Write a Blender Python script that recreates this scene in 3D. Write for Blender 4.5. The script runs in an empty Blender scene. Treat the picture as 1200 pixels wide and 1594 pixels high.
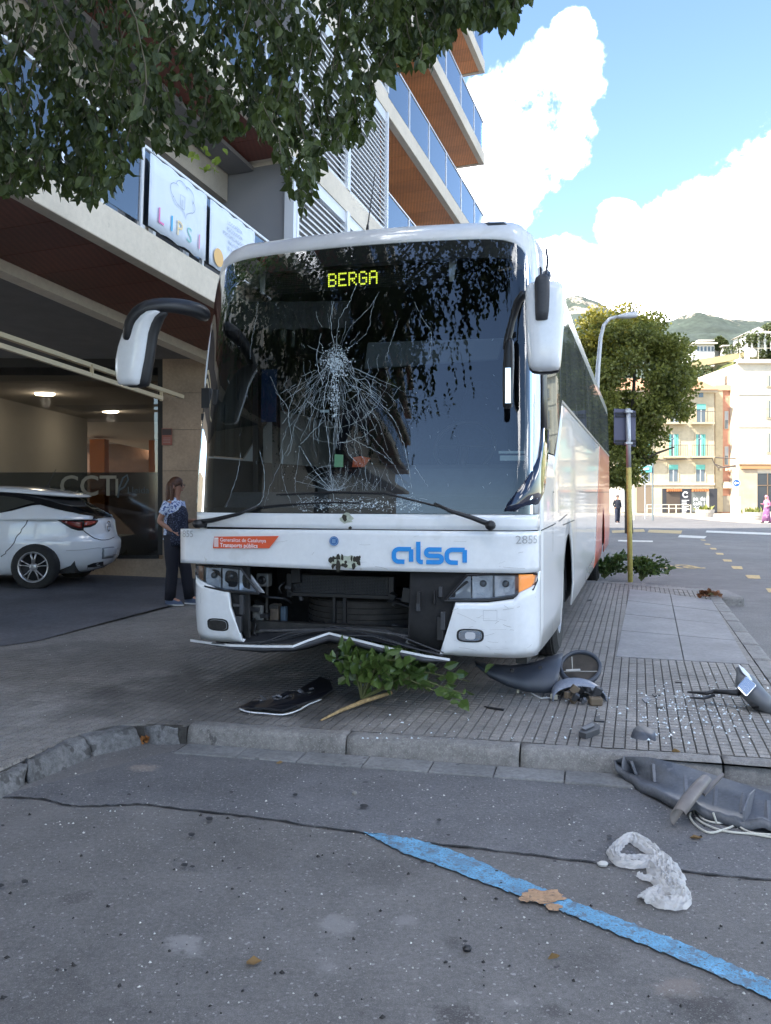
import bpy, math, random
import numpy as np
from mathutils import Vector, Matrix, Euler
from math import sin, cos, pi, radians, sqrt, atan2
random.seed(7); rng = np.random.default_rng(7)
S = bpy.context.scene
C = S.collection
# ------------------------------------------------------------------ camera, sky, sun, exposure
F, H, HY, CX = 1350.0, 1.62, 766.0, 600.0
cam_d = bpy.data.cameras.new('camera'); cam = bpy.data.objects.new('camera', cam_d); C.objects.link(cam)
cam.location = (0, 0, H); cam.rotation_euler = (radians(90), 0, 0)
cam_d.sensor_fit = 'HORIZONTAL'; cam_d.sensor_width = 36; cam_d.lens = 36*F/1200
cam_d.shift_y = -(797-HY)/1200; cam_d.clip_start = .05; cam_d.clip_end = 6000
S.camera = cam
SUN = Vector((-.86, -.46, .86)).normalized()
sd = bpy.data.lights.new('sun', 'SUN'); sun = bpy.data.objects.new('sun', sd); C.objects.link(sun)
sd.energy = 2.5; sd.angle = radians(.5); sd.color = (1, .93, .82)
sun.rotation_euler = SUN.to_track_quat('Z', 'Y').to_euler(); sun.location = (-20, -20, 40)
S.view_settings.view_transform = 'Standard'; S.view_settings.look = 'None'
S.view_settings.exposure = 2.45; S.view_settings.gamma = 1
S.view_settings.use_curve_mapping = False
try:
    S.cycles.max_bounces = 8; S.cycles.transparent_max_bounces = 16; S.cycles.use_denoising = True
    S.cycles.sample_clamp_indirect = 6
except Exception: pass

def P(px, py, D): return Vector(((px-CX)/F*D, D, H-(py-HY)/F*D))
def G(px, py, z=0.0):
    D = (H-z)*F/(py-HY); return Vector(((px-CX)/F*D, D, z))

W = bpy.data.worlds.new('World'); S.world = W; W.use_nodes = True
def make_world():
    nt = W.node_tree; N = nt.nodes; L = nt.links
    N.clear()
    out = N.new('ShaderNodeOutputWorld')
    sky = N.new('ShaderNodeTexSky'); sky.sky_type = 'NISHITA'; sky.sun_disc = False
    sky.sun_elevation = math.asin(SUN.z); sky.sun_rotation = math.atan2(SUN.x, SUN.y)
    sky.air_density = 1.0; sky.dust_density = .35; sky.ozone_density = 2.6; sky.altitude = 600
    bg = N.new('ShaderNodeBackground'); bg.inputs[1].default_value = .075
    bc = N.new('ShaderNodeBackground'); bc.inputs[0].default_value = (1, 1, 1, 1); bc.inputs[1].default_value = 2.0
    geo = N.new('ShaderNodeTexCoord')
    def math_(op, a, b=None, clamp=False):
        m = N.new('ShaderNodeMath'); m.operation = op; m.use_clamp = clamp
        for i, v in enumerate((a, b)):
            if v is None: continue
            if isinstance(v, (int, float)): m.inputs[i].default_value = v
            else: L.new(v, m.inputs[i])
        return m.outputs[0]
    n1 = N.new('ShaderNodeTexNoise'); n1.inputs['Scale'].default_value = 11; n1.inputs['Detail'].default_value = 9
    n1.inputs['Roughness'].default_value = .62; n1.inputs['Distortion'].default_value = .25
    L.new(geo.outputs['Generated'], n1.inputs['Vector'])
    blobs = [(888, 55, 32), (866, 118, 62), (820, 185, 84), (775, 258, 80), (735, 330, 56), (785, 318, 42),
             (1050, 410, 92), (1160, 385, 100), (1260, 340, 130), (965, 352, 36), (1010, 485, 120), (1180, 455, 140),
             (880, 455, 70), (900, 500, 60), (760, 150, 30)]
    acc = None
    for (px, py, r) in blobs:
        if r == 0: continue
        d = P(px, py, 1) - Vector((0, 0, H)); d.normalize()
        vm = N.new('ShaderNodeVectorMath'); vm.operation = 'DOT_PRODUCT'
        L.new(geo.outputs['Generated'], vm.inputs[0]); vm.inputs[1].default_value = d
        mr = N.new('ShaderNodeMapRange'); mr.interpolation_type = 'SMOOTHSTEP'
        mr.inputs['From Min'].default_value = cos(1.5*r/F); mr.inputs['From Max'].default_value = cos(.3*r/F)
        L.new(vm.outputs['Value'], mr.inputs['Value'])
        acc = mr.outputs[0] if acc is None else math_('MAXIMUM', acc, mr.outputs[0])
    # unseen clouds outside the frame, added for more neutral ambient light
    n2 = N.new('ShaderNodeTexNoise'); n2.inputs['Scale'].default_value = 2.3; n2.inputs['Detail'].default_value = 2
    L.new(geo.outputs['Generated'], n2.inputs['Vector'])
    mr2 = N.new('ShaderNodeMapRange'); mr2.interpolation_type = 'SMOOTHSTEP'
    mr2.inputs['From Min'].default_value = .50; mr2.inputs['From Max'].default_value = .66
    L.new(n2.outputs[0], mr2.inputs['Value'])
    vmf = N.new('ShaderNodeVectorMath'); vmf.operation = 'DOT_PRODUCT'; L.new(geo.outputs['Generated'], vmf.inputs[0]); vmf.inputs[1].default_value = Vector((.3, .8, .5)).normalized()
    mrf = N.new('ShaderNodeMapRange'); mrf.interpolation_type = 'SMOOTHSTEP'; mrf.inputs['From Min'].default_value = .75; mrf.inputs['From Max'].default_value = .88; mrf.inputs['To Min'].default_value = 1; mrf.inputs['To Max'].default_value = 0; L.new(vmf.outputs['Value'], mrf.inputs['Value'])
    acc = math_('MAXIMUM', acc, math_('MULTIPLY', mr2.outputs[0], mrf.outputs[0]))
    # a clear patch of sky low in the direction behind the camera
    d = Vector((-.42, -.87, .33)).normalized(); vm = N.new('ShaderNodeVectorMath'); vm.operation = 'DOT_PRODUCT'; L.new(geo.outputs['Generated'], vm.inputs[0]); vm.inputs[1].default_value = d
    mr3 = N.new('ShaderNodeMapRange'); mr3.interpolation_type = 'SMOOTHSTEP'; mr3.inputs['From Min'].default_value = .80; mr3.inputs['From Max'].default_value = .92; L.new(vm.outputs['Value'], mr3.inputs['Value'])
    acc = math_('SUBTRACT', acc, math_('MULTIPLY', mr3.outputs[0], 1.6))
    ns = math_('MULTIPLY', math_('SUBTRACT', n1.outputs[0], .5), 2.5)
    tot = math_('ADD', acc, ns)
    fin = N.new('ShaderNodeMapRange'); fin.interpolation_type = 'SMOOTHSTEP'
    fin.inputs['From Min'].default_value = .46; fin.inputs['From Max'].default_value = 1.05
    L.new(tot, fin.inputs['Value'])
    mx = N.new('ShaderNodeMixShader')
    L.new(sky.outputs[0], bg.inputs[0]); L.new(fin.outputs[0], mx.inputs[0])
    L.new(bg.outputs[0], mx.inputs[1]); L.new(bc.outputs[0], mx.inputs[2]); L.new(mx.outputs[0], out.inputs[0])
make_world()

# ------------------------------------------------------------------ materials
MATS = {}
def mat(name, col, rough=.6, metal=0, spec=.5, coat=0, noise=None, bump=None, var=None, emis=None, trans=0, alpha=1, extra=None, sub=0):
    """noise=(scale, amount[,detail]): multiplies the colour; bump=(scale, strength, distance)."""
    if name in MATS: return MATS[name]
    m = bpy.data.materials.new(name); m.use_nodes = True; MATS[name] = m
    nt = m.node_tree; N = nt.nodes; L = nt.links; b = N['Principled BSDF']
    b.inputs['Base Color'].default_value = (*col, 1); b.inputs['Roughness'].default_value = rough
    b.inputs['Metallic'].default_value = metal; b.inputs['Specular IOR Level'].default_value = spec
    b.inputs['Coat Weight'].default_value = coat; b.inputs['Coat Roughness'].default_value = .04
    b.inputs['Transmission Weight'].default_value = trans; b.inputs['Alpha'].default_value = alpha
    if emis: b.inputs['Emission Color'].default_value = (*emis[0], 1); b.inputs['Emission Strength'].default_value = emis[1]
    geo = N.new('ShaderNodeNewGeometry'); pos = geo.outputs['Position']
    cs = None
    def mul(sock_or_none, fac_socket, lo, hi):
        mr = N.new('ShaderNodeMapRange'); mr.inputs['From Min'].default_value = .3; mr.inputs['From Max'].default_value = .7
        mr.inputs['To Min'].default_value = lo; mr.inputs['To Max'].default_value = hi; L.new(fac_socket, mr.inputs['Value'])
        mx = N.new('ShaderNodeMix'); mx.data_type = 'RGBA'; mx.blend_type = 'MULTIPLY'; mx.inputs[0].default_value = 1
        if sock_or_none is None: mx.inputs[6].default_value = (*col, 1)
        else: L.new(sock_or_none, mx.inputs[6])
        L.new(mr.outputs[0], mx.inputs[7]); return mx.outputs[2]
    for nz in (noise or []) if isinstance(noise, list) else ([noise] if noise else []):
        n = N.new('ShaderNodeTexNoise'); n.inputs['Scale'].default_value = nz[0]; n.inputs['Detail'].default_value = nz[2] if len(nz) > 2 else 5
        n.inputs['Roughness'].default_value = .65
        L.new(pos, n.inputs['Vector']); cs = mul(cs, n.outputs[0], 1-nz[1], 1+nz[1])
    if var:
        oi = N.new('ShaderNodeObjectInfo')
        mr = N.new('ShaderNodeMapRange'); mr.inputs['From Min'].default_value = 0; mr.inputs['From Max'].default_value = 1
        mr.inputs['To Min'].default_value = 1-var; mr.inputs['To Max'].default_value = 1+var; L.new(oi.outputs['Random'], mr.inputs['Value'])
        mx = N.new('ShaderNodeMix'); mx.data_type = 'RGBA'; mx.blend_type = 'MULTIPLY'; mx.inputs[0].default_value = 1
        if cs is None: mx.inputs[6].default_value = (*col, 1)
        else: L.new(cs, mx.inputs[6])
        L.new(mr.outputs[0], mx.inputs[7]); cs = mx.outputs[2]
    if extra: cs = extra(N, L, pos, cs, b)
    if cs is not None: L.new(cs, b.inputs['Base Color'])
    if bump:
        n = N.new('ShaderNodeTexNoise'); n.inputs['Scale'].default_value = bump[0]; n.inputs['Detail'].default_value = 6
        n.inputs['Roughness'].default_value = .7; L.new(pos, n.inputs['Vector'])
        bp = N.new('ShaderNodeBump'); bp.inputs['Strength'].default_value = bump[1]; bp.inputs['Distance'].default_value = bump[2]
        L.new(n.outputs[0], bp.inputs['Height']); L.new(bp.outputs[0], b.inputs['Normal'])
    return m

def speckle(scale, thr, colr, amt=1, tex='noise'):
    """adds sparse flecks of a second colour"""
    def f(N, L, pos, cs, b):
        if tex == 'noise':
            n = N.new('ShaderNodeTexNoise'); n.inputs['Scale'].default_value = scale; n.inputs['Detail'].default_value = 3; o = n.outputs[0]
        else:
            n = N.new('ShaderNodeTexVoronoi'); n.inputs['Scale'].default_value = scale; o = n.outputs['Color']
            sp = N.new('ShaderNodeSeparateColor'); L.new(o, sp.inputs[0]); o = sp.outputs[0]
        L.new(pos, n.inputs['Vector'])
        mr = N.new('ShaderNodeMapRange'); mr.inputs['From Min'].default_value = thr; mr.inputs['From Max'].default_value = thr+.04
        mr.inputs['To Max'].default_value = amt; L.new(o, mr.inputs['Value'])
        mx = N.new('ShaderNodeMix'); mx.data_type = 'RGBA'; L.new(mr.outputs[0], mx.inputs[0])
        if cs is None: mx.inputs[6].default_value = b.inputs['Base Color'].default_value
        else: L.new(cs, mx.inputs[6])
        mx.inputs[7].default_value = (*colr, 1); return mx.outputs[2]
    return f
def chain(*fs):
    def f(N, L, pos, cs, b):
        for g in fs: cs = g(N, L, pos, cs, b)
        return cs
    return f

def glass(name, tint, refl=.1, rough=.0, ior=1.5, boost=1.0, gc=(.95, .97, 1)):
    """thin sheet: sees through with a tint, mirrors by fresnel"""
    m = bpy.data.materials.new(name); m.use_nodes = True; MATS[name] = m
    nt = m.node_tree; N = nt.nodes; L = nt.links; N.clear()
    o = N.new('ShaderNodeOutputMaterial'); t = N.new('ShaderNodeBsdfTransparent'); t.inputs[0].default_value = (*tint, 1)
    g = N.new('ShaderNodeBsdfGlossy'); g.inputs['Roughness'].default_value = rough; g.inputs[0].default_value = (*gc, 1)
    fr = N.new('ShaderNodeFresnel'); fr.inputs[0].default_value = ior
    a = N.new('ShaderNodeMath'); a.operation = 'MULTIPLY_ADD'; a.inputs[1].default_value = boost; a.inputs[2].default_value = refl; a.use_clamp = True
    L.new(fr.outputs[0], a.inputs[0])
    mx = N.new('ShaderNodeMixShader'); L.new(a.outputs[0], mx.inputs[0]); L.new(t.outputs[0], mx.inputs[1]); L.new(g.outputs[0], mx.inputs[2])
    L.new(mx.outputs[0], o.inputs[0]); return m

def leafmat(name, a, b_, trans=.35, rough=.45, scale=3.0):
    m = bpy.data.materials.new(name); m.use_nodes = True; MATS[name] = m
    nt = m.node_tree; N = nt.nodes; L = nt.links; p = N['Principled BSDF']; o = [n for n in N if n.type == 'OUTPUT_MATERIAL'][0]
    geo = N.new('ShaderNodeNewGeometry'); n = N.new('ShaderNodeTexNoise'); n.inputs['Scale'].default_value = scale; n.inputs['Detail'].default_value = 4
    L.new(geo.outputs['Position'], n.inputs['Vector'])
    ri = geo.outputs['Random Per Island']
    ad = N.new('ShaderNodeMath'); ad.operation = 'MULTIPLY_ADD'; ad.inputs[1].default_value = .55; L.new(ri, ad.inputs[0])
    sc = N.new('ShaderNodeMath'); sc.operation = 'MULTIPLY_ADD'; sc.inputs[1].default_value = 1.6; sc.inputs[2].default_value = -.62
    L.new(n.outputs[0], sc.inputs[0]); L.new(sc.outputs[0], ad.inputs[2])
    mx = N.new('ShaderNodeMix'); mx.data_type = 'RGBA'; mx.clamp_factor = True
    L.new(ad.outputs[0], mx.inputs[0]); mx.inputs[6].default_value = (*a, 1); mx.inputs[7].default_value = (*b_, 1)
    L.new(mx.outputs[2], p.inputs['Base Color']); p.inputs['Roughness'].default_value = rough
    tr = N.new('ShaderNodeBsdfTranslucent'); L.new(mx.outputs[2], tr.inputs[0])
    ms = N.new('ShaderNodeMixShader'); ms.inputs[0].default_value = trans
    L.new(p.outputs[0], ms.inputs[1]); L.new(tr.outputs[0], ms.inputs[2]); L.new(ms.outputs[0], o.inputs[0]); return m

# ------------------------------------------------------------------ mesh helpers
class MB:
    def __init__(s): s.v = []; s.f = []; s.m = []
    def add(s, vs, fs, mi=0):
        o = len(s.v); s.v += [tuple(v) for v in vs]; s.f += [tuple(i+o for i in f) for f in fs]; s.m += [mi]*len(fs); return s
    def box(s, c, d, rot=None, mi=0):
        x, y, z = d[0]/2, d[1]/2, d[2]/2
        vs = [Vector(p) for p in ((-x,-y,-z),(x,-y,-z),(x,y,-z),(-x,y,-z),(-x,-y,z),(x,-y,z),(x,y,z),(-x,y,z))]
        if rot is not None: vs = [rot @ v for v in vs]
        c = Vector(c)
        return s.add([v+c for v in vs], [(0,3,2,1),(4,5,6,7),(0,1,5,4),(1,2,6,5),(2,3,7,6),(3,0,4,7)], mi)
    def bb(s, x0, x1, y0, y1, z0, z1, mi=0): return s.box(((x0+x1)/2,(y0+y1)/2,(z0+z1)/2), (abs(x1-x0),abs(y1-y0),abs(z1-z0)), None, mi)
    def tube(s, pts, r, n=8, cap=True, mi=0, flat=1.0):
        pts = [Vector(p) for p in pts]; k = len(pts)
        rs = r if isinstance(r, (list, tuple)) else [r]*k
        up = None; rings = []
        for i, p in enumerate(pts):
            t = (pts[min(i+1, k-1)]-pts[max(i-1, 0)])
            if t.length < 1e-9: t = Vector((0,0,1))
            t.normalize()
            if up is None:
                up = Vector((0,0,1)) if abs(t.z) < .9 else Vector((0,1,0))
            a = t.cross(up); 
            if a.length < 1e-6: a = t.cross(Vector((1,0,0)))
            a.normalize(); b = a.cross(t); up = b
            rings.append([p + a*cos(2*pi*j/n)*rs[i] + b*sin(2*pi*j/n)*rs[i]*flat for j in range(n)])
        vs = [q for g in rings for q in g]; fs = []
        for i in range(k-1):
            for j in range(n): fs.append((i*n+j, i*n+(j+1)%n, (i+1)*n+(j+1)%n, (i+1)*n+j))
        if cap: fs.append(tuple(range(n-1,-1,-1))); fs.append(tuple((k-1)*n+j for j in range(n)))
        return s.add(vs, fs, mi)
    def prism(s, poly, vec, mi=0):
        n = len(poly); v = Vector(vec); a = [Vector(p) for p in poly]
        return s.add(a+[p+v for p in a], [tuple(range(n-1,-1,-1)), tuple(range(n, 2*n))]+[(i,(i+1)%n,n+(i+1)%n,n+i) for i in range(n)], mi)
    def disc_ring(s, prof, c, ax='x', n=24, mi=0):
        """lathe: prof=[(axial, radius)], closed between ends"""
        vs = []; fs = []
        for (a, r) in prof:
            for j in range(n):
                t = 2*pi*j/n
                p = {'x': (a, r*cos(t), r*sin(t)), 'y': (r*cos(t), a, r*sin(t)), 'z': (r*cos(t), r*sin(t), a)}[ax]
                vs.append(Vector(p)+Vector(c))
        for i in range(len(prof)-1):
            for j in range(n): fs.append((i*n+j, i*n+(j+1)%n, (i+1)*n+(j+1)%n, (i+1)*n+j))
        return s.add(vs, fs, mi)
    def build(s, name, m, parent=None, smooth=False, kind=None, label=None, bevel=0, sub=0, solid=0):
        me = bpy.data.meshes.new(name); me.from_pydata([tuple(v) for v in s.v], [], s.f)
        ms = m if isinstance(m, (list, tuple)) else [m]
        for x in ms: me.materials.append(x)
        if len(ms) > 1: me.polygons.foreach_set('material_index', s.m)
        if smooth: me.polygons.foreach_set('use_smooth', [True]*len(me.polygons))
        me.update()
        return link(name, me, parent, kind, label, bevel, sub, solid)
def link(name, me, parent=None, kind=None, label=None, bevel=0, sub=0, solid=0):
    o = bpy.data.objects.new(name, me); C.objects.link(o)
    if parent is not None: o.parent = parent
    if kind: o['kind'] = kind
    if label: o['label'] = label
    if solid: q = o.modifiers.new('solid', 'SOLIDIFY'); q.thickness = solid; q.offset = -1
    if bevel: q = o.modifiers.new('bevel', 'BEVEL'); q.width = bevel; q.segments = 2; q.limit_method = 'ANGLE'
    if sub: q = o.modifiers.new('sub', 'SUBSURF'); q.levels = sub; q.render_levels = sub
    return o
def thing(name, label, cat, loc=(0,0,0), rotz=0, group=None):
    o = bpy.data.objects.new(name, None); C.objects.link(o); o.location = loc; o.rotation_euler = (0,0,rotz)
    o.empty_display_size = .2
    return tag(o, label, cat, group)
def tag(o, label, cat, group=None):
    o['label'] = label; o['category'] = cat
    if group: o['group'] = group
    return o
def struct(o): o['kind'] = 'structure'; return o
def clone(src, parent=None, loc=None, rot=None, scale=None):
    c = src.copy(); C.objects.link(c)
    if parent is not None: c.parent = parent
    if loc is not None: c.location = loc
    if rot is not None: c.rotation_euler = rot
    if scale is not None: c.scale = scale
    return c
def clone_tree(src, loc=None, rot=None, label=None, parent=None):
    c = clone(src, parent, loc, rot)
    if label: c['label'] = label
    for ch in list(src.children): clone_tree(ch, parent=c)
    return c
def npmesh(name, V, Fc, m, parent=None, smooth=False, kind=None):
    """V (n,3), Fc (k, c) numpy arrays"""
    me = bpy.data.meshes.new(name); n, k, c = len(V), len(Fc), Fc.shape[1]
    me.vertices.add(n); me.vertices.foreach_set('co', np.asarray(V, dtype=np.float32).ravel())
    me.loops.add(k*c); me.loops.foreach_set('vertex_index', np.asarray(Fc, dtype=np.int32).ravel())
    me.polygons.add(k); me.polygons.foreach_set('loop_start', np.arange(0, k*c, c, dtype=np.int32))
    me.polygons.foreach_set('use_smooth', np.full(k, smooth))
    me.update(calc_edges=True); me.validate()
    for x in (m if isinstance(m, (list, tuple)) else [m]): me.materials.append(x)
    return link(name, me, parent, kind)
_tc = {}
def text_geo(s, size=1.0, align='LEFT', bold=0):
    key = (s, size, align, bold)
    if key in _tc: return _tc[key]
    cu = bpy.data.curves.new('t', 'FONT'); cu.body = s; cu.size = size; cu.align_x = align; cu.offset = bold*size; cu.resolution_u = 3
    ob = bpy.data.objects.new('t', cu); C.objects.link(ob)
    dg = bpy.context.evaluated_depsgraph_get(); me = ob.evaluated_get(dg).to_mesh()
    vs = [(v.co.x, v.co.y) for v in me.vertices]; fs = [tuple(p.vertices) for p in me.polygons]
    ob.evaluated_get(dg).to_mesh_clear(); bpy.data.objects.remove(ob); bpy.data.curves.remove(cu)
    _tc[key] = (vs, fs); return vs, fs
def text_on(mb, s, size, fn, align='LEFT', bold=0, mi=0):
    vs, fs = text_geo(s, size, align, bold); mb.add([fn(x, y) for x, y in vs], fs, mi)
def stroke(mb, pts, w, fn, closed=False, mi=0):
    """flat ribbon through 2D points mapped by fn, mitred"""
    n = len(pts); L_, R_ = [], []
    for i in range(n):
        a = Vector(pts[(i-1) % n] if closed else pts[max(i-1, 0)]); b = Vector(pts[(i+1) % n] if closed else pts[min(i+1, n-1)])
        t = (b-a); t = t.normalized() if t.length > 1e-9 else Vector((1, 0)); nn = Vector((-t.y, t.x)); p = Vector(pts[i])
        L_.append(fn(*(p+nn*w/2))); R_.append(fn(*(p-nn*w/2)))
    fs = [(i, i+1, n+i+1, n+i) for i in range(n-1)]
    if closed: fs.append((n-1, 0, n, 2*n-1))
    mb.add(L_+R_, [f[::-1] for f in fs], mi)
def arcpts(cx, cy, rx, ry, a0, a1, n=10): return [(cx+rx*cos(radians(a0+(a1-a0)*i/n)), cy+ry*sin(radians(a0+(a1-a0)*i/n))) for i in range(n+1)]
def leaf_arrays(pos, direc, size, droop=.15, width=.42, seed=1):
    """pos (n,3), direc (n,3) unit, size (n) -> V, F of folded pointed leaves (6 verts, 4 tris->2 quads + 2 tris as quads degenerate avoided)"""
    r = np.random.default_rng(seed); n = len(pos)
    rnd = r.normal(size=(n, 3)); side = np.cross(direc, rnd); side /= np.linalg.norm(side, axis=1)[:, None]+1e-9
    nor = np.cross(side, direc)
    L_ = size[:, None]
    def q(a, b, c): return pos + direc*L_*a + side*L_*b*width + nor*L_*c
    V = np.stack([q(0, 0, 0), q(.3, .85, .07), q(.3, 0, 0), q(.3, -.85, .07), q(.68, .62, .04), q(.68, 0, -.03), q(.68, -.62, .04), q(1, 0, -droop)], 1).reshape(-1, 3)
    f = np.array([[0, 2, 1], [0, 3, 2], [1, 2, 5], [1, 5, 4], [2, 3, 6], [2, 6, 5], [4, 5, 7], [5, 6, 7]])
    Fc = (np.arange(n)[:, None, None]*8 + f[None]).reshape(-1, 3)
    return V, Fc
UPV = Vector((.005, .085, 1)).normalized()
# ------------------------------------------------------------------ ground
def stain(cx, cy, r, amt, soft=.6):
    """dark oily stain with its own shape, centred at a place on the ground"""
    def f(N, L, pos, cs, b):
        vm = N.new('ShaderNodeVectorMath'); vm.operation = 'DISTANCE'; L.new(pos, vm.inputs[0]); vm.inputs[1].default_value = (cx, cy, .12)
        n = N.new('ShaderNodeTexNoise'); n.inputs['Scale'].default_value = 2.2; n.inputs['Detail'].default_value = 5; L.new(pos, n.inputs['Vector'])
        a = N.new('ShaderNodeMath'); a.operation = 'MULTIPLY_ADD'; a.inputs[1].default_value = 1.6*r; a.inputs[2].default_value = -.8*r; L.new(n.outputs[0], a.inputs[0])
        s = N.new('ShaderNodeMath'); s.operation = 'ADD'; L.new(vm.outputs['Value'], s.inputs[0]); L.new(a.outputs[0], s.inputs[1])
        mr = N.new('ShaderNodeMapRange'); mr.interpolation_type = 'SMOOTHSTEP'; mr.inputs['From Min'].default_value = r*(1-soft); mr.inputs['From Max'].default_value = r
        mr.inputs['To Min'].default_value = 1-amt; mr.inputs['To Max'].default_value = 1; L.new(s.outputs[0], mr.inputs['Value'])
        mx = N.new('ShaderNodeMix'); mx.data_type = 'RGBA'; mx.blend_type = 'MULTIPLY'; mx.inputs[0].default_value = 1
        if cs is None: mx.inputs[6].default_value = b.inputs['Base Color'].default_value
        else: L.new(cs, mx.inputs[6])
        L.new(mr.outputs[0], mx.inputs[7]); return mx.outputs[2]
    return f
def tint(cx, cy, r, colr, amt, z=0):
    g = G(cx, cy, z)
    def f(N, L, pos, cs, b):
        vm = N.new('ShaderNodeVectorMath'); vm.operation = 'DISTANCE'; L.new(pos, vm.inputs[0]); vm.inputs[1].default_value = g
        n = N.new('ShaderNodeTexNoise'); n.inputs['Scale'].default_value = 9; n.inputs['Detail'].default_value = 7; n.inputs['Roughness'].default_value = .75; L.new(pos, n.inputs['Vector'])
        a = N.new('ShaderNodeMath'); a.operation = 'MULTIPLY_ADD'; a.inputs[1].default_value = 3.2*r; a.inputs[2].default_value = -1.6*r; L.new(n.outputs[0], a.inputs[0])
        s_ = N.new('ShaderNodeMath'); s_.operation = 'ADD'; L.new(vm.outputs['Value'], s_.inputs[0]); L.new(a.outputs[0], s_.inputs[1])
        mr = N.new('ShaderNodeMapRange'); mr.interpolation_type = 'SMOOTHSTEP'; mr.inputs['From Min'].default_value = r*.3; mr.inputs['From Max'].default_value = r
        mr.inputs['To Min'].default_value = amt; mr.inputs['To Max'].default_value = 0; L.new(s_.outputs[0], mr.inputs['Value'])
        mx = N.new('ShaderNodeMix'); mx.data_type = 'RGBA'; L.new(mr.outputs[0], mx.inputs[0]); L.new(cs, mx.inputs[6]); mx.inputs[7].default_value = (*colr, 1); return mx.outputs[2]
    return f
PALE, DARK_ = (.27, .26, .25), (.055, .05, .048)
stains_fx = [tint(x, y, r, c, a) for x, y, r, c, a in ((283, 1468, .085, PALE, .75), (303, 1480, .06, PALE, .7), (527, 1440, .11, PALE, .6), (632, 1434, .06, PALE, .5), (510, 1505, .06, PALE, .45), (800, 1560, .05, PALE, .5), (1060, 1540, .10, (.30, .24, .2), .4), (225, 1196, .10, (.33, .27, .22), .6),
    (712, 1590, .10, DARK_, .8), (1100, 1575, .13, DARK_, .7), (1060, 1560, .06, DARK_, .7), (860, 1575, .05, DARK_, .6), (120, 1400, .09, DARK_, .5), (700, 1465, .05, DARK_, .5), (930, 1500, .16, DARK_, .3), (600, 1360, .2, DARK_, .3), (80, 1560, .25, DARK_, .35), (400, 1330, .3, DARK_, .25))]
asph_fx = chain(*stains_fx, speckle(260, .79, (.28, .27, .26), .28, 'v'), speckle(120, .965, (.45, .44, .42), .6, 'v'), speckle(18, .71, (.02, .02, .022), .7), speckle(5.2, .72, (.13, .125, .12), .6), speckle(6.5, .735, (.028, .028, .03), .6))
M_ASPH = mat('asphalt', (.142, .134, .128), .85, noise=[(.55, .2), (3.1, .16), (45, .22), (320, .35, 2)], bump=(160, .55, .006), extra=asph_fx)
M_ASPH2 = mat('asphalt_newer', (.120, .117, .120), .85, noise=[(1.5, .22), (5, .1), (60, .25), (330, .3, 2)], bump=(200, .5, .005), extra=asph_fx)
M_DRIVE = mat('driveway_asphalt', (.115, .115, .125), .75, noise=[(.8, .35), (25, .25), (300, .2, 2)], bump=(90, .5, .006))
M_CRACK = mat('tar', (.022, .021, .021), .9, bump=(80, .5, .01))
tile_fx = chain(stain(-1.1, 6.3, 1.3, .5), stain(-2.6, 7.6, 1.4, .3), stain(-.3, 5.9, .7, .3), speckle(170, .8, (.09, .085, .08), .5, 'v'), speckle(9, .72, (.07, .065, .06), .5))
M_TILE = mat('cement_tile', (.24, .222, .204), .8, noise=[(.7, .22), (9, .18), (140, .22, 3)], bump=(220, .35, .003), var=.13, extra=tile_fx)
M_GROUT = mat('grout_dirt', (.05, .047, .043), .95, noise=(30, .4))
M_KERB = mat('kerb_concrete', (.19, .18, .17), .85, noise=[(2.2, .25), (26, .25), (200, .2)], bump=(55, .5, .006), extra=chain(speckle(7, .68, (.055, .052, .05), .7), speckle(150, .83, (.3, .29, .27), .5, 'v')))
M_KERBR = mat('kerb_worn', (.15, .148, .148), .9, noise=[(4, .35), (30, .35), (150, .25)], bump=(28, 1, .02), extra=speckle(9, .6, (.06, .058, .055), .8))
M_GUT = mat('gutter_cement', (.19, .188, .185), .8, noise=[(3, .25), (40, .25)], bump=(120, .4, .004), extra=speckle(12, .66, (.05, .05, .05), .6))
M_SLAB = mat('smooth_concrete', (.215, .208, .208), .75, noise=[(1.6, .2), (22, .15), (210, .12)], bump=(90, .3, .003), extra=chain(speckle(14, .7, (.08, .075, .075), .5), speckle(5, .68, (.28, .26, .25), .35)))
M_BLUE = mat('blue_road_paint', (.13, .35, .54), .75, noise=[(5, .2), (14, .22), (120, .2)], bump=(170, .6, .006), extra=chain(speckle(95, .57, (.12, .12, .13), .8), speckle(11, .58, (.12, .19, .26), .55), speckle(24, .57, (.12, .15, .18), .7), speckle(330, .54, (.13, .15, .17), .6)))
M_YEL = mat('yellow_road_paint', (.52, .37, .16), .75, noise=[(10, .25), (90, .2)], extra=speckle(40, .6, (.12, .11, .09), .7))
M_WHT = mat('white_road_paint', (.6, .58, .52), .75, noise=[(10, .25)], extra=speckle(30, .62, (.15, .14, .13), .7))

def ground_z(Y):
    t = min(max((Y-35)/25, 0), 1); return -.35*t*t*(3-2*t)
ys = [-300, -60, -20, 0, 4, 10, 20, 30] + [35+i*2.5 for i in range(11)] + [75, 100, 160, 400, 1500, 3500]
xs = [-1800, -400, -100, -40, -20, -8, 0, 8, 20, 40, 100, 400, 1800]
V = [(x, y, ground_z(y)) for y in ys for x in xs]; nx = len(xs)
road = MB().add(V, [(j*nx+i, j*nx+i+1, (j+1)*nx+i+1, (j+1)*nx+i) for j in range(len(ys)-1) for i in range(nx-1)]).build('road', M_ASPH)
struct(road)
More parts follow.
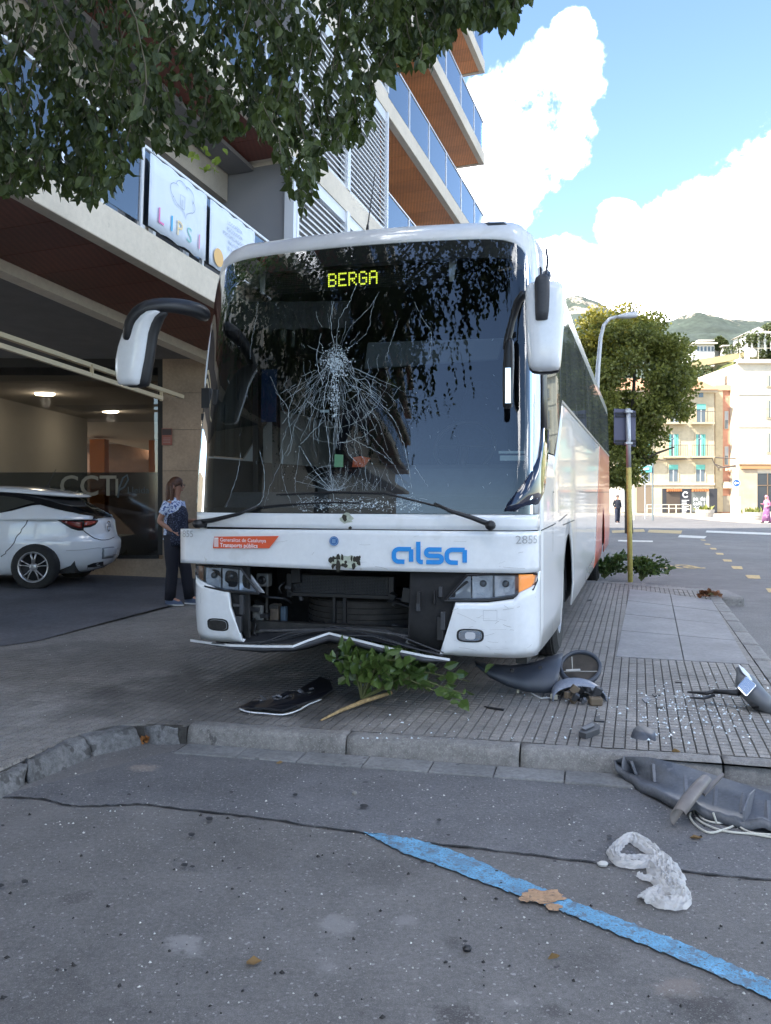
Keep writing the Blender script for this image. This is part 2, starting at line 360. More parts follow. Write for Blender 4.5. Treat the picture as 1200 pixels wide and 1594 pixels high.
# newer asphalt trench beside the kerb, and the crack along its edge
crack_px = [(-60, 1243), (30, 1243), (75, 1247), (100, 1254), (130, 1257), (180, 1255), (230, 1254), (280, 1261), (350, 1268), (420, 1277), (490, 1288), (560, 1297), (630, 1309), (700, 1318), (780, 1327), (850, 1335), (930, 1345), (1000, 1350), (1080, 1360), (1140, 1366), (1200, 1371), (1330, 1384), (1500, 1400)]
cr = []
for i in range(len(crack_px)-1):
    a, b = crack_px[i], crack_px[i+1]
    for k in range(6):
        t = k/6; cr.append(G(a[0]+(b[0]-a[0])*t, a[1]+(b[1]-a[1])*t+random.uniform(-1.2, 1.2)*(1 if k else .2)))
back = [G(75, 1190), G(290, 1172), G(535, 1192), (2.9, 4.3, 0), (3.6, 3.2, 0)]
top = [Vector(p) for p in [(-2.1, 5.3, 0), (-1.2, 5.35, 0), (1.0, 4.85, 0), (3.3, 4.25, 0), (4.6, 3.9, 0)]]
front = [p for p in cr]
def interp(pts, t):
    k = t*(len(pts)-1); i = min(int(k), len(pts)-2); return Vector(pts[i]).lerp(Vector(pts[i+1]), k-i)
mb = MB(); n = len(front); vs = []
for i, p in enumerate(front):
    q = Vector((p.x, 5.06-.2385*(p.x), 0)) if p.x > -1.3 else Vector((p.x, max(p.y+.01, 5.4+(p.x+1.3)*1.1), 0))
    vs += [Vector((p.x, p.y, .004)), Vector((q.x, q.y+.05, .004))]
mb.add(vs, [(2*i, 2*i+2, 2*i+3, 2*i+1) for i in range(n-1)])
struct(mb.build('asphalt_patch', M_ASPH2))
mb = MB(); vs = []
for p in cr:
    w = random.choice((.001, .003, .004, .006, .010)); vs += [(p.x, p.y-w, .008), (p.x+.002, p.y+w*.9, .008)]
mb.add(vs, [(2*i, 2*i+2, 2*i+3, 2*i+1) for i in range(len(cr)-1)])
struct(mb.build('asphalt_crack', M_CRACK))
# blue bay line, with the ochre filler blot over it
bl = [((562, 1298), (590, 1300)), ((625, 1334), (655, 1306)), ((700, 1361), (735, 1333)), ((770, 1388), (800, 1364)), ((830, 1409), (855, 1385)),
      ((880, 1428), (905, 1408)), ((950, 1457), (975, 1433)), ((1030, 1490), (1050, 1462)), ((1120, 1528), (1140, 1500)), ((1200, 1563), (1215, 1534)), ((1300, 1610), (1330, 1580))]
A = [G(*a) for a, b in bl]; B = [G(*b) for a, b in bl]; fa, fb = [], []
for i in range(len(A)-1):
    for k in range(14):
        t = k/14; j = lambda: Vector((0, random.uniform(-.010, .010), 0))
        a0, b0 = A[i].lerp(A[i+1], t), B[i].lerp(B[i+1], t); fa.append(a0.lerp(b0, .12)+j()); fb.append(b0.lerp(a0, .12)+j())
vs = []
for a, b in zip(fa, fb): vs += [(a.x, a.y, .009), (b.x, b.y, .009)]
struct(MB().add(vs, [(2*i, 2*i+1, 2*i+3, 2*i+2) for i in range(len(fa)-1)]).build('blue_bay_line', M_BLUE))
M_FOAM = mat('ochre_filler', (.42, .26, .15), .9, noise=[(25, .3)], bump=(60, .6, .01), extra=speckle(60, .62, (.1, .09, .08), .7))
def blot(cx, cy, rx, ry, seed, z=.013, n=26):
    r = random.Random(seed); c = G(cx, cy); out = []
    for i in range(n):
        t = 2*pi*i/n; k = 1+r.uniform(-.22, .22); p = G(cx+rx*k*cos(t), cy+ry*k*sin(t)); out.append((p.x, p.y, z))
    return out
mb = MB()
for a in [(845, 1400, 34, 11, 1, .013), (862, 1417, 12, 6, 2, .014), (822, 1404, 14, 6, 3, .015)]:
    p = blot(*a[:5], z=a[5]); mb.add(p, [tuple(range(len(p)))][::-1])
struct(mb.build('ochre_filler_stain', M_FOAM))
M_DK = mat('dark_patch_stain', (.028, .027, .028), .7, noise=[(30, .3)])
mb = MB()
for i in range(34):
    px, py = random.uniform(0, 1200), random.choice((random.uniform(1270, 1590), random.uniform(1200, 1400))); r = random.choice((2, 3, 4, 6))
    p = blot(px, py, r, r*.5, 60+i, z=.0165+.0001*i, n=9); mb.add(p, [tuple(range(len(p)))][::-1])
struct(mb.build('chewing_gum_spot', M_DK))

# ------------------------------------------------------------------ pavement: base, tiles, slabs, kerb
TH = radians(16.19); RX = Vector((cos(TH), -sin(TH), 0)); AY = Vector((sin(TH), cos(TH), 0))
def ST(s, t, z=0): return RX*s + AY*t + Vector((0, 0, z))
def toST(p): return (p.x*RX.x+p.y*RX.y, p.x*AY.x+p.y*AY.y)
def kerb_y(x): return 5.30-.2385*(x+.2) - .0    # outer line of the front kerb at z=.12 as y(x)
def outer(x): return 5.56 - .2385*(x+1.28)
K0 = Vector((-1.28, 5.56, 0)); K1 = Vector((2.86, 4.573, 0))
kdir = (K1-K0).normalized(); knor = Vector((-kdir.y, kdir.x, 0))     # inward (away from camera)
def inpoly(x, y, poly):
    c = False; j = len(poly)-1
    for i in range(len(poly)):
        xi, yi = poly[i][0], poly[i][1]; xj, yj = poly[j][0], poly[j][1]
        if (yi > y) != (yj > y) and x < (xj-xi)*(y-yi)/(yj-yi)+xi: c = not c
        j = i
    return c
left_out = [G(-110, 1330), G(0, 1245), G(42, 1221), G(145, 1178), G(222, 1160), G(287, 1158)]
left_in = [G(-150, 1270, .12), G(-20, 1207, .12), G(40, 1180, .12), G(120, 1143, .12), G(200, 1126, .12), G(290, 1129, .12)]
corner = K1; rdir = Vector((1.33, 4.62, 0)).normalized()
RO = G(1200, 1023, .12); rn = Vector((rdir.y, -rdir.x, 0))
def rline(t, inset=0): return RO + rdir*t - rn*inset
far_r = G(1118, 926, .12); far_m = G(1100, 919, .12); far_l = G(980, 908, .12)
pav = [Vector((-9, 2.2, .12))] + [p for p in left_in] + [K0+knor*.14, K1+knor*.14, rline(-3.4, .16), rline(4.65, .16), far_m, far_l, Vector((3.0, 14.75, .12)), Vector((-2.6, 15.2, .12)), Vector((-2.6, 15.15, .12)), Vector((-2.75, 12.0, .12)), Vector((-3.75, 8.5, .12)), Vector((-12, 4.6, .12))]
base = MB().prism([(p.x, p.y, .106) for p in pav][::1], (0, 0, -.14)).build('pavement', M_GROUT)
struct(base)
slab_poly = [G(958, 1023, .12), G(1167, 1035, .12), G(1108, 934, .12), G(980, 917, .12)]
# one tile: nine raised pads
def tile_geo():
    V, Fc = [], []; p = .2/3
    for i in range(3):
        for j in range(3):
            cx, cy = -.1+p*(i+.5), -.1+p*(j+.5); a, b = p/2-.0016, p/2-.0052; o = len(V)
            V += [(cx-a, cy-a, -.016), (cx+a, cy-a, -.016), (cx+a, cy+a, -.016), (cx-a, cy+a, -.016), (cx-b, cy-b, 0), (cx+b, cy-b, 0), (cx+b, cy+b, 0), (cx-b, cy+b, 0)]
            Fc += [(o+4, o+5, o+6, o+7), (o, o+1, o+5, o+4), (o+1, o+2, o+6, o+5), (o+2, o+3, o+7, o+6), (o+3, o, o+4, o+7)]
    return np.array(V), np.array(Fc)
TV, TF = tile_geo()
xsn = [p.x for p in pav]; tiles = []
for i in range(-60, 40):
    for j in range(0, 90):
        s, t = i*.2+.03, 1.0+j*.2
        c = ST(s, t)
        if c.y > 16 or c.x < -8: continue
        cs_ = [ST(s+a, t+b) for a in (-.1, .1) for b in (-.1, .1)]
        ins = [inpoly(q.x, q.y, pav) for q in cs_]
        if not any(ins): continue
        if all(inpoly(q.x, q.y, slab_poly) for q in cs_): continue
        full = all(ins)
        px = CX+F*c.x/c.y; py = HY+F*1.5/c.y
        tiles.append((full, c, s, t, 0 <= px <= 1200 and c.y > 0, py))
# hidden far-left ones out of frame are left to the joined part
vis = [x for x in tiles if x[0] and x[4] and not (300 < CX+F*x[1].x/x[1].y < 830 and x[1].y > 7.2)]
vis.sort(key=lambda x: x[1].y); single = set(id(x) for x in vis[:300])
tile_me = None
Vs, Fs, off = [], [], 0
ca, sa = cos(-TH), sin(-TH)
for x in tiles:
    full, c, s, t, inv, py = x
    tx, ty, dz = random.gauss(0, .005), random.gauss(0, .005), random.gauss(0, .0012)
    if id(x) in single:
        if tile_me is None:
            tile_me = bpy.data.meshes.new('paver'); tile_me.from_pydata([tuple(v) for v in TV], [], [tuple(f) for f in TF]); tile_me.materials.append(M_TILE)
        o = link('paver', tile_me, base); o.location = (c.x, c.y, .12+dz); o.rotation_euler = (tx, ty, -TH)
    else:
        v = TV.copy(); v[:, 2] += .12+dz + v[:, 0]*ty + v[:, 1]*tx
        X = v[:, 0]*ca - v[:, 1]*sa + c.x; Y = v[:, 0]*sa + v[:, 1]*ca + c.y
        if not full:
            # cut against the kerb: clamp front vertices to the inner kerb line
            d = (X-K0.x)*knor.x + (Y-K0.y)*knor.y; m = (X > -1.3) & (d < .145)
            X[m] += (.145-d[m])*knor.x; Y[m] += (.145-d[m])*knor.y
            for q0, q1 in ((left_in[i], left_in[i+1]) for i in range(len(left_in)-1)):
                dd = (q1-q0); dd.normalize(); nn = Vector((-dd.y, dd.x)); d = (X-q0.x)*nn.x + (Y-q0.y)*nn.y
                tt = (X-q0.x)*dd.x + (Y-q0.y)*dd.y; m = (X <= -1.3) & (d < .01) & (tt > 0) & (tt < (q1-q0).length)
                X[m] += (.01-d[m])*nn.x; Y[m] += (.01-d[m])*nn.y
            d = (X-RO.x)*rn.x + (Y-RO.y)*rn.y; m = (X > 2) & (d > -.17)
            X[m] -= (d[m]+.17)*rn.x; Y[m] -= (d[m]+.17)*rn.y
        Vs.append(np.stack([X, Y, v[:, 2]], 1)); Fs.append(TF+off); off += len(TV)
npmesh('paver_field', np.concatenate(Vs), np.concatenate(Fs), M_TILE, base, kind='stuff')
# smooth slabs in the tiled field
a, b, c_, d_ = slab_poly
def bil(u, v): return a.lerp(b, u).lerp(d_.lerp(c_, u), v)
us = [0, .52, 1]; vsn = [0, .27, .5, .74, 1]
for i in range(2):
    for j in range(4):
        g = .004
        q = [bil(us[i]+g, vsn[j]+g*.6), bil(us[i+1]-g, vsn[j]+g*.6), bil(us[i+1]-g, vsn[j+1]-g*.6), bil(us[i]+g, vsn[j+1]-g*.6)]
        h = random.uniform(-.001, .001)
        MB().prism([(p.x, p.y, .1) for p in q], (0, 0, .0255+h)).build('concrete_slab', M_SLAB, base, bevel=.003)
from mathutils import noise as mn
def stone(name, bot, top, m, amp=.0, nseg=12, seed=0, parent=None, ztop=.12, zbot=-.03, label=None):
    """bot, top: quads (front-left, front-right, back-right, back-left) in plan"""
    nU, nV, nW = nseg, 4, 4; grid = {}
    mb = MB(); key = {}
    def pt(u, v, w):
        p = Vector(bot[0]).lerp(Vector(bot[1]), u).lerp(Vector(bot[3]).lerp(Vector(bot[2]), u), v); q = Vector(top[0]).lerp(Vector(top[1]), u).lerp(Vector(top[3]).lerp(Vector(top[2]), u), v)
        r = p.lerp(q, w); z = zbot+(ztop-zbot)*w
        # rounded front top edge
        if w > .99 and v < .01: z -= .012; r = r.lerp(Vector(top[3]).lerp(Vector(top[2]), u), .06)
        r = Vector((r.x, r.y, z))
        if amp:
            nv = mn.noise_vector(r*9+Vector((seed, 0, 0)))*amp + mn.noise_vector(r*31+Vector((0, seed, 0)))*amp*.4; r += nv
            if v < .01 and w > .6: r.z -= abs(mn.noise(r*5))*amp*1.6
        return r
    def vid(i, j, k):
        if (i, j, k) not in key: key[(i, j, k)] = len(mb.v); mb.v.append(tuple(pt(i/nU, j/nV, k/nW)))
        return key[(i, j, k)]
    def quad(a, b, c, d): mb.f.append((vid(*a), vid(*b), vid(*c), vid(*d))); mb.m.append(0)
    for i in range(nU):
        for j in range(nV): quad((i, j, nW), (i+1, j, nW), (i+1, j+1, nW), (i, j+1, nW))
        for k in range(nW): quad((i, 0, k), (i+1, 0, k), (i+1, 0, k+1), (i, 0, k+1))
    for j in range(nV):
        for k in range(nW):
            quad((0, j+1, k), (0, j, k), (0, j, k+1), (0, j+1, k+1)); quad((nU, j, k), (nU, j+1, k), (nU, j+1, k+1), (nU, j, k+1))
    return mb.build(name, m, parent, smooth=True, label=label)
kerb = struct(MB().prism([(p.x, p.y, .02) for p in (K0+knor*.02, K1+knor*.02, K1+knor*.13, K0+knor*.13)], (0, 0, -.1)).build('kerb', M_GROUT))
L_ = (K1-K0).length; js = [0]
for px_, py_ in ((535, 1150), (808, 1168), (1128, 1190)):
    g = G(px_, py_, .12); js.append((g-K0).dot(kdir))
js.append(L_)
for i in range(len(js)-1):
    s0, s1 = js[i]+.006, js[i+1]-.006
    q = [K0+kdir*s0, K0+kdir*s1, K0+kdir*s1+knor*.13, K0+kdir*s0+knor*.13]
    t_ = [K0+kdir*s0+knor*.02, K0+kdir*s1+knor*.02, q[2], q[3]]
    stone('kerbstone', q, t_, M_KERB, .006, 22, seed=i*3.1, parent=kerb, ztop=.121)
def quadlr(i, j, sh0=0, sh1=0):
    o0, o1 = left_out[i].lerp(left_out[i+1], sh0), left_out[i+1].lerp(left_out[i], sh1)
    n0, n1 = left_in[j].lerp(left_in[j+1], sh0), left_in[j+1].lerp(left_in[j], sh1)
    return [o0, o1, n1, n0]
for i, (a0, a1) in enumerate([(0, 0), (0, .02), (.03, .03), (.02, .02), (.28, .12)]):
    q = quadlr(i, i, a0, a1); tq = [q[0].lerp(q[3], .25), q[1].lerp(q[2], .25), q[2], q[3]]
    stone('kerbstone', q, tq, M_KERBR, .022, 14, seed=10+i, parent=kerb, ztop=.112 if i > 1 else .1, label='chipped and broken kerbstone with pale worn edges' if i in (1, 2, 3, 4) else None)
# street-side kerb stones (right edge) and far end
for i in range(10):
    t0 = -3.4+i*.805; q = [rline(t0+.004, 0), rline(t0+.8, 0), rline(t0+.8, .165), rline(t0+.004, .165)]
    stone('kerbstone', q, q, M_KERB, .003, 6, seed=20+i, parent=kerb, ztop=.122)
ends = [rline(4.65, 0), far_m+Vector((.03, .1, 0)), far_l+Vector((0, .15, 0)), Vector((3.0, 14.9, .12)), Vector((1.4, 15.1, .12)), Vector((-.4, 15.3, .12)), Vector((-2.6, 15.3, .12))]
for i in range(len(ends)-1):
    e0, e1 = ends[i], ends[i+1]; dd = (e1-e0).normalized(); nn = Vector((dd.y, -dd.x, 0))
    if nn.y > 0: nn = -nn
    k = .3
    q = [e0, e1, e1+nn*k, e0+nn*k]; stone('kerbstone', q, q, M_KERB, .003, 6, seed=40+i, parent=kerb, ztop=.1225)
corner_q = [K1+kdir*.01, K1+kdir*.3, rline(-3.4, 0), rline(-3.4, .16)]
# gutter strip
gut = struct(MB().add([(p.x, p.y, .003) for p in (K0-knor*.2, K1-knor*.2+kdir*1.5, K1+kdir*1.5, K0)], [(0, 1, 2, 3)]).build('gutter', M_GROUT))
s = .02
while s < L_+1.2:
    l = random.uniform(.36, .44); w = .2+random.uniform(-.006, .006)
    q = [K0+kdir*s-knor*w, K0+kdir*(s+l)-knor*w, K0+kdir*(s+l)-knor*.004, K0+kdir*s-knor*.004]
    z = random.uniform(.012, .018); t_ = random.uniform(-.004, .004)
    MB().prism([(q[k].x, q[k].y, -.02) for k in range(4)], (0, 0, .02+z)).build('gutter_tile', M_GUT, gut, bevel=.005)
    s += l+.008
# driveway beside the building
def dz_(x, y): return .124 + .11*min(max((-x-2.2)/2.6, 0), 1)*min(max((y-8.8)/3.2, 0), 1)
mb = MB(); gy = np.linspace(4.4, 15.6, 40); rows_ = []
for y in gy:
    xr = np.interp(y, [4.4, 4.6, 8.5, 12.0, 15.6], [-12.1, -11.7, -3.55, -2.6, -2.4]); rows_.append([(x, y, dz_(x, y)+.003) for x in np.linspace(-26, xr, 40)])
for r_ in rows_: mb.v += r_
mb.f = [(i*40+j, i*40+j+1, (i+1)*40+j+1, (i+1)*40+j) for i in range(39) for j in range(39)]; mb.m = [0]*len(mb.f)
struct(mb.build('driveway', M_DRIVE, smooth=True))
# ------------------------------------------------------------------ the coach
BA = radians(16.35); BX, BY, BZ = -.262, 6.056, .12
bus = thing('coach', 'white coach with shattered windscreen and missing front grille, stopped on the pavement', 'bus', (BX, BY, BZ), -BA)
cb, sb = cos(BA), sin(BA)
def w2b(p): x, y = p[0]-BX, p[1]-BY; return Vector((x*cb - y*sb, x*sb + y*cb, p[2]-BZ))
def b2w(p): return Vector((BX + p[0]*cb + p[1]*sb, BY - p[0]*sb + p[1]*cb, BZ+p[2]))
PROF = [(.36, .06, .03), (.42, .015, .008), (.6, 0, 0), (1.35, 0, 0), (1.6, .02, .002), (2.0, .07, .006), (2.5, .15, .014), (3.0, .24, .03), (3.2, .285, .042), (3.32, .32, .06), (3.40, .37, .10), (3.465, .46, .16), (3.505, .62, .27), (3.525, .9, .45), (3.535, 1.45, .85)]
PV = [(v, z, l, d) for (v, (z, l, d)) in zip([.36, .42, .6, 1.35, 1.6, 2.0, 2.5, 3.0, 3.2, 3.30, 3.38, 3.46, 3.54, 3.66, 3.9], PROF)]
def prof(v):
    if v <= PV[0][0]: return PV[0][1:]
    for i in range(len(PV)-1):
        a, b = PV[i], PV[i+1]
        if v <= b[0]:
            t = (v-a[0])/(b[0]-a[0]); return tuple(a[k]+(b[k]-a[k])*t for k in (1, 2, 3))
    return PV[-1][1:]
RC, A0 = .2, 1.2975-.2
def skin0(u, v):
    z, lean, d = prof(v); a = A0-d; s = 1 if u >= 0 else -1; m = abs(u)
    if m <= A0: x = m*a/A0; y = .07*(x/a)**2
    elif m <= A0+RC*pi/2: ph = (m-A0)/RC; x = a+RC*sin(ph); y = .07+RC*(1-cos(ph))
    else:
        yy = m-A0-RC*pi/2; x = a+RC+.03*min(yy/1.0, 1)**.7*(1 if v < 3.3 else 1); y = .07+RC+yy
    return Vector((s*x, y+lean*max(0, 1-max(0, m-A0-RC*pi/2)/3.0) if m > A0+RC*pi/2 else y+lean, z))
def skin(u, v, off=0):
    p = skin0(u, v)
    if off:
        e = .01; n = (skin0(u+e, v)-skin0(u-e, v)).cross(skin0(u, min(v+e, 3.89))-skin0(u, v-e)); n.normalize()
        p = p + n*off
    return p
USIDE = A0+RC*pi/2     # u where the flat side starts; local y there is .27
def u_of_x(x, v=1.0):
    a = A0-prof(v)[2]; m = abs(x); s = 1 if x >= 0 else -1
    if m <= a: return s*m*A0/a
    return s*(A0+RC*math.asin(min(1, (m-a)/RC)))
def bray(px, py):
    o = w2b((0, 0, H)); d = w2b((BX+(px-CX)/F, BY+1, BZ-(py-HY)/F)); return o, d
def bpl(px, py, yl):
    o, d = bray(px, py); t = (yl-o.y)/d.y; return o+d*t
def bu(px, py):
    y = .05
    for _ in range(14):
        p = bpl(px, py, y); v = p.z; x = max(-1.292, min(1.292, p.x)); y = skin0(u_of_x(x, v), v).y
    return (u_of_x(x, v), p.z)
def bside(px, py, xl=1.3):
    o, d = bray(px, py); t = (xl-o.x)/d.x; p = o+d*t; return (p.y, p.z)
def uy(y): return USIDE + y-.27
M_WHITE = mat('white_coach_paint', (.75, .765, .78), .3, coat=.8, noise=[(3, .04), (25, .03)], bump=(1.6, .10, .02), extra=chain(speckle(3.2, .62, (.60, .60, .58), .35), speckle(70, .73, (.38, .36, .33), .5), speckle(26, .72, (.5, .49, .46), .5)))
M_SIDE = mat('white_side_paint', (.72, .72, .71), .25, coat=.5, spec=.5, bump=(.9, .05, .02))
M_RED = mat('red_coach_paint', (.58, .10, .06), .3, coat=.4, spec=.4, bump=(.9, .05, .02))
M_BLACK = mat('black_plastic', (.012, .012, .014), .45, noise=(20, .2))
M_GREYP = mat('dark_grey_plastic', (.04, .042, .048), .55, noise=[(6, .2), (60, .15)], bump=(90, .2, .002))
M_RUB = mat('rubber', (.018, .018, .018), .8, noise=(20, .3), bump=(60, .4, .004))
M_DARK = mat('dark_metal', (.02, .019, .018), .6, noise=[(12, .5), (60, .4)], bump=(40, .5, .004))
M_STEEL = mat('dull_steel', (.25, .25, .26), .5, metal=.7, noise=(20, .3))
M_CHROME = mat('chrome', (.8, .8, .82), .08, metal=1)
M_INT = mat('coach_interior', (.022, .023, .027), .7, noise=(8, .2))
M_DASH = mat('dashboard_grey', (.045, .05, .058), .6, noise=(10, .2))
M_GLS = glass('windscreen_glass', (.62, .66, .66), .02, 0, 1.5, 1.15)
M_SGL = glass('tinted_side_glass', (.05, .06, .06), .04, .03, 1.5, 1.0, (.50, .56, .60))
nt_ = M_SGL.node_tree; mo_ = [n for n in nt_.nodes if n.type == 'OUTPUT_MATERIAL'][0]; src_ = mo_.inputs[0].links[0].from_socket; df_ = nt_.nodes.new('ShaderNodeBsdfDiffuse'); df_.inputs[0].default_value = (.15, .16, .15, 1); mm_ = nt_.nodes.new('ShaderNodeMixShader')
tc_ = nt_.nodes.new('ShaderNodeNewGeometry'); mp_ = nt_.nodes.new('ShaderNodeMapping'); mp_.inputs['Scale'].default_value = (2.2, 2.2, .12); nz_ = nt_.nodes.new('ShaderNodeTexNoise'); nz_.inputs['Scale'].default_value = 3; nz_.inputs['Detail'].default_value = 5; mr_ = nt_.nodes.new('ShaderNodeMapRange'); mr_.inputs['From Min'].default_value = .35; mr_.inputs['From Max'].default_value = .65; mr_.inputs['To Min'].default_value = .12; mr_.inputs['To Max'].default_value = .5  # vertical diffuse streaks imitate streaked reflections over a thin dust veil
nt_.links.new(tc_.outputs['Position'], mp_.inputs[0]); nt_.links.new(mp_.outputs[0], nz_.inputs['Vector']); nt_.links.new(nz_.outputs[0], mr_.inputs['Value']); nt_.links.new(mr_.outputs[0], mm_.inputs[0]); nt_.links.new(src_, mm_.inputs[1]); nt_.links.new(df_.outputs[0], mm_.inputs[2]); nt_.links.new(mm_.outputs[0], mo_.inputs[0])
M_HL = glass('headlamp_lens', (.93, .95, .97), .03, 0, 1.45, 1.2)
M_AMB = mat('amber_lens', (.85, .36, .10), .2, coat=1, bump=(45, .6, .01), emis=((1, .35, .05), .10))

def grid(mb, rows, mi=0):
    """rows: list of equal-length point lists"""
    o = len(mb.v); nr, nc = len(rows), len(rows[0])
    for r in rows: mb.v += [tuple(p) for p in r]
    for i in range(nr-1):
        for j in range(nc-1): mb.f.append((o+i*nc+j, o+(i+1)*nc+j, o+(i+1)*nc+j+1, o+i*nc+j+1)); mb.m.append(mi)
    return mb
def polycut(poly, u):
    zs = []
    n = len(poly)
    for i in range(n):
        a, b = poly[i], poly[(i+1) % n]
        if (a[0] <= u < b[0]) or (b[0] <= u < a[0]): zs.append(a[1]+(b[1]-a[1])*(u-a[0])/(b[0]-a[0]))
    return (min(zs), max(zs)) if len(zs) >= 2 else None
def ppanel(name, poly, m, off=0, nu=24, nz=5, fn=skin, parent=bus, solid=.02, label=None, clamp=None, extra_u=(), smooth=True, bevel=0, flip=False):
    """panel on the skin from an outline in (u, z)"""
    us = sorted(set([p[0] for p in poly])); lo, hi = us[0], us[-1]; e = 1e-5
    uu = sorted(set([round(x, 6) for x in list(np.linspace(lo+e, hi-e, nu))+[x for x in us if lo < x < hi]+list(extra_u)]))
    rows = []
    for u in uu:
        c = polycut(poly, u)
        if c is None: continue
        z0, z1 = c
        if clamp: z0 = max(z0, clamp(u))
        rows.append([fn(u, z0+(z1-z0)*k/nz, off) for k in range(nz+1)])
    mb = MB(); grid(mb, rows)
    if flip: mb.f = [f[::-1] for f in mb.f]
    return mb.build(name, m, parent, smooth=smooth, solid=solid, label=label, bevel=bevel)

# --- windscreen
UW = A0+RC*.95
ZB = 1.352
def zt(u):
    k = min(abs(u)/UW, 1); return ZB+(3.29-ZB-.02*(u/UW)**2)*(1-k**16)**(1/13)
def usamp(hi, n=40):
    return sorted(set([round(x, 4) for x in np.linspace(-hi, hi, n)]+[round(s*(hi-d), 4) for s in (-1, 1) for d in (.002, .006, .012, .02, .03, .045, .06, .08, .11)]))
rows = []
for u in usamp(UW): rows.append([skin(u, ZB+(zt(u)-ZB)*k/16, .004) for k in range(17)])
ws = MB(); grid(ws, rows); ws.f = [f[::-1] for f in ws.f]
windscreen = ws.build('windscreen', M_GLS, bus, smooth=True)
# black ceramic border of the glass
mb = MB(); rows = []
for u in usamp(UW-.01):
    t = zt(u); rows.append([skin(u, max(t-w, ZB), -.002) for w in (.125, .06, 0)])
grid(mb, rows)
for s in (-1, 1):
    rows = [[skin(s*(UW-.012-q), ZB+(2.95-ZB)*k/10, -.003) for k in range(11)] for q in (0, .03, .05)]; grid(mb, rows)
rows = [[skin(u, z, -.002) for z in (ZB, ZB+.035)] for u in usamp(UW-.01)]; grid(mb, rows)
mb.build('screen_border', M_BLACK, windscreen, smooth=True)
# --- roof cap, pillars
mb = MB(); rows = []
for u in sorted(set(list(usamp(UW))+[s*x for s in (-1, 1) for x in (UW+.03, UW+.06, USIDE, USIDE+.3, USIDE+1.0, USIDE+2.2)])):
    lo = zt(u) if abs(u) < UW else (ZB if abs(u) < USIDE+.02 else 3.13)
    if u < -UW: lo = 3.13
    lo = lo if abs(u) <= USIDE+.02 else 3.13
    rows.append([skin(u, lo+(3.9-lo)*(k/18), 0) for k in range(19)])
grid(mb, rows)
mb.build('roof_cap', M_WHITE, bus, smooth=True, solid=.012)
mb = MB()
vs = [.0]+[0]
rows = []
for v in (3.13, 3.2, 3.3, 3.38, 3.46, 3.54, 3.66, 3.9):
    a = skin(USIDE+2.2, v); 
    rows.append([Vector((s_*a.x, y, a.z)) for s_, y in ((1, a.y), (1, 13.3), (1, 13.5))])
R_ = MB(); grid(R_, rows)
rows2 = [[Vector((-p.x, p.y, p.z)) for p in r] for r in rows]; grid(R_, rows2)
top_ = skin(USIDE+2.2, 3.9); R_.add([(-top_.x, .6+.9, top_.z), (top_.x, 1.5, top_.z), (top_.x, 13.5, top_.z), (-top_.x, 13.5, top_.z)], [(0, 1, 2, 3)])
R_.build('roof', M_WHITE, bus, smooth=True)
# clearance markers on the roof cap, aerial
for px_, py_ in ((768, 348), (364, 383)):
    u, v = bu(px_, py_); u0 = u; vv = 3.40
    pts = [skin(u0-.07, vv, .004), skin(u0+.07, vv, .004), skin(u0+.07, vv+.05, .004), skin(u0-.07, vv+.05, .004)]
    mk = MB().add(pts, [(0, 1, 2, 3)]).build('marker_lamp', M_GREYP, bus, solid=.01)
    pts = [skin(u0-.05, vv+.012, .012), skin(u0+.05, vv+.012, .012), skin(u0+.05, vv+.038, .012), skin(u0-.05, vv+.038, .012)]
    MB().add(pts, [(0, 1, 2, 3)]).build('lamp_lens', mat('pale_lens', (.6, .6, .6), .2, coat=1), mk)
pa = bpl(571, 352, .62)
MB().tube([(pa.x, .62, 3.42), (pa.x, .64, 3.56)], [.022, .009], 8).tube([(pa.x, .64, 3.55), (pa.x+.012, .80, 4.02)], [.006, .003], 6).build('aerial', M_BLACK, bus)
# --- cowl strip below the glass
ppanel('cowl', [(-USIDE, 1.243), (USIDE, 1.243), (USIDE, ZB-.004), (-USIDE, ZB-.004)], M_WHITE, 0, 40, 3)
# --- hood flap: sprung open at its near end
def hoodskin(u, v, off=0):
    if u > -.95: p = skin(u, v, off+.012); 
    else:
        p0 = skin(-.95, v, off+.012); p1 = skin(-.90, v, off+.012); d = (p0-p1).normalized(); m = -.95-u
        p = p0 + d*m + Vector((0, .16*m*m-.02*m, -.05*m*m*(1.24-v)*3))
    return p
hz0, hz1 = .962, 1.236
hood = ppanel('hood_flap', [(-1.37, hz0+.012), (-1.0, hz0+.004), (0, hz0-.006), (1.2, hz0-.004), (USIDE-.02, hz0), (USIDE-.02, hz1), (0, hz1), (-1.37, hz1-.012)], M_WHITE, 0, 50, 8, fn=hoodskin, solid=.022)
M_HOLE = mat('paint_chip', (.10, .10, .07), .8, noise=(60, .8), extra=speckle(55, .5, (.02, .02, .015), 1))
M_PUTTY = mat('torn_paint_edge', (.42, .45, .36), .7, noise=(30, .3))
def ragged(cx, cy, rx, ry, seed, n=18):
    r = random.Random(seed); c = bu(cx, cy); k = .00475
    return [(c[0]+rx*k*cos(2*pi*i/n)*(1+r.uniform(-.35, .25)), c[1]+ry*k*sin(2*pi*i/n)*(1+r.uniform(-.35, .25))) for i in range(n)]
def decal(name, polys, m, off, fn=skin, parent=None, label=None):
    mb = MB()
    for pl in polys:
        ar = sum(pl[i][0]*pl[(i+1) % len(pl)][1]-pl[(i+1) % len(pl)][0]*pl[i][1] for i in range(len(pl)))
        if ar < 0: pl = pl[::-1]
        mb.add([fn(x, z, off) for x, z in pl], [tuple(range(len(pl)))])
    return mb.build(name, m, parent, label=label, solid=.001)
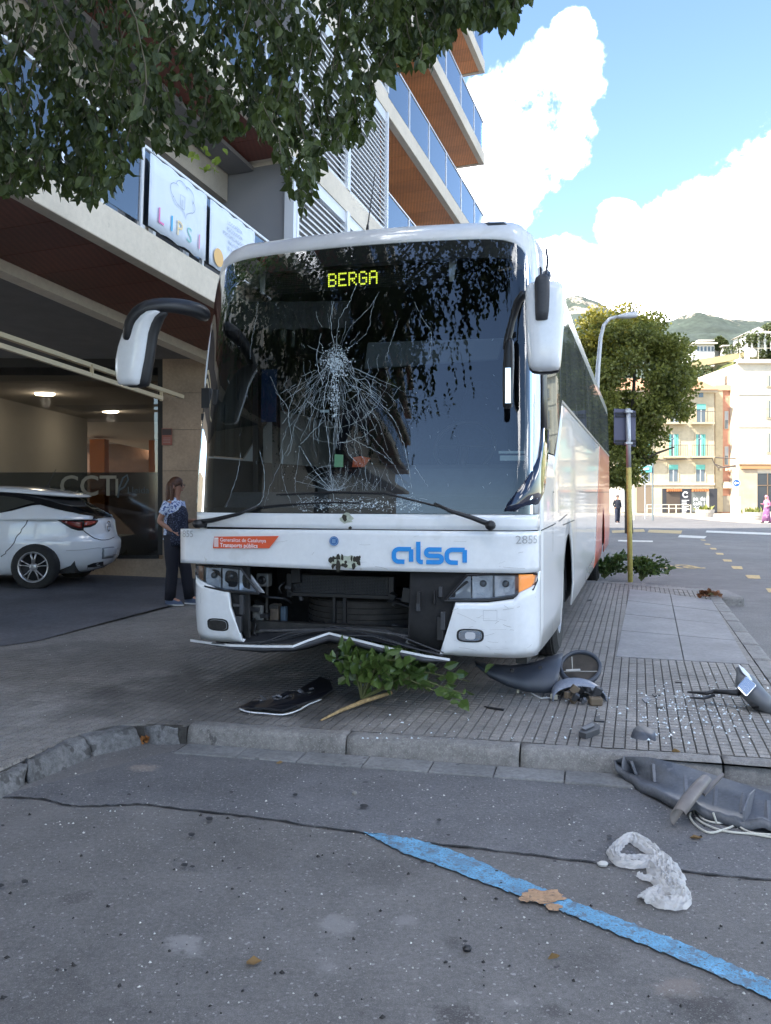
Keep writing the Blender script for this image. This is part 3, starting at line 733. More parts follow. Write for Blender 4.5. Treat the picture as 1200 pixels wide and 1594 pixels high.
decal('torn_paint', [ragged(540, 873, 26, 9, 3)], M_PUTTY, .0135, hoodskin, hood); decal('torn_paint', [ragged(540, 807, 10, 8, 6)], M_PUTTY, .004, skin, bus)
chips = []
for i in range(20): chips.append(ragged(540+random.uniform(-24, 24), 873+random.uniform(-9, 9), random.uniform(1.5, 5), random.uniform(1.5, 5), 30+i, 9))
decal('paint_chip', chips+[ragged(528, 880, 4, 9, 77, 9), ragged(552, 881, 3, 6, 78, 9)], mat('bare_metal_hole', (.03, .028, .02), .8), .0145, hoodskin, hood)
for a_ in ((537, 806, 4, 5, 90, 9), (546, 822, 3, 2.5, 91, 8), (545, 826, 7, 1.2, 92, 8)): decal('dent', [ragged(*a_)], mat('bare_metal_hole', (.03, .028, .02)), .010, skin, bus)
# badge
c = bu(522, 842)
circ = [(c[0]+.034*cos(2*pi*i/24), c[1]+.034*sin(2*pi*i/24)) for i in range(24)]
bd = decal('round_badge', [circ], mat('badge_blue', (.03, .12, .35), .3, coat=1), .018, hoodskin, hood)
mbb = MB(); stroke(mbb, [(c[0]+.028*cos(2*pi*i/20), c[1]+.028*sin(2*pi*i/20)) for i in range(20)], .003, lambda x, z: hoodskin(x, z, .0215), closed=True)
for k in (-.011, -.003, .005, .013): stroke(mbb, [(c[0]-.014, c[1]+k), (c[0]+.014, c[1]+k)], .003, lambda x, z: hoodskin(x, z, .0215))
mbb.build('badge_emblem', mat('pale_blue', (.35, .55, .75), .4), bd)
# red sign
q = [bu(335, 853), bu(422, 853), bu(437, 834), bu(337, 835)]
sg = decal('operator_sign', [q], mat('sign_red', (.72, .10, .035), .4, coat=.5), .0185, hoodskin, hood)
M_SW = mat('sign_white', (.85, .85, .85), .5)
mb = MB(); u0, z0 = q[0]; hh = q[3][1]-q[0][1]
f_ = lambda x, y: hoodskin(u0+.062+x, z0+y+.012, .0205)
text_on(mb, 'Transports públics', .042, f_, bold=.012); text_on(mb, 'Generalitat de Catalunya', .038, lambda x, y: f_(x, y+.040))
for k in range(5): stroke(mb, [(k*.0075, .004), (k*.0075, .068)], .0048, lambda x, y: hoodskin(u0+.016+x, z0+y+.006, .0205))
stroke(mb, [(-.003, .07), (.033, .07)], .006, lambda x, y: hoodskin(u0+.016+x, z0+y+.006, .0206))
mb.build('sign_lettering', M_SW, sg)
# operator lettering 'alsa'
mb = MB(); a_ = bu(611, 877); b_ = bu(722, 877); top = bu(640, 842)
wL = b_[0]-a_[0]; hx = (bu(640, 851)[1]-a_[1]); ha = top[1]-a_[1]; sw = .031
def letter_a(x0, w):
    h = hx-sw; r = min(w, h)*.38
    pts = [(x0+w, 0), (x0+w, h)] 
    o = [(x0+w, h), (x0+r*1.2, h)]+arcpts(x0+r*1.2, h-r, r*1.2, r, 90, 180, 6)[1:]+[(x0, r)]+arcpts(x0+r, r, r, r, 180, 262, 6)[1:]+[(x0+w*.62, -.001)]
    return [pts, o]
fw = lambda x, y: hoodskin(a_[0]+sw/2+x, a_[1]+sw/2+y, .0142)
W1 = wL*.245; xs_ = [0, wL*.345, wL*.455, wL*.74]
for pl in letter_a(xs_[0], W1)+letter_a(xs_[3], W1): stroke(mb, pl, sw, fw)
stroke(mb, [(xs_[1], ha-sw*.6), (xs_[1], .02)]+arcpts(xs_[1]+.022, .022, .022, .022, 180, 262, 5)+[(xs_[1]+.032, 0)], sw, fw)
h = hx-sw; r = h/4; x0 = xs_[2]; w = wL*.215
stroke(mb, [(x0+w, h), (x0+r, h)]+arcpts(x0+r, h-r, r, r, 90, 270, 8)[1:-1]+[(x0+r, h-2*r), (x0+w-r, h-2*r)]+arcpts(x0+w-r, r, r, r, 90, -90, 8)[1:-1]+[(x0+w-r, 0), (x0, 0)], sw, fw)
lets = mb.build('operator_lettering', mat('logo_blue', (.0, .24, .66), .35, coat=.5), hood)
mb = MB(); c = bu(801, 846)
text_on(mb, '2855', .078, lambda x, y: hoodskin(c[0]+x, c[1]+y, .0145)); mb.build('fleet_number', mat('number_grey', (.38, .38, .38), .5), hood); mb = MB()
text_on(mb, '855', .07, lambda x, y: hoodskin(-1.34+x, 1.165+y, .0165)); mb.build('fleet_number', mat('number_grey', (.38, .38, .38), .5), hood)
for k in range(34):
    right = random.random() < .6; px_, py_ = (random.uniform(700, 822), random.uniform(942, 1022)) if right else (random.uniform(400, 820), random.uniform(835, 884)); fn_ = skin if right else hoodskin; of = .0075 if right else .0138
    p_ = bu(px_, py_); l_ = random.uniform(.02, .14); an = random.gauss(0, .25); SC_ = MB(); stroke(SC_, [(p_[0], p_[1]), (p_[0]+l_*.5*cos(an), p_[1]+l_*.5*sin(an)+random.uniform(-.003, .003)), (p_[0]+l_*cos(an), p_[1]+l_*sin(an))], random.uniform(.001, .0028), lambda x, z: fn_(min(x, 1.33), z, of)); SC_.build('scratch', mat('scratch_grey', (.42, .42, .41), .7), bus)
# --- headlamps
def hl(poly_px, name='headlight', flip=1):
    poly = [bu(*p) for p in poly_px]; return poly
HR = [bu(692, 935), bu(727, 895), bu(760, 893.5), bu(827, 894.5), bu(826, 904), bu(815, 918), bu(798, 929), bu(760, 934)]
HR[3] = (USIDE-.07, HR[3][1]); HR[4] = (USIDE-.075, HR[4][1]); HR[5] = (USIDE-.12, HR[5][1])
HLf = [(-p[0], p[1]) for p in HR]
def lamp(poly, s):
    hl = ppanel('headlight', [(u, z) for u, z in poly], mat('lamp_bucket', (.30, .31, .33), .35, metal=.3), -.07, 20, 4, solid=.01)
    ppanel('lens', [(u, z) for u, z in poly], M_HL, .004, 24, 5, parent=hl, solid=.0)
    # rim
    mb = MB(); mb.tube([skin(u, z, .004) for u, z in poly+[poly[0]]], .008, 6, cap=False); mb.build('rim', M_BLACK, hl)
    cz = sum(z for u, z in poly)/len(poly)+.012
    m_ref = mat('lamp_reflector', (.85, .87, .9), .2, metal=.55, bump=(38, .9, .02)); m_bz = mat('lamp_bezel', (.55, .58, .62), .3, metal=.4)
    lo_hi = lambda k: polycut(poly, s*k)
    for (k0, k1, m_) in ((.70, .86, m_bz), (.87, 1.005, m_ref), (1.02, 1.155, m_ref)):
        rows = []
        for i in range(9):
            k = k0+(k1-k0)*i/8; c = lo_hi(k)
            if c is None: continue
            z0, z1 = c[0]+.014, c[1]-.012; bow = .045*(1-(2*i/8-1)**2)
            rows.append([skin(s*k, z0+(z1-z0)*q/6, -.012-bow*(1-(2*q/6-1)**2)-.004) for q in range(7)])
        if len(rows) > 2: mb = MB(); grid(mb, rows); mb.build('reflector', m_, hl, smooth=True)
    for k_ in (.94, 1.09):
        c = skin(s*k_, cz+.004, -.03); mb = MB(); mb.disc_ring([(-.014, 0), (-.018, .012), (-.008, .022), (.01, .025)], (c.x, c.y, c.z), 'y', 14); mb.build('bulb_hood', mat('bulb_hood', (.10, .11, .12), .2, metal=.6), hl, smooth=True)
    # lower trim tray
    lo = [(u, polycut(poly, u)[0]) for u in np.linspace(min(p[0] for p in poly)+.03, max(p[0] for p in poly)-.03, 12)]
    mb = MB(); rows = [[skin(u, z+.006, -.004), skin(u, z+.02, -.03)] for u, z in lo]; grid(mb, rows); mb.build('trim_tray', mat('lamp_tray', (.35, .4, .46), .25, metal=.6), hl)
    ap = [(u, z) for u, z in poly if abs(u) > 1.12]
    k = 1.185
    zc = polycut(poly, s*k)
    zone = [(s*k, zc[0]), (s*k, zc[1])]+sorted([(u, z) for u, z in poly if abs(u) > k], key=lambda q: -q[1])
    ppanel('turn_signal', zone, M_AMB if s > 0 else mat('dull_amber', (.25, .12, .05), .3, coat=1), -.012, 10, 4, parent=hl, solid=.008, label='lit amber turn signal' if s > 0 else None)
    return hl
lamp(HR, 1); lamp(HLf, -1)
# --- bumper corners
zb = .385
BR = [bu(684, 1021), bu(709, 938), bu(722, 938), bu(760, 938), bu(800, 932.5), (1.19, .83), (USIDE-.10, .875), (USIDE-.06, .958), (USIDE, .958), (USIDE, zb), bu(760, 1028)]
BR[0] = (BR[0][0], zb+.01); BR[-1] = (BR[-1][0], zb)
BLt = [bu(378, 994), bu(353, 926), (-.93, .768), (-1.05, .79), (-1.16, .83), (-USIDE+.10, .875), (-USIDE+.06, .958), (-USIDE, .958), (-USIDE, zb+.02), (-1.0, zb+.01)]
BLt[0] = (BLt[0][0], zb+.02)
bmR = ppanel('bumper_corner', BR, M_WHITE, .006, 34, 8, solid=.03)
bmL = ppanel('bumper_corner', BLt, M_WHITE, .006, 34, 8, solid=.03)
for cx_, cy_, s in ((732, 989, 1), (340, 972, -1)):
    c = bu(cx_, cy_); w, h_ = .078, .036
    def ring(w, h, off, n=24): return [skin(c[0]+w*(abs(cos(t))**.6)*(1 if cos(t) > 0 else -1)-s*.25*h*sin(t)*0, c[1]+h*(abs(sin(t))**.6)*(1 if sin(t) > 0 else -1)+s*.0*cos(t), off) for t in [2*pi*i/n for i in range(n)]]
    par = bmR if s > 0 else bmL
    mb = MB(); n = 24; rr = [ring(w*1.18, h_*1.3, .0075), ring(w*1.05, h_*1.1, .014), ring(w, h_, .006)]
    vs = [p for r in rr for p in r]; mb.add(vs, [(k*n+i, k*n+(i+1) % n, (k+1)*n+(i+1) % n, (k+1)*n+i) for k in range(2) for i in range(n)])
    fl = mb.build('fog_light', M_BLACK, par, smooth=True)
    r0 = ring(w*.98, h_*.96, .012); mb = MB().add(r0, [tuple(range(n))]); mb.build('lens', mat('fog_lens', (.5, .52, .55), .12, metal=.8) if s > 0 else M_DARK, fl)
    if s > 0: mb = MB().add(ring(w*.45, h_*.7, .0125), [tuple(range(n))]); mb.build('bulb', mat('fog_bright', (.85, .85, .88), .2, metal=.5), fl)
for cx_, cy_, par in ((763, 958, bmR), (309, 930, bmL)):
    c = bu(cx_, cy_); mb = MB(); stroke(mb, [(c[0]-.045, c[1]-.034), (c[0]+.045, c[1]-.034), (c[0]+.045, c[1]+.034), (c[0]-.045, c[1]+.034)], .003, lambda x, z: skin(x, z, .008), closed=True)
    mb.build('tow_cover_gap', mat('gap_grey', (.42, .43, .45), .5), par)
# --- black inner frames around the open grille
ppanel('grille_surround', [(.42, .46), (.44, .955), (.93, .955), bu(692, 935), bu(708, 939), bu(684, 1017), (.6, .40)], mat('matt_black', (.012, .012, .013), .85, noise=[(14, .4)]), -.03, 20, 3, solid=.02)
ppanel('grille_surround', [(-.78, .955), (-1.16, .955), bu(368, 922), bu(352, 926), bu(378, 992), (-.80, .43)], MATS['matt_black'], -.03, 20, 3, solid=.02)
for k in range(9):
    px_ = random.choice((random.uniform(648, 694), random.uniform(362, 384))); p_ = bu(px_, random.uniform(900, 985)); q_ = skin(p_[0], p_[1], -.02); MB().box(tuple(q_), (random.uniform(.01, .05), .03, random.uniform(.02, .16))).build('surround_rib', random.choice((M_GREYP, M_BLACK)), bus, bevel=.004)
# --- engine bay seen through the missing grille
mb = MB(); mb.bb(-1.15, 1.15, 1.35, 1.4, .25, 1.25); mb.bb(-1.15, 1.15, .1, 1.4, 1.15, 1.2); mb.bb(-1.2, -1.12, .35, 1.35, .3, 1.2); mb.bb(1.12, 1.2, .35, 1.35, .3, 1.2)
mb.build('bay_lining', M_DARK, bus)
p0, p1 = bpl(452, 893, .38), bpl(607, 929, .38)
rad = MB().bb(p0.x, p1.x, .40, .5, p1.z, p0.z-.004); rad = rad.build('radiator', M_DARK, bus, bevel=.006)
f = MB()
nzf = 12
for k in range(nzf): zz = p1.z+.012+(p0.z-p1.z-.03)*k/(nzf-1); f.bb(p0.x+.02, p1.x-.02, .385, .402, zz, zz+.004)
for k in range(36): xx = p0.x+.02+(p1.x-p0.x-.04)*k/35; f.bb(xx, xx+.003, .39, .402, p1.z+.01, p0.z-.015)
o = f.build('cooling_fins', M_GREYP, rad); o['kind'] = 'stuff'
MB().bb(p0.x-.02, p1.x+.02, .375, .41, p1.z-.02, p1.z+.01).bb(p0.x-.03, p0.x+.01, .375, .43, p1.z-.03, p0.z).bb(p1.x-.01, p1.x+.03, .375, .43, p1.z-.03, p0.z).build('radiator_frame', M_BLACK, rad, bevel=.004)
# spare wheel lying flat
c = bpl(548, 952, .5); R0 = .50; tyre = MB()
prof_t = [(-.13, .28), (-.135, .40), (-.12, .47)]
for k in range(5):
    z0 = -.105+k*.044; prof_t += [(z0, .5), (z0+.034, .5), (z0+.036, .488), (z0+.042, .488)]
prof_t += [(.12, .47), (.135, .40), (.13, .28)]
tyre.disc_ring(prof_t, (c.x+.02, .42+.5, c.z-.03), 'z', 48)
tyre.build('spare_wheel', mat('spare_rubber', (.032, .028, .025), .8, noise=(12, .4), bump=(60, .4, .004)), bus)
MB().bb(c.x-.12, c.x-.10, .40, .43, c.z-.2, c.z+.15).bb(c.x-.04, c.x-.015, .40, .43, c.z-.2, c.z+.15).build('wheel_strap', M_BLACK, bus)
# brackets, horn, hoses
def bp_(px_, py_, y): p = bpl(px_, py_, y); return (p.x, p.y, p.z)
c = bpl(408, 903, .3); hn = MB().box((c.x, .34, c.z), (.1, .08, .1)).build('horn_bracket', mat('grey_cast', (.14, .14, .14), .6, noise=(20, .3)), bus, bevel=.01)
MB().disc_ring([(.29, .0), (.285, .02), (.292, .032), (.3, .034)], (c.x, 0, c.z), 'y', 16).build('horn', M_BLACK, hn)
m_gal = mat('galvanised_bracket', (.2, .205, .2), .6, noise=[(20, .4), (70, .2)])
a, b = bpl(393, 942, .3), bpl(408, 990, .3); MB().bb(a.x, b.x, .3, .33, b.z, a.z).build('bracket', m_gal, bus, bevel=.004)
a, b = bpl(419, 940, .42), bpl(433, 978, .42); MB().bb(a.x, b.x, .42, .5, b.z, a.z).build('reservoir', mat('tan_plastic', (.14, .11, .085), .7, noise=(15, .3)), bus, bevel=.01)
a, b = bpl(436, 944, .4), bpl(444, 980, .4); MB().bb(a.x, b.x, .4, .45, b.z, a.z).build('reservoir', mat('blue_plastic', (.055, .085, .12), .6, noise=(15, .3)), bus, bevel=.008)
MB().tube([bp_(416, 908, .33), bp_(415, 945, .34), bp_(416, 985, .33)], .014, 8).tube([bp_(375, 895, .2), bp_(380, 940, .22), bp_(385, 995, .2)], .014, 8).build('strut', M_DARK, bus)
MB().tube([bp_(405, 982, .12), bp_(470, 981, .1), bp_(560, 980, .1), bp_(640, 991, .12)], .012, 8).build('impact_bar', mat('scuffed_bar', (.06, .06, .062), .5, noise=(30, .4)), bus)
for i, pts in enumerate([[(400, 925, .3), (420, 931, .25), (445, 930, .3), (455, 940, .4)], [(600, 935, .35), (625, 940, .3), (650, 948, .32), (660, 970, .35)], [(640, 905, .3), (648, 925, .28), (655, 935, .3), (650, 905, .35), (663, 930, .3)], [(655, 985, .2), (672, 982, .18), (678, 1000, .2), (665, 1012, .18), (652, 1005, .2)], [(395, 960, .28), (400, 975, .2), (392, 985, .24), (405, 995, .2)], [(610, 930, .4), (640, 935, .4), (660, 940, .4)], [(445, 905, .35), (430, 915, .3), (440, 925, .33)]]):
    MB().tube([bp_(*p) for p in pts], .012 if i != 2 else .008, 7).build('hose', M_BLACK, bus, smooth=True, sub=1)
a = bpl(640, 1000, .14)
MB().box((a.x, .14, a.z), (.07, .02, .045), Euler((0, .5, 0)).to_matrix()).box((a.x+.06, .14, a.z+.06), (.03, .02, .09), Euler((0, .4, 0)).to_matrix()).box((a.x+.04, .13, a.z-.04), (.02, .03, .09), Euler((0, -.4, 0)).to_matrix()).build('snapped_bracket', m_gal, bus, bevel=.004)
for k in range(26):
    px_, py_ = random.choice([(random.uniform(385, 470), random.uniform(895, 990)), (random.uniform(610, 665), random.uniform(895, 985)), (random.uniform(460, 640), random.uniform(975, 1000))])
    a = bpl(px_, py_, random.uniform(.2, .5)); 
    MB().box(tuple(a), (random.uniform(.02, .1), random.uniform(.02, .08), random.uniform(.02, .12)), Euler((random.uniform(-.3, .3), random.uniform(-.4, .4), 0)).to_matrix()).build('bay_fitting', random.choice((M_DARK, M_GREYP, M_BLACK)), bus, bevel=.004)
# crossbeam and broken lower lip
MB().bb(-.9, .75, .25, .32, .46, .53).build('crossbeam', M_DARK, bus)
lip_t = [(296, 995, .16), (330, 1000, .02), (358, 1003, -.03), (410, 1004.5, -.05), (456, 1004.5, -.08), (480, 995, -.03), (512, 984, .02), (560, 996, -.02), (620, 1011, -.04), (660, 1019, -.02), (700, 1025, .02)]
lip_b = [(310, 999, .2), (340, 1006, .06), (365, 1012, 0), (410, 1016, 0), (456, 1014, -.02), (480, 1010, .02), (512, 1000, .06), (560, 1009, .04), (620, 1026, 0), (660, 1032, 0), (700, 1029, .03)]
def between(a, b, n=4):
    out = []
    for i in range(len(a)-1):
        for k in range(n): t = k/n; out.append(tuple(a[i][j]+(b if False else a[i+1][j]-a[i][j])*t if True else 0 for j in range(3)))
    return out+[a[-1]]
T_, B_ = between(lip_t, None), between(lip_b, None)
ledge = [(px_, py_+3.6, y) for px_, py_, y in T_]
mb = MB(); grid(mb, [[bp_(*q) for q in T_], [bp_(*q) for q in ledge]]); lip = mb.build('lower_lip', M_WHITE, bus, solid=.006, label='buckled white lower lip hanging with a crease in the middle')
mb = MB(); grid(mb, [[bp_(*q) for q in ledge], [bp_((a[0]+b[0])/2, (a[1]+b[1])/2+1, (a[2]+b[2])/2-.03) for a, b in zip(ledge, B_)], [bp_(*q) for q in B_]]); mb.build('lip_valance', M_GREYP, lip, solid=.005, smooth=True)
mb = MB()
for pts in ([(405, 1003, 0), (470, 985, .02), (540, 977, .05), (600, 981, .03), (660, 1005, 0), (690, 1016, 0)], [(380, 1001, .0), (440, 996, .1), (520, 975, .1), (590, 990, .08), (650, 1010, .04)], [(520, 988, .03), (580, 990, .02), (640, 1008, .0), (690, 1020, 0)], [(330, 1001, 0), (392, 1006, -.02), (450, 985, .06), (530, 978, .1)]):
    mb.tube([bp_(*p) for p in between(pts, None, 3)], .011, 6, flat=.4)
mb.build('torn_trim_strip', M_GREYP, lip, smooth=True)
mb = MB()
mb.add([bp_(*q) for q in [(355, 1001, .05), (455, 1001, .02), (512, 982, .12), (690, 1020, .04), (660, 990, .3), (520, 975, .35), (400, 985, .3)]], [(0, 1, 2, 5, 6), (2, 3, 4, 5)]); mb.build('undertray', M_GREYP, lip, solid=.006)
# --- wipers
mb = MB(); mb.tube([bp_(766, 818, -.02), bp_(735, 806, -.03), bp_(700, 795, -.05), bp_(676, 784, -.05)], [.024, .02, .017, .012], 8, flat=.8)
mb.disc_ring([(-.055, 0), (-.05, .03), (.0, .034)], (bpl(763, 818, -.02).x, 0, bpl(763, 818, -.02).z), 'y', 14)
wp = mb.build('wiper', M_BLACK, bus, smooth=True)
MB().tube([bp_(690, 790, -.03), bp_(600, 768, -.02), bp_(520, 766, -.01), bp_(430, 770, -.01)], [.006, .008, .008, .005], 6).build('blade', M_BLACK, wp)
mb = MB(); mb.tube([bp_(306, 813, .04), bp_(330, 810, .0), bp_(372, 800, -.03), bp_(400, 788, -.02)], [.024, .022, .016, .012], 8, flat=.8)
mb.disc_ring([(-.04, 0), (-.035, .03), (.1, .034)], (bpl(313, 815, .04).x, 0, bpl(313, 815, .04).z), 'y', 14)
wp = mb.build('wiper', M_BLACK, bus, smooth=True)
MB().tube([bp_(395, 790, -.02), bp_(450, 785, -.02), bp_(520, 782, -.02), bp_(560, 783, -.02)], [.006, .007, .007, .005], 6).build('blade', M_BLACK, wp)
# --- sides
WR, ARCH = 2.38, 9.9+.35
def arch(y): 
    z = zb
    for cy_, r_ in ((2.38, .60), (10.25, .60)):
        if abs(y-cy_) < r_: z = max(z, .52+sqrt(r_*r_-(y-cy_)**2))
    return z
def sfn(s):
    def f(y, v, off=0):
        p = skin(uy(y), v, off); return Vector((s*p.x, p.y, p.z))
    return f
ey = [2.38+.6*cos(radians(a)) for a in range(0, 181, 9)]+[10.25+.6*cos(radians(a)) for a in range(0, 181, 12)]
def side_panels(s):
    f = sfn(s); ZS = 2.27
    lowc = lambda y: arch(y)
    nm = lambda n: n
    wf = ppanel('side_panel', [(.27, zb), (7.2, zb), (8.9, ZS), (1.7, ZS), (1.05, 1.78), (.27, 1.78)], M_SIDE, 0, 50, 8, fn=f, clamp=lowc, extra_u=[y for y in ey if y < 7], solid=.015, flip=s < 0)
    rd = ppanel('rear_panel', [(7.2, zb), (13.5, zb), (13.5, ZS), (8.9, ZS)], M_RED, 0, 40, 8, fn=f, clamp=lowc, extra_u=[y for y in ey if y > 7.3], solid=.015, label='red rear side panel', flip=s < 0)
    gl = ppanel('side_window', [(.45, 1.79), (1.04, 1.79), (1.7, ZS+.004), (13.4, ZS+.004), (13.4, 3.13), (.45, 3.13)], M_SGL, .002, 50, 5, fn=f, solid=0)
    for y in (1.9, 3.6, 5.3, 7.0, 8.7, 10.4, 12.1): mb = MB(); grid(mb, [[f(y+d, 2.3, -.012), f(y+d, 3.1, -.012)] for d in (-.07, .07)]); mb.build('window_pillar', M_BLACK, gl)
    for y in (3.6, 5.3, 7.0, 8.7, 10.4, 12.1): mb = MB(); grid(mb, [[f(y+d, 2.29, .004), f(y+d, 3.12, .004)] for d in (-.012, .012)]); mb.build('glass_joint', M_BLACK, gl)
    mb = MB(); stroke(mb, [(1.05, 1.785), (1.7, ZS), (2.2, ZS), (13.45, ZS)], .03, lambda y, z: f(y, z, .006)); mb.build('window_seal', mat('seal_beige', (.30, .27, .23), .5) , gl)
    return wf, rd, gl
wfR, rdR, glR = side_panels(1); wfL, rdL, glL = side_panels(-1)
mb = MB(); grid(mb, [[skin(-(UW+(USIDE+.2-UW)*k/8), ZB+(3.14-ZB)*j/12, .003) for j in range(13)] for k in range(9)][::-1]); mb.build('pillar_glass', mat('smoked_pillar', (.035, .037, .036), .35), bus, smooth=True, solid=.006)
f = sfn(1); g = MB()
M_GAP = mat('panel_gap', (.03, .03, .03), .7)
for pts in ([(.95, 1.50), (5, 1.50), (13.4, 1.50)], [(.95, 1.50), (.95, 1.28)], [(1.55, 1.5), (1.55, 1.30)], [(1.75, 1.48), (1.75, 1.22), (3.1, 1.22)], [(.3, 1.235), (.95, 1.25), (1.55, 1.27), (2.2, 1.3)], [(3.4, .42), (3.4, 1.22)], [(5.2, .42), (5.2, 1.22)], [(7.0, .42), (7.0, 1.22)], [(8.8, .45), (8.8, 1.5)], [(11.5, .45), (11.5, 1.5)], [(.95, .42), (.95, 1.25)]):
    stroke(g, pts, .009, lambda y, z: f(y, z, .002))
g.build('door_gap', M_GAP, wfR)
for px_, py_ in ((904.5, 879), (920.5, 862), (931.5, 851)):
    y, z = bside(px_, py_); MB().bb(0, .02, -.05, .05, -.07, .07).build('flap_latch', M_BLACK, wfR, bevel=.005).location = (1.30, y, z)
y, z = bside(868, 912); sm = MB().bb(0, .03, -.07, .07, -.05, .05).build('side_marker', M_AMB, wfR, bevel=.008); sm.location = (1.285, y, z)
# driver window frame: black strip running down into a quarter glass, its reflected blue painted into the base colour
pts = [bside(852.5, 582), bside(852.5, 690)]
rows = []
edge = [(3.12, .30, .52), (2.6, .30, .52), (2.2, .32, .56), (1.95, .32, .62), (1.75, .22, .58), (1.6, .1, .48), (1.5, .02, .38), (1.42, -.04, .2), (1.37, -.06, .02)]
mb = MB(); grid(mb, [[f(max(a_+(b_-a_)*k/3, -.24), z, .01) for k in range(4)] for z, a_, b_ in edge[:4]]); mb.build('pillar_trim', M_BLACK, bus, smooth=True, solid=.01)
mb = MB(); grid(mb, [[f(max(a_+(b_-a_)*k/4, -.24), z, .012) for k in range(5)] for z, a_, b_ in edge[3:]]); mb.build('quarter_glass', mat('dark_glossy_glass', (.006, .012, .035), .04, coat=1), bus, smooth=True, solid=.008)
# windscreen pillars behind the near corner, rear end, floor pans
mb = MB(); mb.bb(-1.28, 1.28, 13.35, 13.5, .4, 2.27); mb.build('rear_end', M_RED, bus, bevel=.04); mb = MB(); mb.bb(-1.2, 1.2, 13.3, 13.48, 2.27, 3.2); mb.build('rear_window', M_BLACK, bus, bevel=.04)
mb = MB(); mb.bb(-1.1, 1.1, 1.4, 1.75, .3, 1.2); mb.bb(-1.24, 1.24, 3.1, 9.5, .40, 1.15); mb.bb(-.55, .55, 1.7, 3.1, .4, 1.15); mb.bb(-1.24, 1.24, 11, 13.3, .45, 1.2); mb.bb(-.5, .5, 9.5, 11, .4, 1.15)
mb.bb(-1.24, 1.24, 1.0, 13.3, 1.17, 1.21); mb.build('underbody', M_DARK, bus)
# wheels
def wheel(x, y, z0, s, R=.51, wd=.3, steer=0):
    t = MB(); pr = [(-wd/2, R*.6), (-wd/2-.004, R*.85), (-wd/2+.03, R*.97)]
    for k in range(4): a = -wd/2+.04+k*(wd-.08)/4; pr += [(a, R), (a+.045, R), (a+.048, R-.012), (a+.056, R-.012)]
    pr += [(wd/2-.03, R*.97), (wd/2+.004, R*.85), (wd/2, R*.6)]
    t.disc_ring(pr, (0, 0, 0), 'x', 40); tob = t.build('wheel', M_RUB, bus); tob.location = (x, y, z0+R); tob.rotation_euler = (0, 0, steer)
    r = MB(); e = wd/2*s
    r.disc_ring([(e*.98, R*.6), (e*.9, R*.56), (e*.4, R*.5), (e*.35, R*.3), (e*.6, R*.26), (e*.62, 0)], (0, 0, 0), 'x', 28); rm = r.build('rim', M_STEEL, tob, smooth=True)
    b = MB()
    for k in range(10): t_ = 2*pi*k/10; b.tube([(e*.35, R*.4*cos(t_), R*.4*sin(t_)), (e*.55, R*.4*cos(t_), R*.4*sin(t_))], .014, 6)
    b.build('wheel_nut', M_STEEL, tob)
wheel(1.1, 2.38, 0, 1, steer=.0); wheel(-1.1, 2.38, 0, -1)
for s in (-1, 1):
    wheel(s*1.1, 10.25, -.12, s, R=.51); wheel(s*.76, 10.25, -.12, s, R=.51)
for s in (-1, 1):
    mb = MB(); rows = []
    for a in range(0, 181, 12): t_ = radians(a); rows.append([(s*x, 2.38+.62*cos(t_), .52+.62*sin(t_)) for x in (1.26, .7)])
    grid(mb, rows); mb.build('wheel_arch_liner', M_BLACK, bus)
ys_, zs_ = bside(880, 885); mb = MB(); 
mb.add([(1.20, 1.82, .95), (1.2, 1.86, .62), (1.2, 2.12, .50), (1.2, 1.93, .80)], [(0, 1, 2, 3)]); mb.build('torn_mudflap', M_DARK, bus, solid=.01)
# --- mirrors
def ringloft(stations, n=20, ex=3.2):
    """stations: (centre, half-x, half-y) -> closed lofted body, rings in local xy"""
    mb = MB()
    for c, a, b in stations:
        for j in range(n):
            t = 2*pi*j/n; cc, ss = cos(t), sin(t)
            mb.v.append((c[0]+a*abs(cc)**(2/ex)*(1 if cc >= 0 else -1), c[1]+b*abs(ss)**(2/ex)*(1 if ss >= 0 else -1), c[2]))
    k = len(stations)
    for i in range(k-1):
        for j in range(n): mb.f.append((i*n+j, i*n+(j+1) % n, (i+1)*n+(j+1) % n, (i+1)*n+j)); mb.m.append(0)
    mb.f.append(tuple(range(n-1, -1, -1))); mb.f.append(tuple((k-1)*n+j for j in range(n))); mb.m += [0, 0]
    return mb
def pxst(rows_, yl, hy, oy=0):
    """rows (py, pxL, pxR) -> stations at local depth yl"""
    st = []
    for r in rows_:
        py_, l, r_ = r[:3]; k = r[3] if len(r) > 3 else 1
        a, b = bpl(l, py_, yl), bpl(r_, py_, yl); st.append((((a.x+b.x)/2, yl+oy, (a.z+b.z)/2), (b.x-a.x)/2, hy*k))
    return st
yR = -.28
mrows = [(578, 840, 858, .45), (576, 829, 869, .7), (571, 824, 872, .9), (560, 821.5, 873.5), (530, 819.5, 876), (500, 818, 878.5), (470, 817.5, 880.5), (455, 818, 879.5, .95), (446, 819.5, 876, .85), (441, 824, 870, .6), (440, 833, 862, .4)]
mr = ringloft(pxst(mrows[::-1][::-1], yR, .085)[::1], 24).build('mirror', M_WHITE, bus, smooth=True)
brow = [(r[0]+2.5 if r[0] > 560 else r[0], r[1]-1.6, r[2]-1.2, (r[3] if len(r) > 3 else 1)) for r in mrows]
ringloft(pxst(brow, yR, .06, .055), 24).build('mirror_back', M_BLACK, mr, smooth=True)
crow = [(500, 836, 851, .6), (498.5, 834, 853.5, .9), (485, 833, 855.5), (460, 832.5, 856.5), (440, 832, 856), (433, 834, 855, .9), (429, 839, 852, .6)]
ringloft(pxst(crow, yR-.06, .055), 16).build('arm_cap', M_GREYP, mr, smooth=True)
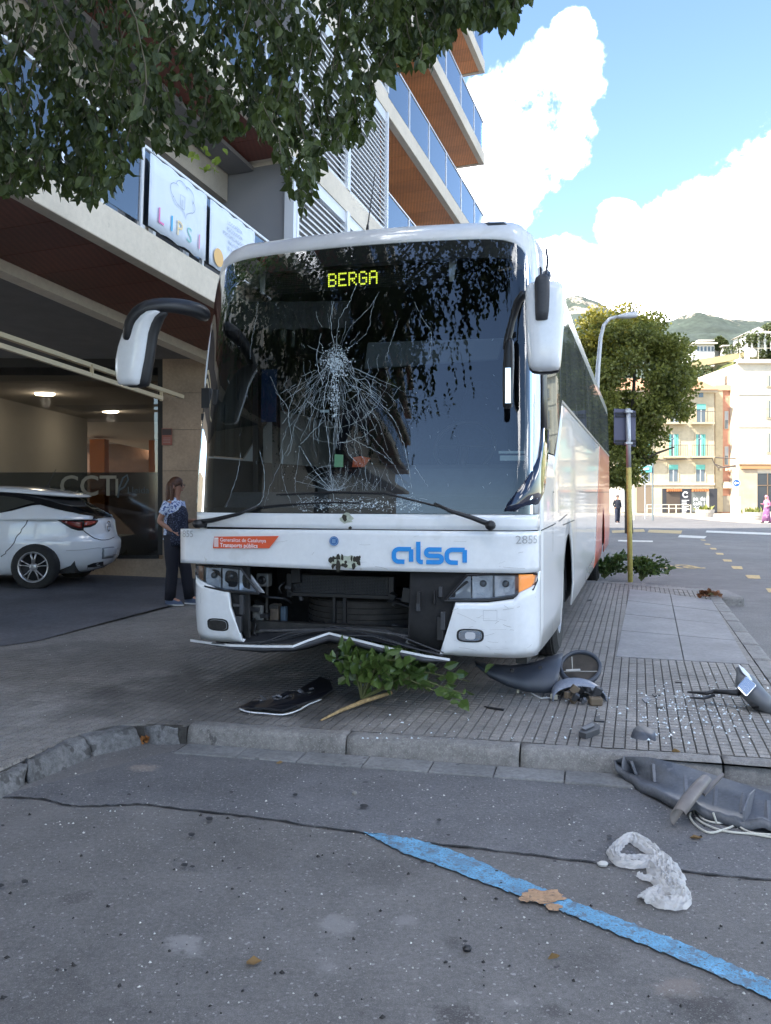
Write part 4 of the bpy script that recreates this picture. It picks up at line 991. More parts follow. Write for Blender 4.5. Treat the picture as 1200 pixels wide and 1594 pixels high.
MB().tube([bp_(851, 427, .25), bp_(851, 430, .0), bp_(847, 437, yR)], [.03, .03, .03], 10).build('arm', M_BLACK, mr, smooth=True)
MB().tube([bp_(850, 388, .1), bp_(852.5, 405, -.1), bp_(850, 428, -.25)], .008, 6).build('wire', M_BLACK, mr)
MB().tube([bp_(817, 456, -.1), bp_(806, 470, -.05), bp_(797, 500, -.05), bp_(790, 530, -.05), bp_(789, 545, -.05)], [.035, .032, .026, .03, .03], 8, flat=.7).build('lower_arm', M_BLACK, mr, smooth=True)
sr = [(636, 785, 794, .6), (633, 783, 797, .9), (600, 782.5, 798.5), (570, 783, 800), (545, 785, 800), (532, 788, 799, .8), (527, 791, 797, .5)]
sm_ = ringloft(pxst(sr, -.05, .04), 16).build('kerb_mirror', M_BLACK, bus, smooth=True)
a, b = bpl(786, 628, -.098), bpl(795, 572, -.098); MB().bb(a.x, b.x, -.098, -.094, a.z, b.z).build('mirror_glass', M_CHROME, sm_, bevel=.002)
yL = -.42
lrows = [(600, 192, 213, .5), (598, 188, 217, .8), (590, 186, 219.5), (575, 184, 222), (560, 184, 225), (540, 188, 228), (520, 195, 231), (505, 203, 236), (494, 211, 241, .9), (487, 222, 247, .7), (485, 230, 247, .5)]
ml = ringloft(pxst(lrows, yL, .075), 22).build('mirror', M_WHITE, bus, smooth=True)
lb = [(r[0]+1.5 if r[0] > 580 else r[0], r[1]+5, r[2]+6.5, (r[3] if len(r) > 3 else 1)) for r in lrows]
ringloft(pxst(lb, yL, .06, .05), 22).build('mirror_back', M_BLACK, ml, smooth=True)
MB().tube([bp_(197.5, 531, yL-.06), bp_(198, 520, yL-.07), bp_(201, 503, yL-.07), bp_(211, 487, yL-.06), bp_(228, 477, yL-.03), bp_(252, 474, yL+.08), bp_(285, 477, yL+.28), bp_(308, 483, yL+.45), bp_(322, 492, yL+.62)], [.03, .035, .04, .047, .05, .055, .062, .065, .07], 12, flat=.9).build('arm', M_BLACK, ml, smooth=True, sub=1)
# --- interior
cabin = MB(); cabin.bb(-1.2, 1.2, 1.2, 13.2, 1.2, 1.26); cabin.bb(-1.15, 1.15, .9, 13.2, 3.14, 3.2); cabin.bb(-1.2, 1.2, 13.1, 13.2, 1.2, 3.2)
cabin.bb(-1.22, -.75, 2.0, 13, 2.82, 3.14); cabin.bb(.75, 1.22, 2.0, 13, 2.82, 3.14); cabin.bb(1.16, 1.2, 1.3, 13, 1.2, 2.25); cabin.bb(-1.25, -1.2, .3, 13, 1.2, 1.76)
cabin.build('cabin', M_INT, bus)
dash = MB(); dash.prism([(-1.15, .33, 1.36), (-1.15, .95, 1.36), (-1.15, .95, 1.50), (-1.15, .5, 1.5)], (2.3, 0, 0)); dash.prism([(-.15, .45, 1.46), (-.15, 1.0, 1.46), (-.15, 1.0, 1.72), (-.15, .62, 1.68)], (1.25, 0, 0))
dash = dash.build('dashboard', M_DASH, bus, bevel=.02)
MB().bb(-.5, -.1, .7, 1.0, 1.46, 1.62).build('ticket_machine', M_DASH, dash, bevel=.02)
wh = MB(); ctr = Vector((.62, 1.05, 1.86)); rt = Euler((radians(-32), 0, 0)).to_matrix()
wh.tube([ctr+rt @ Vector((.24*cos(t), 0, .24*sin(t))) if False else ctr+Euler((radians(58), 0, 0)).to_matrix() @ Vector((.24*cos(t), .24*sin(t), 0)) for t in [2*pi*k/28 for k in range(29)]], .016, 8, cap=False)
wh.tube([ctr, ctr+Vector((0, -.15, -.25))], .035, 8); wh.tube([ctr+Vector((-.23, 0, 0)), ctr+Vector((.23, 0, 0))], .014, 6); wh.build('steering_wheel', M_BLACK, bus, smooth=True)
def seat(x, y, col=M_INT, z=1.25):
    s_ = bpy.data.objects.new('seat', None); C.objects.link(s_); s_.parent = bus; s_.location = (x, y, z)
    ringloft([((0, .05, .65), .17, .05), ((0, .05, .63), .2, .07), ((0, .04, .35), .215, .08), ((0, 0, .1), .21, .08), ((0, 0, .0), .2, .08)][::-1] and [((0, 0, .4), .2, .07), ((0, .02, .7), .215, .075), ((0, .05, 1.05), .2, .07), ((0, .07, 1.2), .14, .06), ((0, .075, 1.25), .08, .04)], 14).build('backrest', col, s_, smooth=True)
    ringloft([((0, -.2, .32), .19, .2), ((0, -.2, .36), .215, .23), ((0, -.2, .46), .21, .22), ((0, -.2, .48), .17, .18)], 14).build('cushion', col, s_, smooth=True)
    MB().tube([(0, -.15, 0), (0, -.15, .33)], .05, 8).build('pedestal', M_BLACK, s_)
    return s_
m_seat = mat('seat_fabric', (.015, .02, .04), .9, noise=(30, .3))
seat(.65, 1.7, m_seat, z=1.22); seat(-.3, 2.1, mat('seat_black', (.012, .012, .013), .8), z=1.35)
for k in range(8):
    for x in (-.95, -.5, .5, .95): seat(x, 3.0+k*1.1, m_seat)
# destination sign behind the glass
yS = .50
a, b = bpl(414, 449, yS), bpl(700, 405, yS)
ds = MB().bb(a.x, b.x, yS, yS+.08, a.z-.0, b.z-.0).build('destination_sign', mat('led_board', (.006, .006, .007), .6), bus, bevel=.01)
dots_off, dots_on = MB(), MB(); FONT = {'B': ['1111.', '1...1', '1...1', '1111.', '1...1', '1...1', '1111.'], 'E': ['11111', '1....', '1....', '1111.', '1....', '1....', '11111'], 'R': ['1111.', '1...1', '1...1', '1111.', '1.1..', '1..1.', '1...1'], 'G': ['.111.', '1...1', '1....', '1.111', '1...1', '1...1', '.111.'], 'A': ['.111.', '1...1', '1...1', '11111', '1...1', '1...1', '1...1']}
a0, b0 = bpl(511, 447.5, yS), bpl(588, 420.5, yS); ncol = 5*5+4
dx, dzz = (b0.x-a0.x)/ncol, (b0.z-a0.z)/7
x = a0.x
onset = set()
for li, ch in enumerate('BERGA'):
    for r, row in enumerate(FONT[ch]):
        for c_, v in enumerate(row):
            if v == '1':
                cx_, cz_ = a0.x+(li*6+c_+.5)*dx, b0.z-(r+.5)*dzz; onset.add((li*6+c_, r)); w = dx*.40; h_ = dzz*.40
                dots_on.add([(cx_-w, yS-.006, cz_-h_), (cx_+w, yS-.006, cz_-h_), (cx_+w, yS-.006, cz_+h_), (cx_-w, yS-.006, cz_+h_)], [(0, 1, 2, 3)])
i0 = int((a.x-a0.x)/dx)+1; i1 = int((b.x-a0.x)/dx)-1
for i in range(i0, i1):
    for r in range(-1, 9):
        if (i, r) in onset: continue
        cx_, cz_ = a0.x+(i+.5)*dx, b0.z-(r+.5)*dzz; w = dx*.26
        dots_off.add([(cx_-w, yS-.004, cz_-w), (cx_+w, yS-.004, cz_-w), (cx_+w, yS-.004, cz_+w), (cx_-w, yS-.004, cz_+w)], [(0, 1, 2, 3)])
dots_on.build('led_lettering', mat('led_lit', (.5, .6, .02), .5, emis=((.66, .76, .06), .42)), ds)
o = dots_off.build('led_matrix', mat('led_off', (.045, .045, .05), .5), ds); o['kind'] = 'stuff'
m_lg = mat('light_grey_bracket', (.36, .38, .38), .5)
for q in ([(402, 416), (414, 416), (411, 457), (405, 457)], [(698, 392), (712, 392), (706, 438), (699, 438)]):
    MB().prism([bp_(x_, y_, .40) for x_, y_ in q], (0, .02, 0)).build('sign_bracket', m_lg, ds, bevel=.004)
# roller blind, visor, curtain, small things near the dash
mb = MB(); rows = []
for k in range(30):
    x_ = 345+200*k/29; sag = 1.5*sin(k*1.3); rows.append([bp_(x_, 474-.01*x_+sag*.3, .50+.012*sin(k*2.1)), bp_(x_+(6-k*.2), 514-.015*(x_-345)+sag, .48+.02*sin(k*2.1))])
grid(mb, rows); mb.build('roller_blind', mat('blind_fabric', (.04, .042, .045), .9, noise=(12, .4)), bus, smooth=True)
mb = MB(); mb.prism([bp_(*q) for q in [(566, 575, .55), (775, 560, .55), (785, 526, .5), (572, 533, .5)]], (0, .02, 0)); mb.build('sun_visor', mat('visor_grey', (.075, .09, .105), .5), bus, bevel=.01)
mb = MB(); rows = []
for k in range(14): x_ = 407+24*k/13; rows.append([bp_(x_, 575, .9+.02*(k % 2)), bp_(x_-1, 657, .9+.03*(k % 2))])
grid(mb, rows); mb.build('curtain', mat('blue_curtain', (.012, .03, .085), .9), bus, smooth=True)
MB().bb(-1.17, -1.12, .95, 1.05, 1.3, 3.0).bb(-1.17, -1.12, 1.35, 1.42, 1.2, 3.0).bb(-1.12, -.4, 1.38, 1.42, 2.95, 3.0).build('door_pillar', M_BLACK, bus)
MB().tube([bp_(336, 530, .3), bp_(330, 600, .2)], .004, 5).box(bp_(322, 620, .2), (.07, .05, .15)).box(bp_(336, 619, .18), (.035, .03, .12)).box(bp_(318, 649, .22), (.04, .03, .05)).build('interior_mirror', M_BLACK, bus, bevel=.01)
MB().prism([bp_(520, 727, .38), bp_(534, 727, .38), bp_(534, 708, .38), bp_(521, 707, .38)], (0, .004, 0)).build('green_pass', mat('pass_green', (.35, .7, .4), .6), bus)
MB().prism([bp_(548, 727, .39), bp_(566, 727, .39), bp_(576, 713, .39), bp_(562, 710, .39), bp_(550, 712, .39)], (0, .02, 0)).build('orange_card', mat('card_orange', (.6, .10, .03), .6), bus)
MB().prism([bp_(498, 642, .36), bp_(512, 642, .36), bp_(512, 638, .36), bp_(498, 638, .36)], (0, .003, 0)).build('permit_sticker', mat('sticker_pale', (.4, .5, .55), .6), windscreen)
MB().prism([(bp_(778+dx_, 717+dy, .2)) for dx_, dy in ((0, 0), (40, 0), (40, -8), (0, -8))], (0, .003, 0)).prism([(bp_(776+dx_, 706+dy, .2)) for dx_, dy in ((0, 0), (42, 0), (42, -4), (0, -4))], (0, .003, 0)).build('notice_strip', mat('strip_pale', (.35, .42, .42), .6), windscreen)
# --- cracks in the laminated glass
CRK = MB(); r_ = random.Random(5)
def crack(pts, w=.0026, jit=1.2, seg=7, off=.0065):
    P_ = []
    for i in range(len(pts)-1):
        for k in range(seg):
            t = k/seg; P_.append((pts[i][0]+(pts[i+1][0]-pts[i][0])*t+r_.uniform(-jit, jit), pts[i][1]+(pts[i+1][1]-pts[i][1])*t+r_.uniform(-jit, jit)))
    w *= .52; P_.append(pts[-1]); uv = [bu(*p) for p in P_]
    n = len(uv); L0, R0 = [], []
    for i in range(n):
        a, b = Vector(uv[max(i-1, 0)]), Vector(uv[min(i+1, n-1)]); t = b-a
        if t.length < 1e-6: t = Vector((1, 0))
        t.normalize(); nn = Vector((-t.y, t.x)); ww = w*r_.uniform(.3, 1.15)/2
        p = Vector(uv[i]); q1, q2 = p+nn*ww, p-nn*ww; L0.append(skin(q1.x, q1.y, off)); R0.append(skin(q2.x, q2.y, off))
    CRK.add(L0+R0, [(i, i+1, n+i+1, n+i) for i in range(n-1)])
def cub(pts, n=5):
    out = []
    for i in range(len(pts)-1):
        p0, p1, p2, p3 = pts[max(i-1, 0)], pts[i], pts[i+1], pts[min(i+2, len(pts)-1)]
        for k in range(n):
            t = k/n; out.append(tuple(.5*((2*p1[j])+(-p0[j]+p2[j])*t+(2*p0[j]-5*p1[j]+4*p2[j]-p3[j])*t*t+(-p0[j]+3*p1[j]-3*p2[j]+p3[j])*t**3) for j in (0, 1)))
    return out+[pts[-1]]
main = [[(523, 550), (498, 585), (478, 620), (462, 655), (452, 690), (438, 720), (420, 760), (411, 792)],
        [(520, 556), (505, 620), (506, 650), (512, 690), (516, 740), (520, 780)],
        [(530, 556), (528, 600), (524, 640), (520, 680), (518, 720)], [(532, 560), (537, 600), (533, 650), (524, 690)],
        [(540, 600), (562, 606), (590, 626), (612, 652), (628, 690), (636, 725), (641, 760)],
        [(530, 552), (548, 580), (558, 610), (556, 640), (566, 665), (572, 690)],
        [(536, 566), (552, 590), (572, 592), (578, 616)], [(552, 655), (580, 680), (600, 705), (615, 725), (625, 745), (632, 762)],
        [(540, 675), (560, 690), (590, 705), (612, 722)], [(467, 694), (482, 720), (500, 745), (516, 762)], [(467, 694), (463, 730), (460, 762), (470, 780)],
        [(440, 700), (440, 740), (450, 775), (458, 790)], [(505, 655), (480, 680), (468, 692)], [(470, 590), (450, 640), (455, 690), (447, 710)],
        [(645, 725), (658, 745), (666, 758)], [(500, 520), (494, 560), (503, 600)], [(524, 548), (528, 500), (545, 470), (556, 440)], [(522, 546), (515, 500), (520, 470)],
        [(530, 546), (545, 510), (575, 480), (590, 455)], [(535, 548), (570, 520), (578, 490), (583, 470)], [(390, 560), (392, 530), (397, 510), (402, 470)], [(430, 610), (450, 640), (440, 660)],
        [(620, 500), (610, 530), (600, 560)], [(560, 640), (555, 660), (552, 690), (556, 710)], [(540, 685), (542, 705), (555, 720)], [(645, 470), (660, 500), (672, 520), (668, 560)], [(375, 705), (370, 740), (352, 790)], [(405, 700), (412, 740), (408, 780), (380, 798)]]
for p in main: crack(cub(p), random.choice((.004, .0055, .0075)), 1.0, 2)
for k in range(60):       # short broken radials
    an = r_.uniform(-1.25, 1.25)+(0 if k % 9 else pi); r0_ = r_.uniform(8, 90); l = r_.uniform(12, 60); x0_, y0_ = 523+r0_*sin(an)*.8, 562+r0_*cos(an); x1_, y1_ = 523+(r0_+l)*sin(an)*.8, 562+(r0_+l)*cos(an)
    crack([(x0_, y0_), ((x0_+x1_)/2+r_.uniform(-3, 3), (y0_+y1_)/2), (x1_, y1_)], .0034, 1.1, 3)
for k in range(46):       # long irregular strands
    a = r_.uniform(0, 1); ex = 425+235*a+r_.uniform(-12, 12); ey_ = r_.uniform(630, 770); sx, sy = 523+r_.uniform(-16, 22), 562+r_.uniform(-10, 60); mx = sx+(ex-sx)*r_.uniform(.3, .6)+(14 if ex > 530 else -16); my = sy+(ey_-sy)*r_.uniform(.3, .5)
    c_ = cub([(sx, sy), (mx, my), (ex, ey_)], 8); i0_ = int(r_.uniform(0, .6)*len(c_)); c_ = c_[i0_:i0_+r_.randint(3, 8)]
    if len(c_) > 2: crack(c_, .003, 1.3, 2)
for rr in (12, 19, 27, 36, 47, 60, 76, 95, 118):      # broken rings round the impact
    for q_ in range(7):
        a0_ = r_.uniform(0, 360) if rr < 30 else r_.uniform(-10, 160); crack([(523+rr*(1+r_.uniform(-.06, .06))*cos(radians(a))*.85, 566+rr*sin(radians(a))*1.05) for a in np.linspace(a0_, a0_+r_.uniform(14, 38), 5)], .003, 1.2, 2)
SH = MB()
def shard(x_, y_, s_):
    u, z = bu(x_, y_); k_ = .0047*s_; a = r_.uniform(0, 2*pi); pts = []
    for q_ in range(3): t = a+q_*2.1+r_.uniform(-.4, .4); pts.append(skin(u+k_*cos(t), z+k_*sin(t), .006+r_.uniform(0, .35)*k_))
    SH.add(pts, [(0, 1, 2)])
for k in range(620):
    t = r_.random(); x_, y_ = (523+r_.gauss(0, 12), 562+r_.gauss(0, 13)) if t < .5 else ((522+r_.gauss(0, 3.5), r_.uniform(575, 650)) if t < .68 else (r_.uniform(462, 655), min(797, max(774, r_.gauss(786, 5)))))
    shard(x_, y_, r_.uniform(.6, 1.9))
for k in range(90): shard(r_.uniform(440, 650), r_.uniform(600, 770), r_.uniform(.4, 1.1))
o = SH.build('glass_shard', mat('shattered_glass', (.50, .58, .62), .2, coat=1), windscreen); o['kind'] = 'stuff'
for k in range(90):      # crushed zone
    t = r_.uniform(0, 1)**1.1; y_ = 546+150*t; sp = (34*(1-t)**2.2+4) if t < .5 else 6; x_ = 524+r_.gauss(0, sp*.55)
    l = r_.uniform(4, 16); an = r_.uniform(-1, 1)*(.9 if t < .3 else .25); crack([(x_, y_), (x_+l*sin(an), y_+l*cos(an))], .0032, .6, 3)
for k in range(110):
    an = r_.uniform(0, 2*pi); rr = abs(r_.gauss(0, 13)); x_, y_ = 523+rr*cos(an)*1.1, 566+rr*sin(an)*1.25; l = r_.uniform(3, 10); a2 = r_.uniform(0, 2*pi)
    crack([(x_, y_), (x_+l*cos(a2), y_+l*sin(a2))], .0032, .5, 2)
for k in range(60):       # lower impact fan
    cx_, cy_ = (515+r_.uniform(-6, 6), 764) if k % 2 else (560+r_.uniform(-40, 50), 764); an = radians(r_.uniform(100, 260) if k % 2 else r_.uniform(130, 230)); l = r_.uniform(12, 55)
    ex, ey_ = cx_+l*sin(an)*(-1 if k % 3 else 1), cy_+l*cos(an)*.9
    crack(cub([(cx_, cy_), ((cx_+ex)/2+3, (cy_+ey_)/2), (ex, ey_)], 4), .0022, .6, 1)
for rr in (14, 22, 31, 41, 52):
    for seg in range(3):
        a0_ = r_.uniform(185, 300); crack([(520+rr*cos(radians(a)), 766+rr*.8*sin(radians(a))) for a in np.linspace(a0_, a0_+35, 6)], .002, .5, 1)
for k in range(220):
    x_, y_ = r_.uniform(462, 655), r_.gauss(784, 5); y_ = min(max(y_, 772), 797); l = r_.uniform(3, 14); an = r_.gauss(0, .6)
    if abs(x_-590) < 25 and r_.random() < .5: continue
    crack([(x_, y_), (x_+l*cos(an), y_+l*sin(an)*.6)], .003, .7, 2)
for k in range(70):       # stray chips
    x_, y_ = r_.uniform(350, 800), r_.uniform(400, 780); crack([(x_, y_), (x_+r_.uniform(-3, 3), y_+r_.uniform(-6, 6))], .0035, .6, 2)
o = CRK.build('glass_crack', mat('crushed_glass', (.42, .49, .53), .6), windscreen); o['kind'] = 'stuff'
# ------------------------------------------------------------------ the apartment building on the left
ed = Vector(((1080-600)/F, 1, -(890-766)/F)).normalized()
eu = (UPV - ed*UPV.dot(ed)).normalized(); en = ed.cross(eu).normalized()
O_ = Vector((0, 0, H))
def fb(q, s, h): return O_ - en*q + ed*s + eu*h
Rm = Matrix((en, ed, eu)).transposed()
def fpx(px, py, q):
    d = Vector(((px-CX)/F, 1, -(py-HY)/F)); t = -q/d.dot(en); p = d*t; return (p.dot(ed), p.dot(eu))   # s, h
BO = (6.0, 15.0, -1.6)
bld = thing('apartment_building', 'cream apartment building with wooden balcony soffits, glass balustrades and louvred shutters', 'building')
bld.matrix_world = Matrix.Translation(fb(*BO)) @ Rm.to_4x4()
def L(q, s, h): return (-(q-BO[0]), s-BO[1], h-BO[2])
class BM(MB):
    def qb(self, q0, q1, s0, s1, h0, h1, mi=0):
        a, b = L(q0, s0, h0), L(q1, s1, h1); return self.bb(min(a[0], b[0]), max(a[0], b[0]), min(a[1], b[1]), max(a[1], b[1]), min(a[2], b[2]), max(a[2], b[2]), mi)
M_CREAM = mat('cream_render', (.60, .54, .44), .8, noise=[(.8, .1), (14, .07), (120, .06)], bump=(60, .25, .004), extra=speckle(9, .74, (.36, .32, .26), .35))
def wood_fx(N, L_, pos, cs, b):
    w = N.new('ShaderNodeTexWave'); w.bands_direction = 'X'; w.inputs['Scale'].default_value = 4.2; w.inputs['Distortion'].default_value = 1.5; w.inputs['Detail'].default_value = 3
    L_.new(pos, w.inputs['Vector']); mr = N.new('ShaderNodeMapRange'); mr.inputs['To Min'].default_value = .85; mr.inputs['To Max'].default_value = 1.08; L_.new(w.outputs[0], mr.inputs['Value'])
    mx = N.new('ShaderNodeMix'); mx.data_type = 'RGBA'; mx.blend_type = 'MULTIPLY'; mx.inputs[0].default_value = 1; L_.new(cs, mx.inputs[6]); L_.new(mr.outputs[0], mx.inputs[7]); return mx.outputs[2]
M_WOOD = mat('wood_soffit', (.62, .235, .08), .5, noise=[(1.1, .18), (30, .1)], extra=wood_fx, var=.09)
M_WOOD2 = mat('shaded_wood_soffit', (.15, .045, .028), .5, noise=[(1.1, .18), (30, .1)], extra=wood_fx, var=.09)  # same wood, darkened so the lower soffits' shade sits in the colour
M_ALU = mat('white_aluminium', (.62, .64, .66), .4, metal=.2)
M_BGL = glass('balcony_glass', (.42, .52, .66), .10, 0, 1.5, 1.3)
M_BGL2 = glass('frosted_balcony_glass', (.6, .68, .78), .10, .15, 1.5, 1.2)
M_SHUT = mat('shutter_slat', (.60, .61, .60), .5, noise=(8, .06))
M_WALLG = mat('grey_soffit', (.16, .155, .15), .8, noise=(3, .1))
M_ORG = mat('orange_tile', (.52, .20, .06), .5, noise=(10, .1))
M_WIN = mat('window_dark_glass', (.012, .015, .02), .05, coat=1, spec=.8)
LV = [3.45, 6.47, 9.47, 12.47, 15.5, 18.5]
# body behind the balconies
b = BM(); b.qb(7.5, 17, -34, 25.0, 3.9, 19.2); b.qb(9.8, 17, -34, -2, -1.6, 3.9); b.qb(26, 27, -2, 25, -2.6, 3.9)
b.build('wall', M_CREAM, bld)
b = BM(); b.qb(6.2, 17, -34, 24.6, 19.2, 19.6); b.build('roof', M_CREAM, bld)
def balcony(s0, s1, h, q0=5.8, q1=7.5, rail=True, glassm=None, posts=1.55, step=None, label=None):
    sl = BM(); sl.qb(q0, q0+.16, s0, s1, h, h+.40); sl.qb(q0+.16, q1, s0, s1, h+.06, h+.38)
    if s1 > 20: sl.qb(q0+.16, q1, s1-.12, s1, h, h+.4)
    so = sl.build('balcony_slab', M_CREAM, bld, bevel=.012)
    # soffit boards, laid across
    n = max(2, int((s1-s0-.2)/.62)); w = (s1-s0-.16)/n
    for k in range(n):
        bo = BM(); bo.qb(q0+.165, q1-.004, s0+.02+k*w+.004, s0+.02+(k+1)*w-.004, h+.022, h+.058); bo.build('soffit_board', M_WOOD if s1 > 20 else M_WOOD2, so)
    if rail:
        r = BM(); r.qb(q0+.02, q0+.075, s0, s1, h+1.36, h+1.40)
        if s1 > 20: r.qb(q0+.02, q1, s1-.075, s1-.02, h+1.36, h+1.40)
        ro = r.build('handrail', M_ALU, bld, bevel=.008)
        ps = list(np.arange(s0+.05, s1-.02, posts)) if step is None else step
        for p in ps: k = BM(); k.qb(q0+.02, q0+.07, p-.02, p+.02, h+.38, h+1.36); k.build('baluster', M_ALU, ro)
        pe = list(ps)+[s1-.05]
        for a_, b_ in zip(pe[:-1], pe[1:]):
            if b_-a_ > .2: k = BM(); k.qb(q0+.04, q0+.05, a_+.025, b_-.025, h+.47, h+1.34); k.build('glass_panel', glassm or M_BGL, ro)
        if s1 > 20: k = BM(); k.qb(q0+.1, q1-.05, s1-.05, s1-.04, h+.47, h+1.34); k.build('glass_panel', glassm or M_BGL, ro)
    return so
sA, sB = 12.0, 16.3
# measured posts of the banner balcony
p0 = fpx(227, 290, 5.78)[0]; p1 = fpx(322, 350, 5.78)[0]; p2 = fpx(402, 362, 5.78)[0]
stepb = [p0-(p1-p0)*k for k in (4, 3, 2, 1)]+[p0, p1, p1+(p1-p0), p1+2*(p1-p0)]
balcony(-34, sA, LV[0], step=stepb, rail=True)
for i in (1, 2, 3):
    balcony(-34, sA, LV[i], rail=True)
    balcony(sB, 25.3, LV[i], rail=True)
balcony(sB, 25.3, LV[0]); balcony(sB, 25.4, LV[4]); balcony(-34, sA, LV[4])
balcony(sA, sB, LV[0], rail=False)
# bay with shutters from s=12 to 16.3, q=5.8
b = BM()
for i in range(5):
    h0, h1 = LV[i], LV[i+1]
    b.qb(5.78, 7.5, sA, sB, h0+(.0 if i else .40), h0+.42)
b.build('bay_band', M_CREAM, bld); b = BM(); b.qb(5.95, 7.5, sA+.02, sB-.02, 3.85, 19.2); b.build('bay_wall', mat('bay_dark', (.24, .24, .25), .5), bld)
slat = None
for i in range(5):
    h0, h1 = LV[i]+.42, LV[i+1]
    for (a, c_) in ((sA+.0, sA+2.15), (sA+2.15, sB)):
        fr = BM(); 
        for s_ in (a+.035, c_-.035): fr.qb(5.76, 5.90, s_-.035, s_+.035, h0, h1)
        fr.qb(5.80, 5.88, a+.07, c_-.07, h1-.22, h1-.0); fr.qb(5.80, 5.88, a+.07, c_-.07, h0, h0+.05)
        sh = fr.build('shutter_frame', M_ALU, bld)
        n = int((h1-.22-h0-.05)/.105)
        for k in range(n):
            hh = h0+.08+k*.105
            if slat is None:
                g = MB(); wd = c_-a-.16; g.prism([(.030, 0, -.030), (.030, 0, .004), (-.020, 0, .034), (-.024, 0, .028)], (0, wd, 0)); slat = g.build('slat', M_SHUT, sh); sl_ = slat
            else: sl_ = clone(slat, sh)
            sl_.location = (-(5.84-BO[0]), a+.08-BO[1], hh-BO[2])
            if i >= 4 and k > 3: break
# corner post in front of the banner balcony's far end
b = BM(); b.qb(5.77, 5.93, sA-.12, sA-.001, 3.85, 6.47); b.build('corner_post', M_ALU, bld)
# first-floor wall behind the banner: lintel beam, glazed doors, orange pier
b = BM(); b.qb(7.02, 7.49, -6, sA-.01, 5.95, 6.47); b.build('lintel_beam', mat('concrete_beam', (.36, .32, .26), .8, noise=[(3, .12), (60, .1)], bump=(50, .3, .004)), bld)
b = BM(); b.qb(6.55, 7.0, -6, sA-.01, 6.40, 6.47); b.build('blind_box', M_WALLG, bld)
s0, s1 = fpx(357, 330, 7.2)[0], fpx(392, 330, 7.2)[0]
b = BM(); b.qb(7.1, 7.48, s0, s1, 3.85, 5.95); b.build('orange_pier', M_ORG, bld)
for k, (a, c_) in enumerate([(s0-1.9, s0-.05), (s0-4.0, s0-2.1), (s0-6.3, s0-4.2), (s1+.05, s1+2.2)]):
    w = BM()
    w.qb(7.36, 7.44, a, a+.07, 3.9, 5.9); w.qb(7.36, 7.44, c_-.07, c_, 3.9, 5.9); w.qb(7.36, 7.44, a+.07, c_-.07, 5.83, 5.9); w.qb(7.36, 7.44, (a+c_)/2-.04, (a+c_)/2+.04, 3.9, 5.83)
    wo = w.build('window', M_ALU, bld); g = BM(); g.qb(7.42, 7.43, a+.07, c_-.07, 3.9, 5.83); g.build('pane', M_WIN, wo)
for i in (1, 2, 3, 4):
    for a in list(np.arange(sB+.6, 24, 2.6))+([] if i > 3 else list(np.arange(-6, 11, 2.8))):
        w = BM(); w.qb(7.44, 7.50, a, a+2.0, LV[i]+.4, LV[i]+2.6); wo = w.build('window', M_ALU, bld); g = BM(); g.qb(7.42, 7.438, a+.08, a+.96, LV[i]+.48, LV[i]+2.52); g.qb(7.42, 7.438, a+1.04, a+1.92, LV[i]+.48, LV[i]+2.52); g.build('pane', M_WIN, wo)
# cream edge beam and grey soffit of the entrance recess
sE = 14.9
b = BM(); b.qb(7.3, 7.5, -34, 16, 3.34, 3.5); b.build('edge_beam', M_CREAM, bld)
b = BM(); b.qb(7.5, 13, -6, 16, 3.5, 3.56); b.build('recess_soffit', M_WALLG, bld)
b = BM(); b.qb(7.35, 9.8, -34, -2, -1.7, 3.42); b.build('street_wall', M_CREAM, bld)
# banners tied to the balustrade
def banner(sa, sb_, label, items):
    m = mat('banner_cloth', (.60, .67, .76), .6, noise=(3, .03))
    bn = BM(); q = 5.765; rows = []
    n = 10
    g = MB(); rr = []
    hb, ht = LV[0]+.44, LV[0]+1.30
    for k in range(n+1):
        s = sa+.05+(sb_-sa-.1)*k/n; dz_s = .012*sin(k*2.2); rr.append([L(q+.008*sin(k*1.7), s, hb+(ht-hb)*j/4+(dz_s if j in (0, 4) else 0)) for j in range(5)])
    grid(g, rr); o = g.build('banner', m, None, solid=.004, smooth=True); o.matrix_world = bld.matrix_world.copy()
    tag(o, label, 'banner', None)
    def at(x, y): return L(q-.014, sa+.05+x*(sb_-sa-.1), hb+y*(ht-hb))
    for nm, m_, fn_ in items:
        mb = MB(); fn_(mb, at); mb.build(nm, m_, o)
    return o
Wb, Hb = p1-p0-.1, .86
def T_(s, size, x, y, align='LEFT', bold=0):
    def f(mb, at): text_on(mb, s, size, lambda a, c_: at(x+a/Wb, y+c_/Hb), align, bold)
    return f
def cloud(mb, at):
    pts = []
    for (cx_, cy_, r, a0, a1) in ((.42, .72, .11, 250, 60), (.52, .80, .12, 160, 20), (.64, .78, .12, 110, -40), (.68, .66, .10, 60, -80)):
        pts += [(cx_+r*cos(radians(a))*.9, cy_+r*sin(radians(a))) for a in np.linspace(a0, a1, 7)]
    pts += [(.62, .50), (.61, .42), (.56, .53), (.45, .55), (.37, .62)]
    P2 = [(x*Wb, y*Hb) for x, y in pts]; stroke(mb, P2, .008, lambda x, y: at(x/Wb, y/Hb), closed=True)
    P2 = [(x*Wb, y*Hb) for x, y in ((.50, .56), (.50, .72), (.58, .72), (.58, .54), (.545, .54), (.545, .66), (.53, .66), (.53, .56))]; stroke(mb, P2, .006, lambda x, y: at(x/Wb, y/Hb), closed=True)
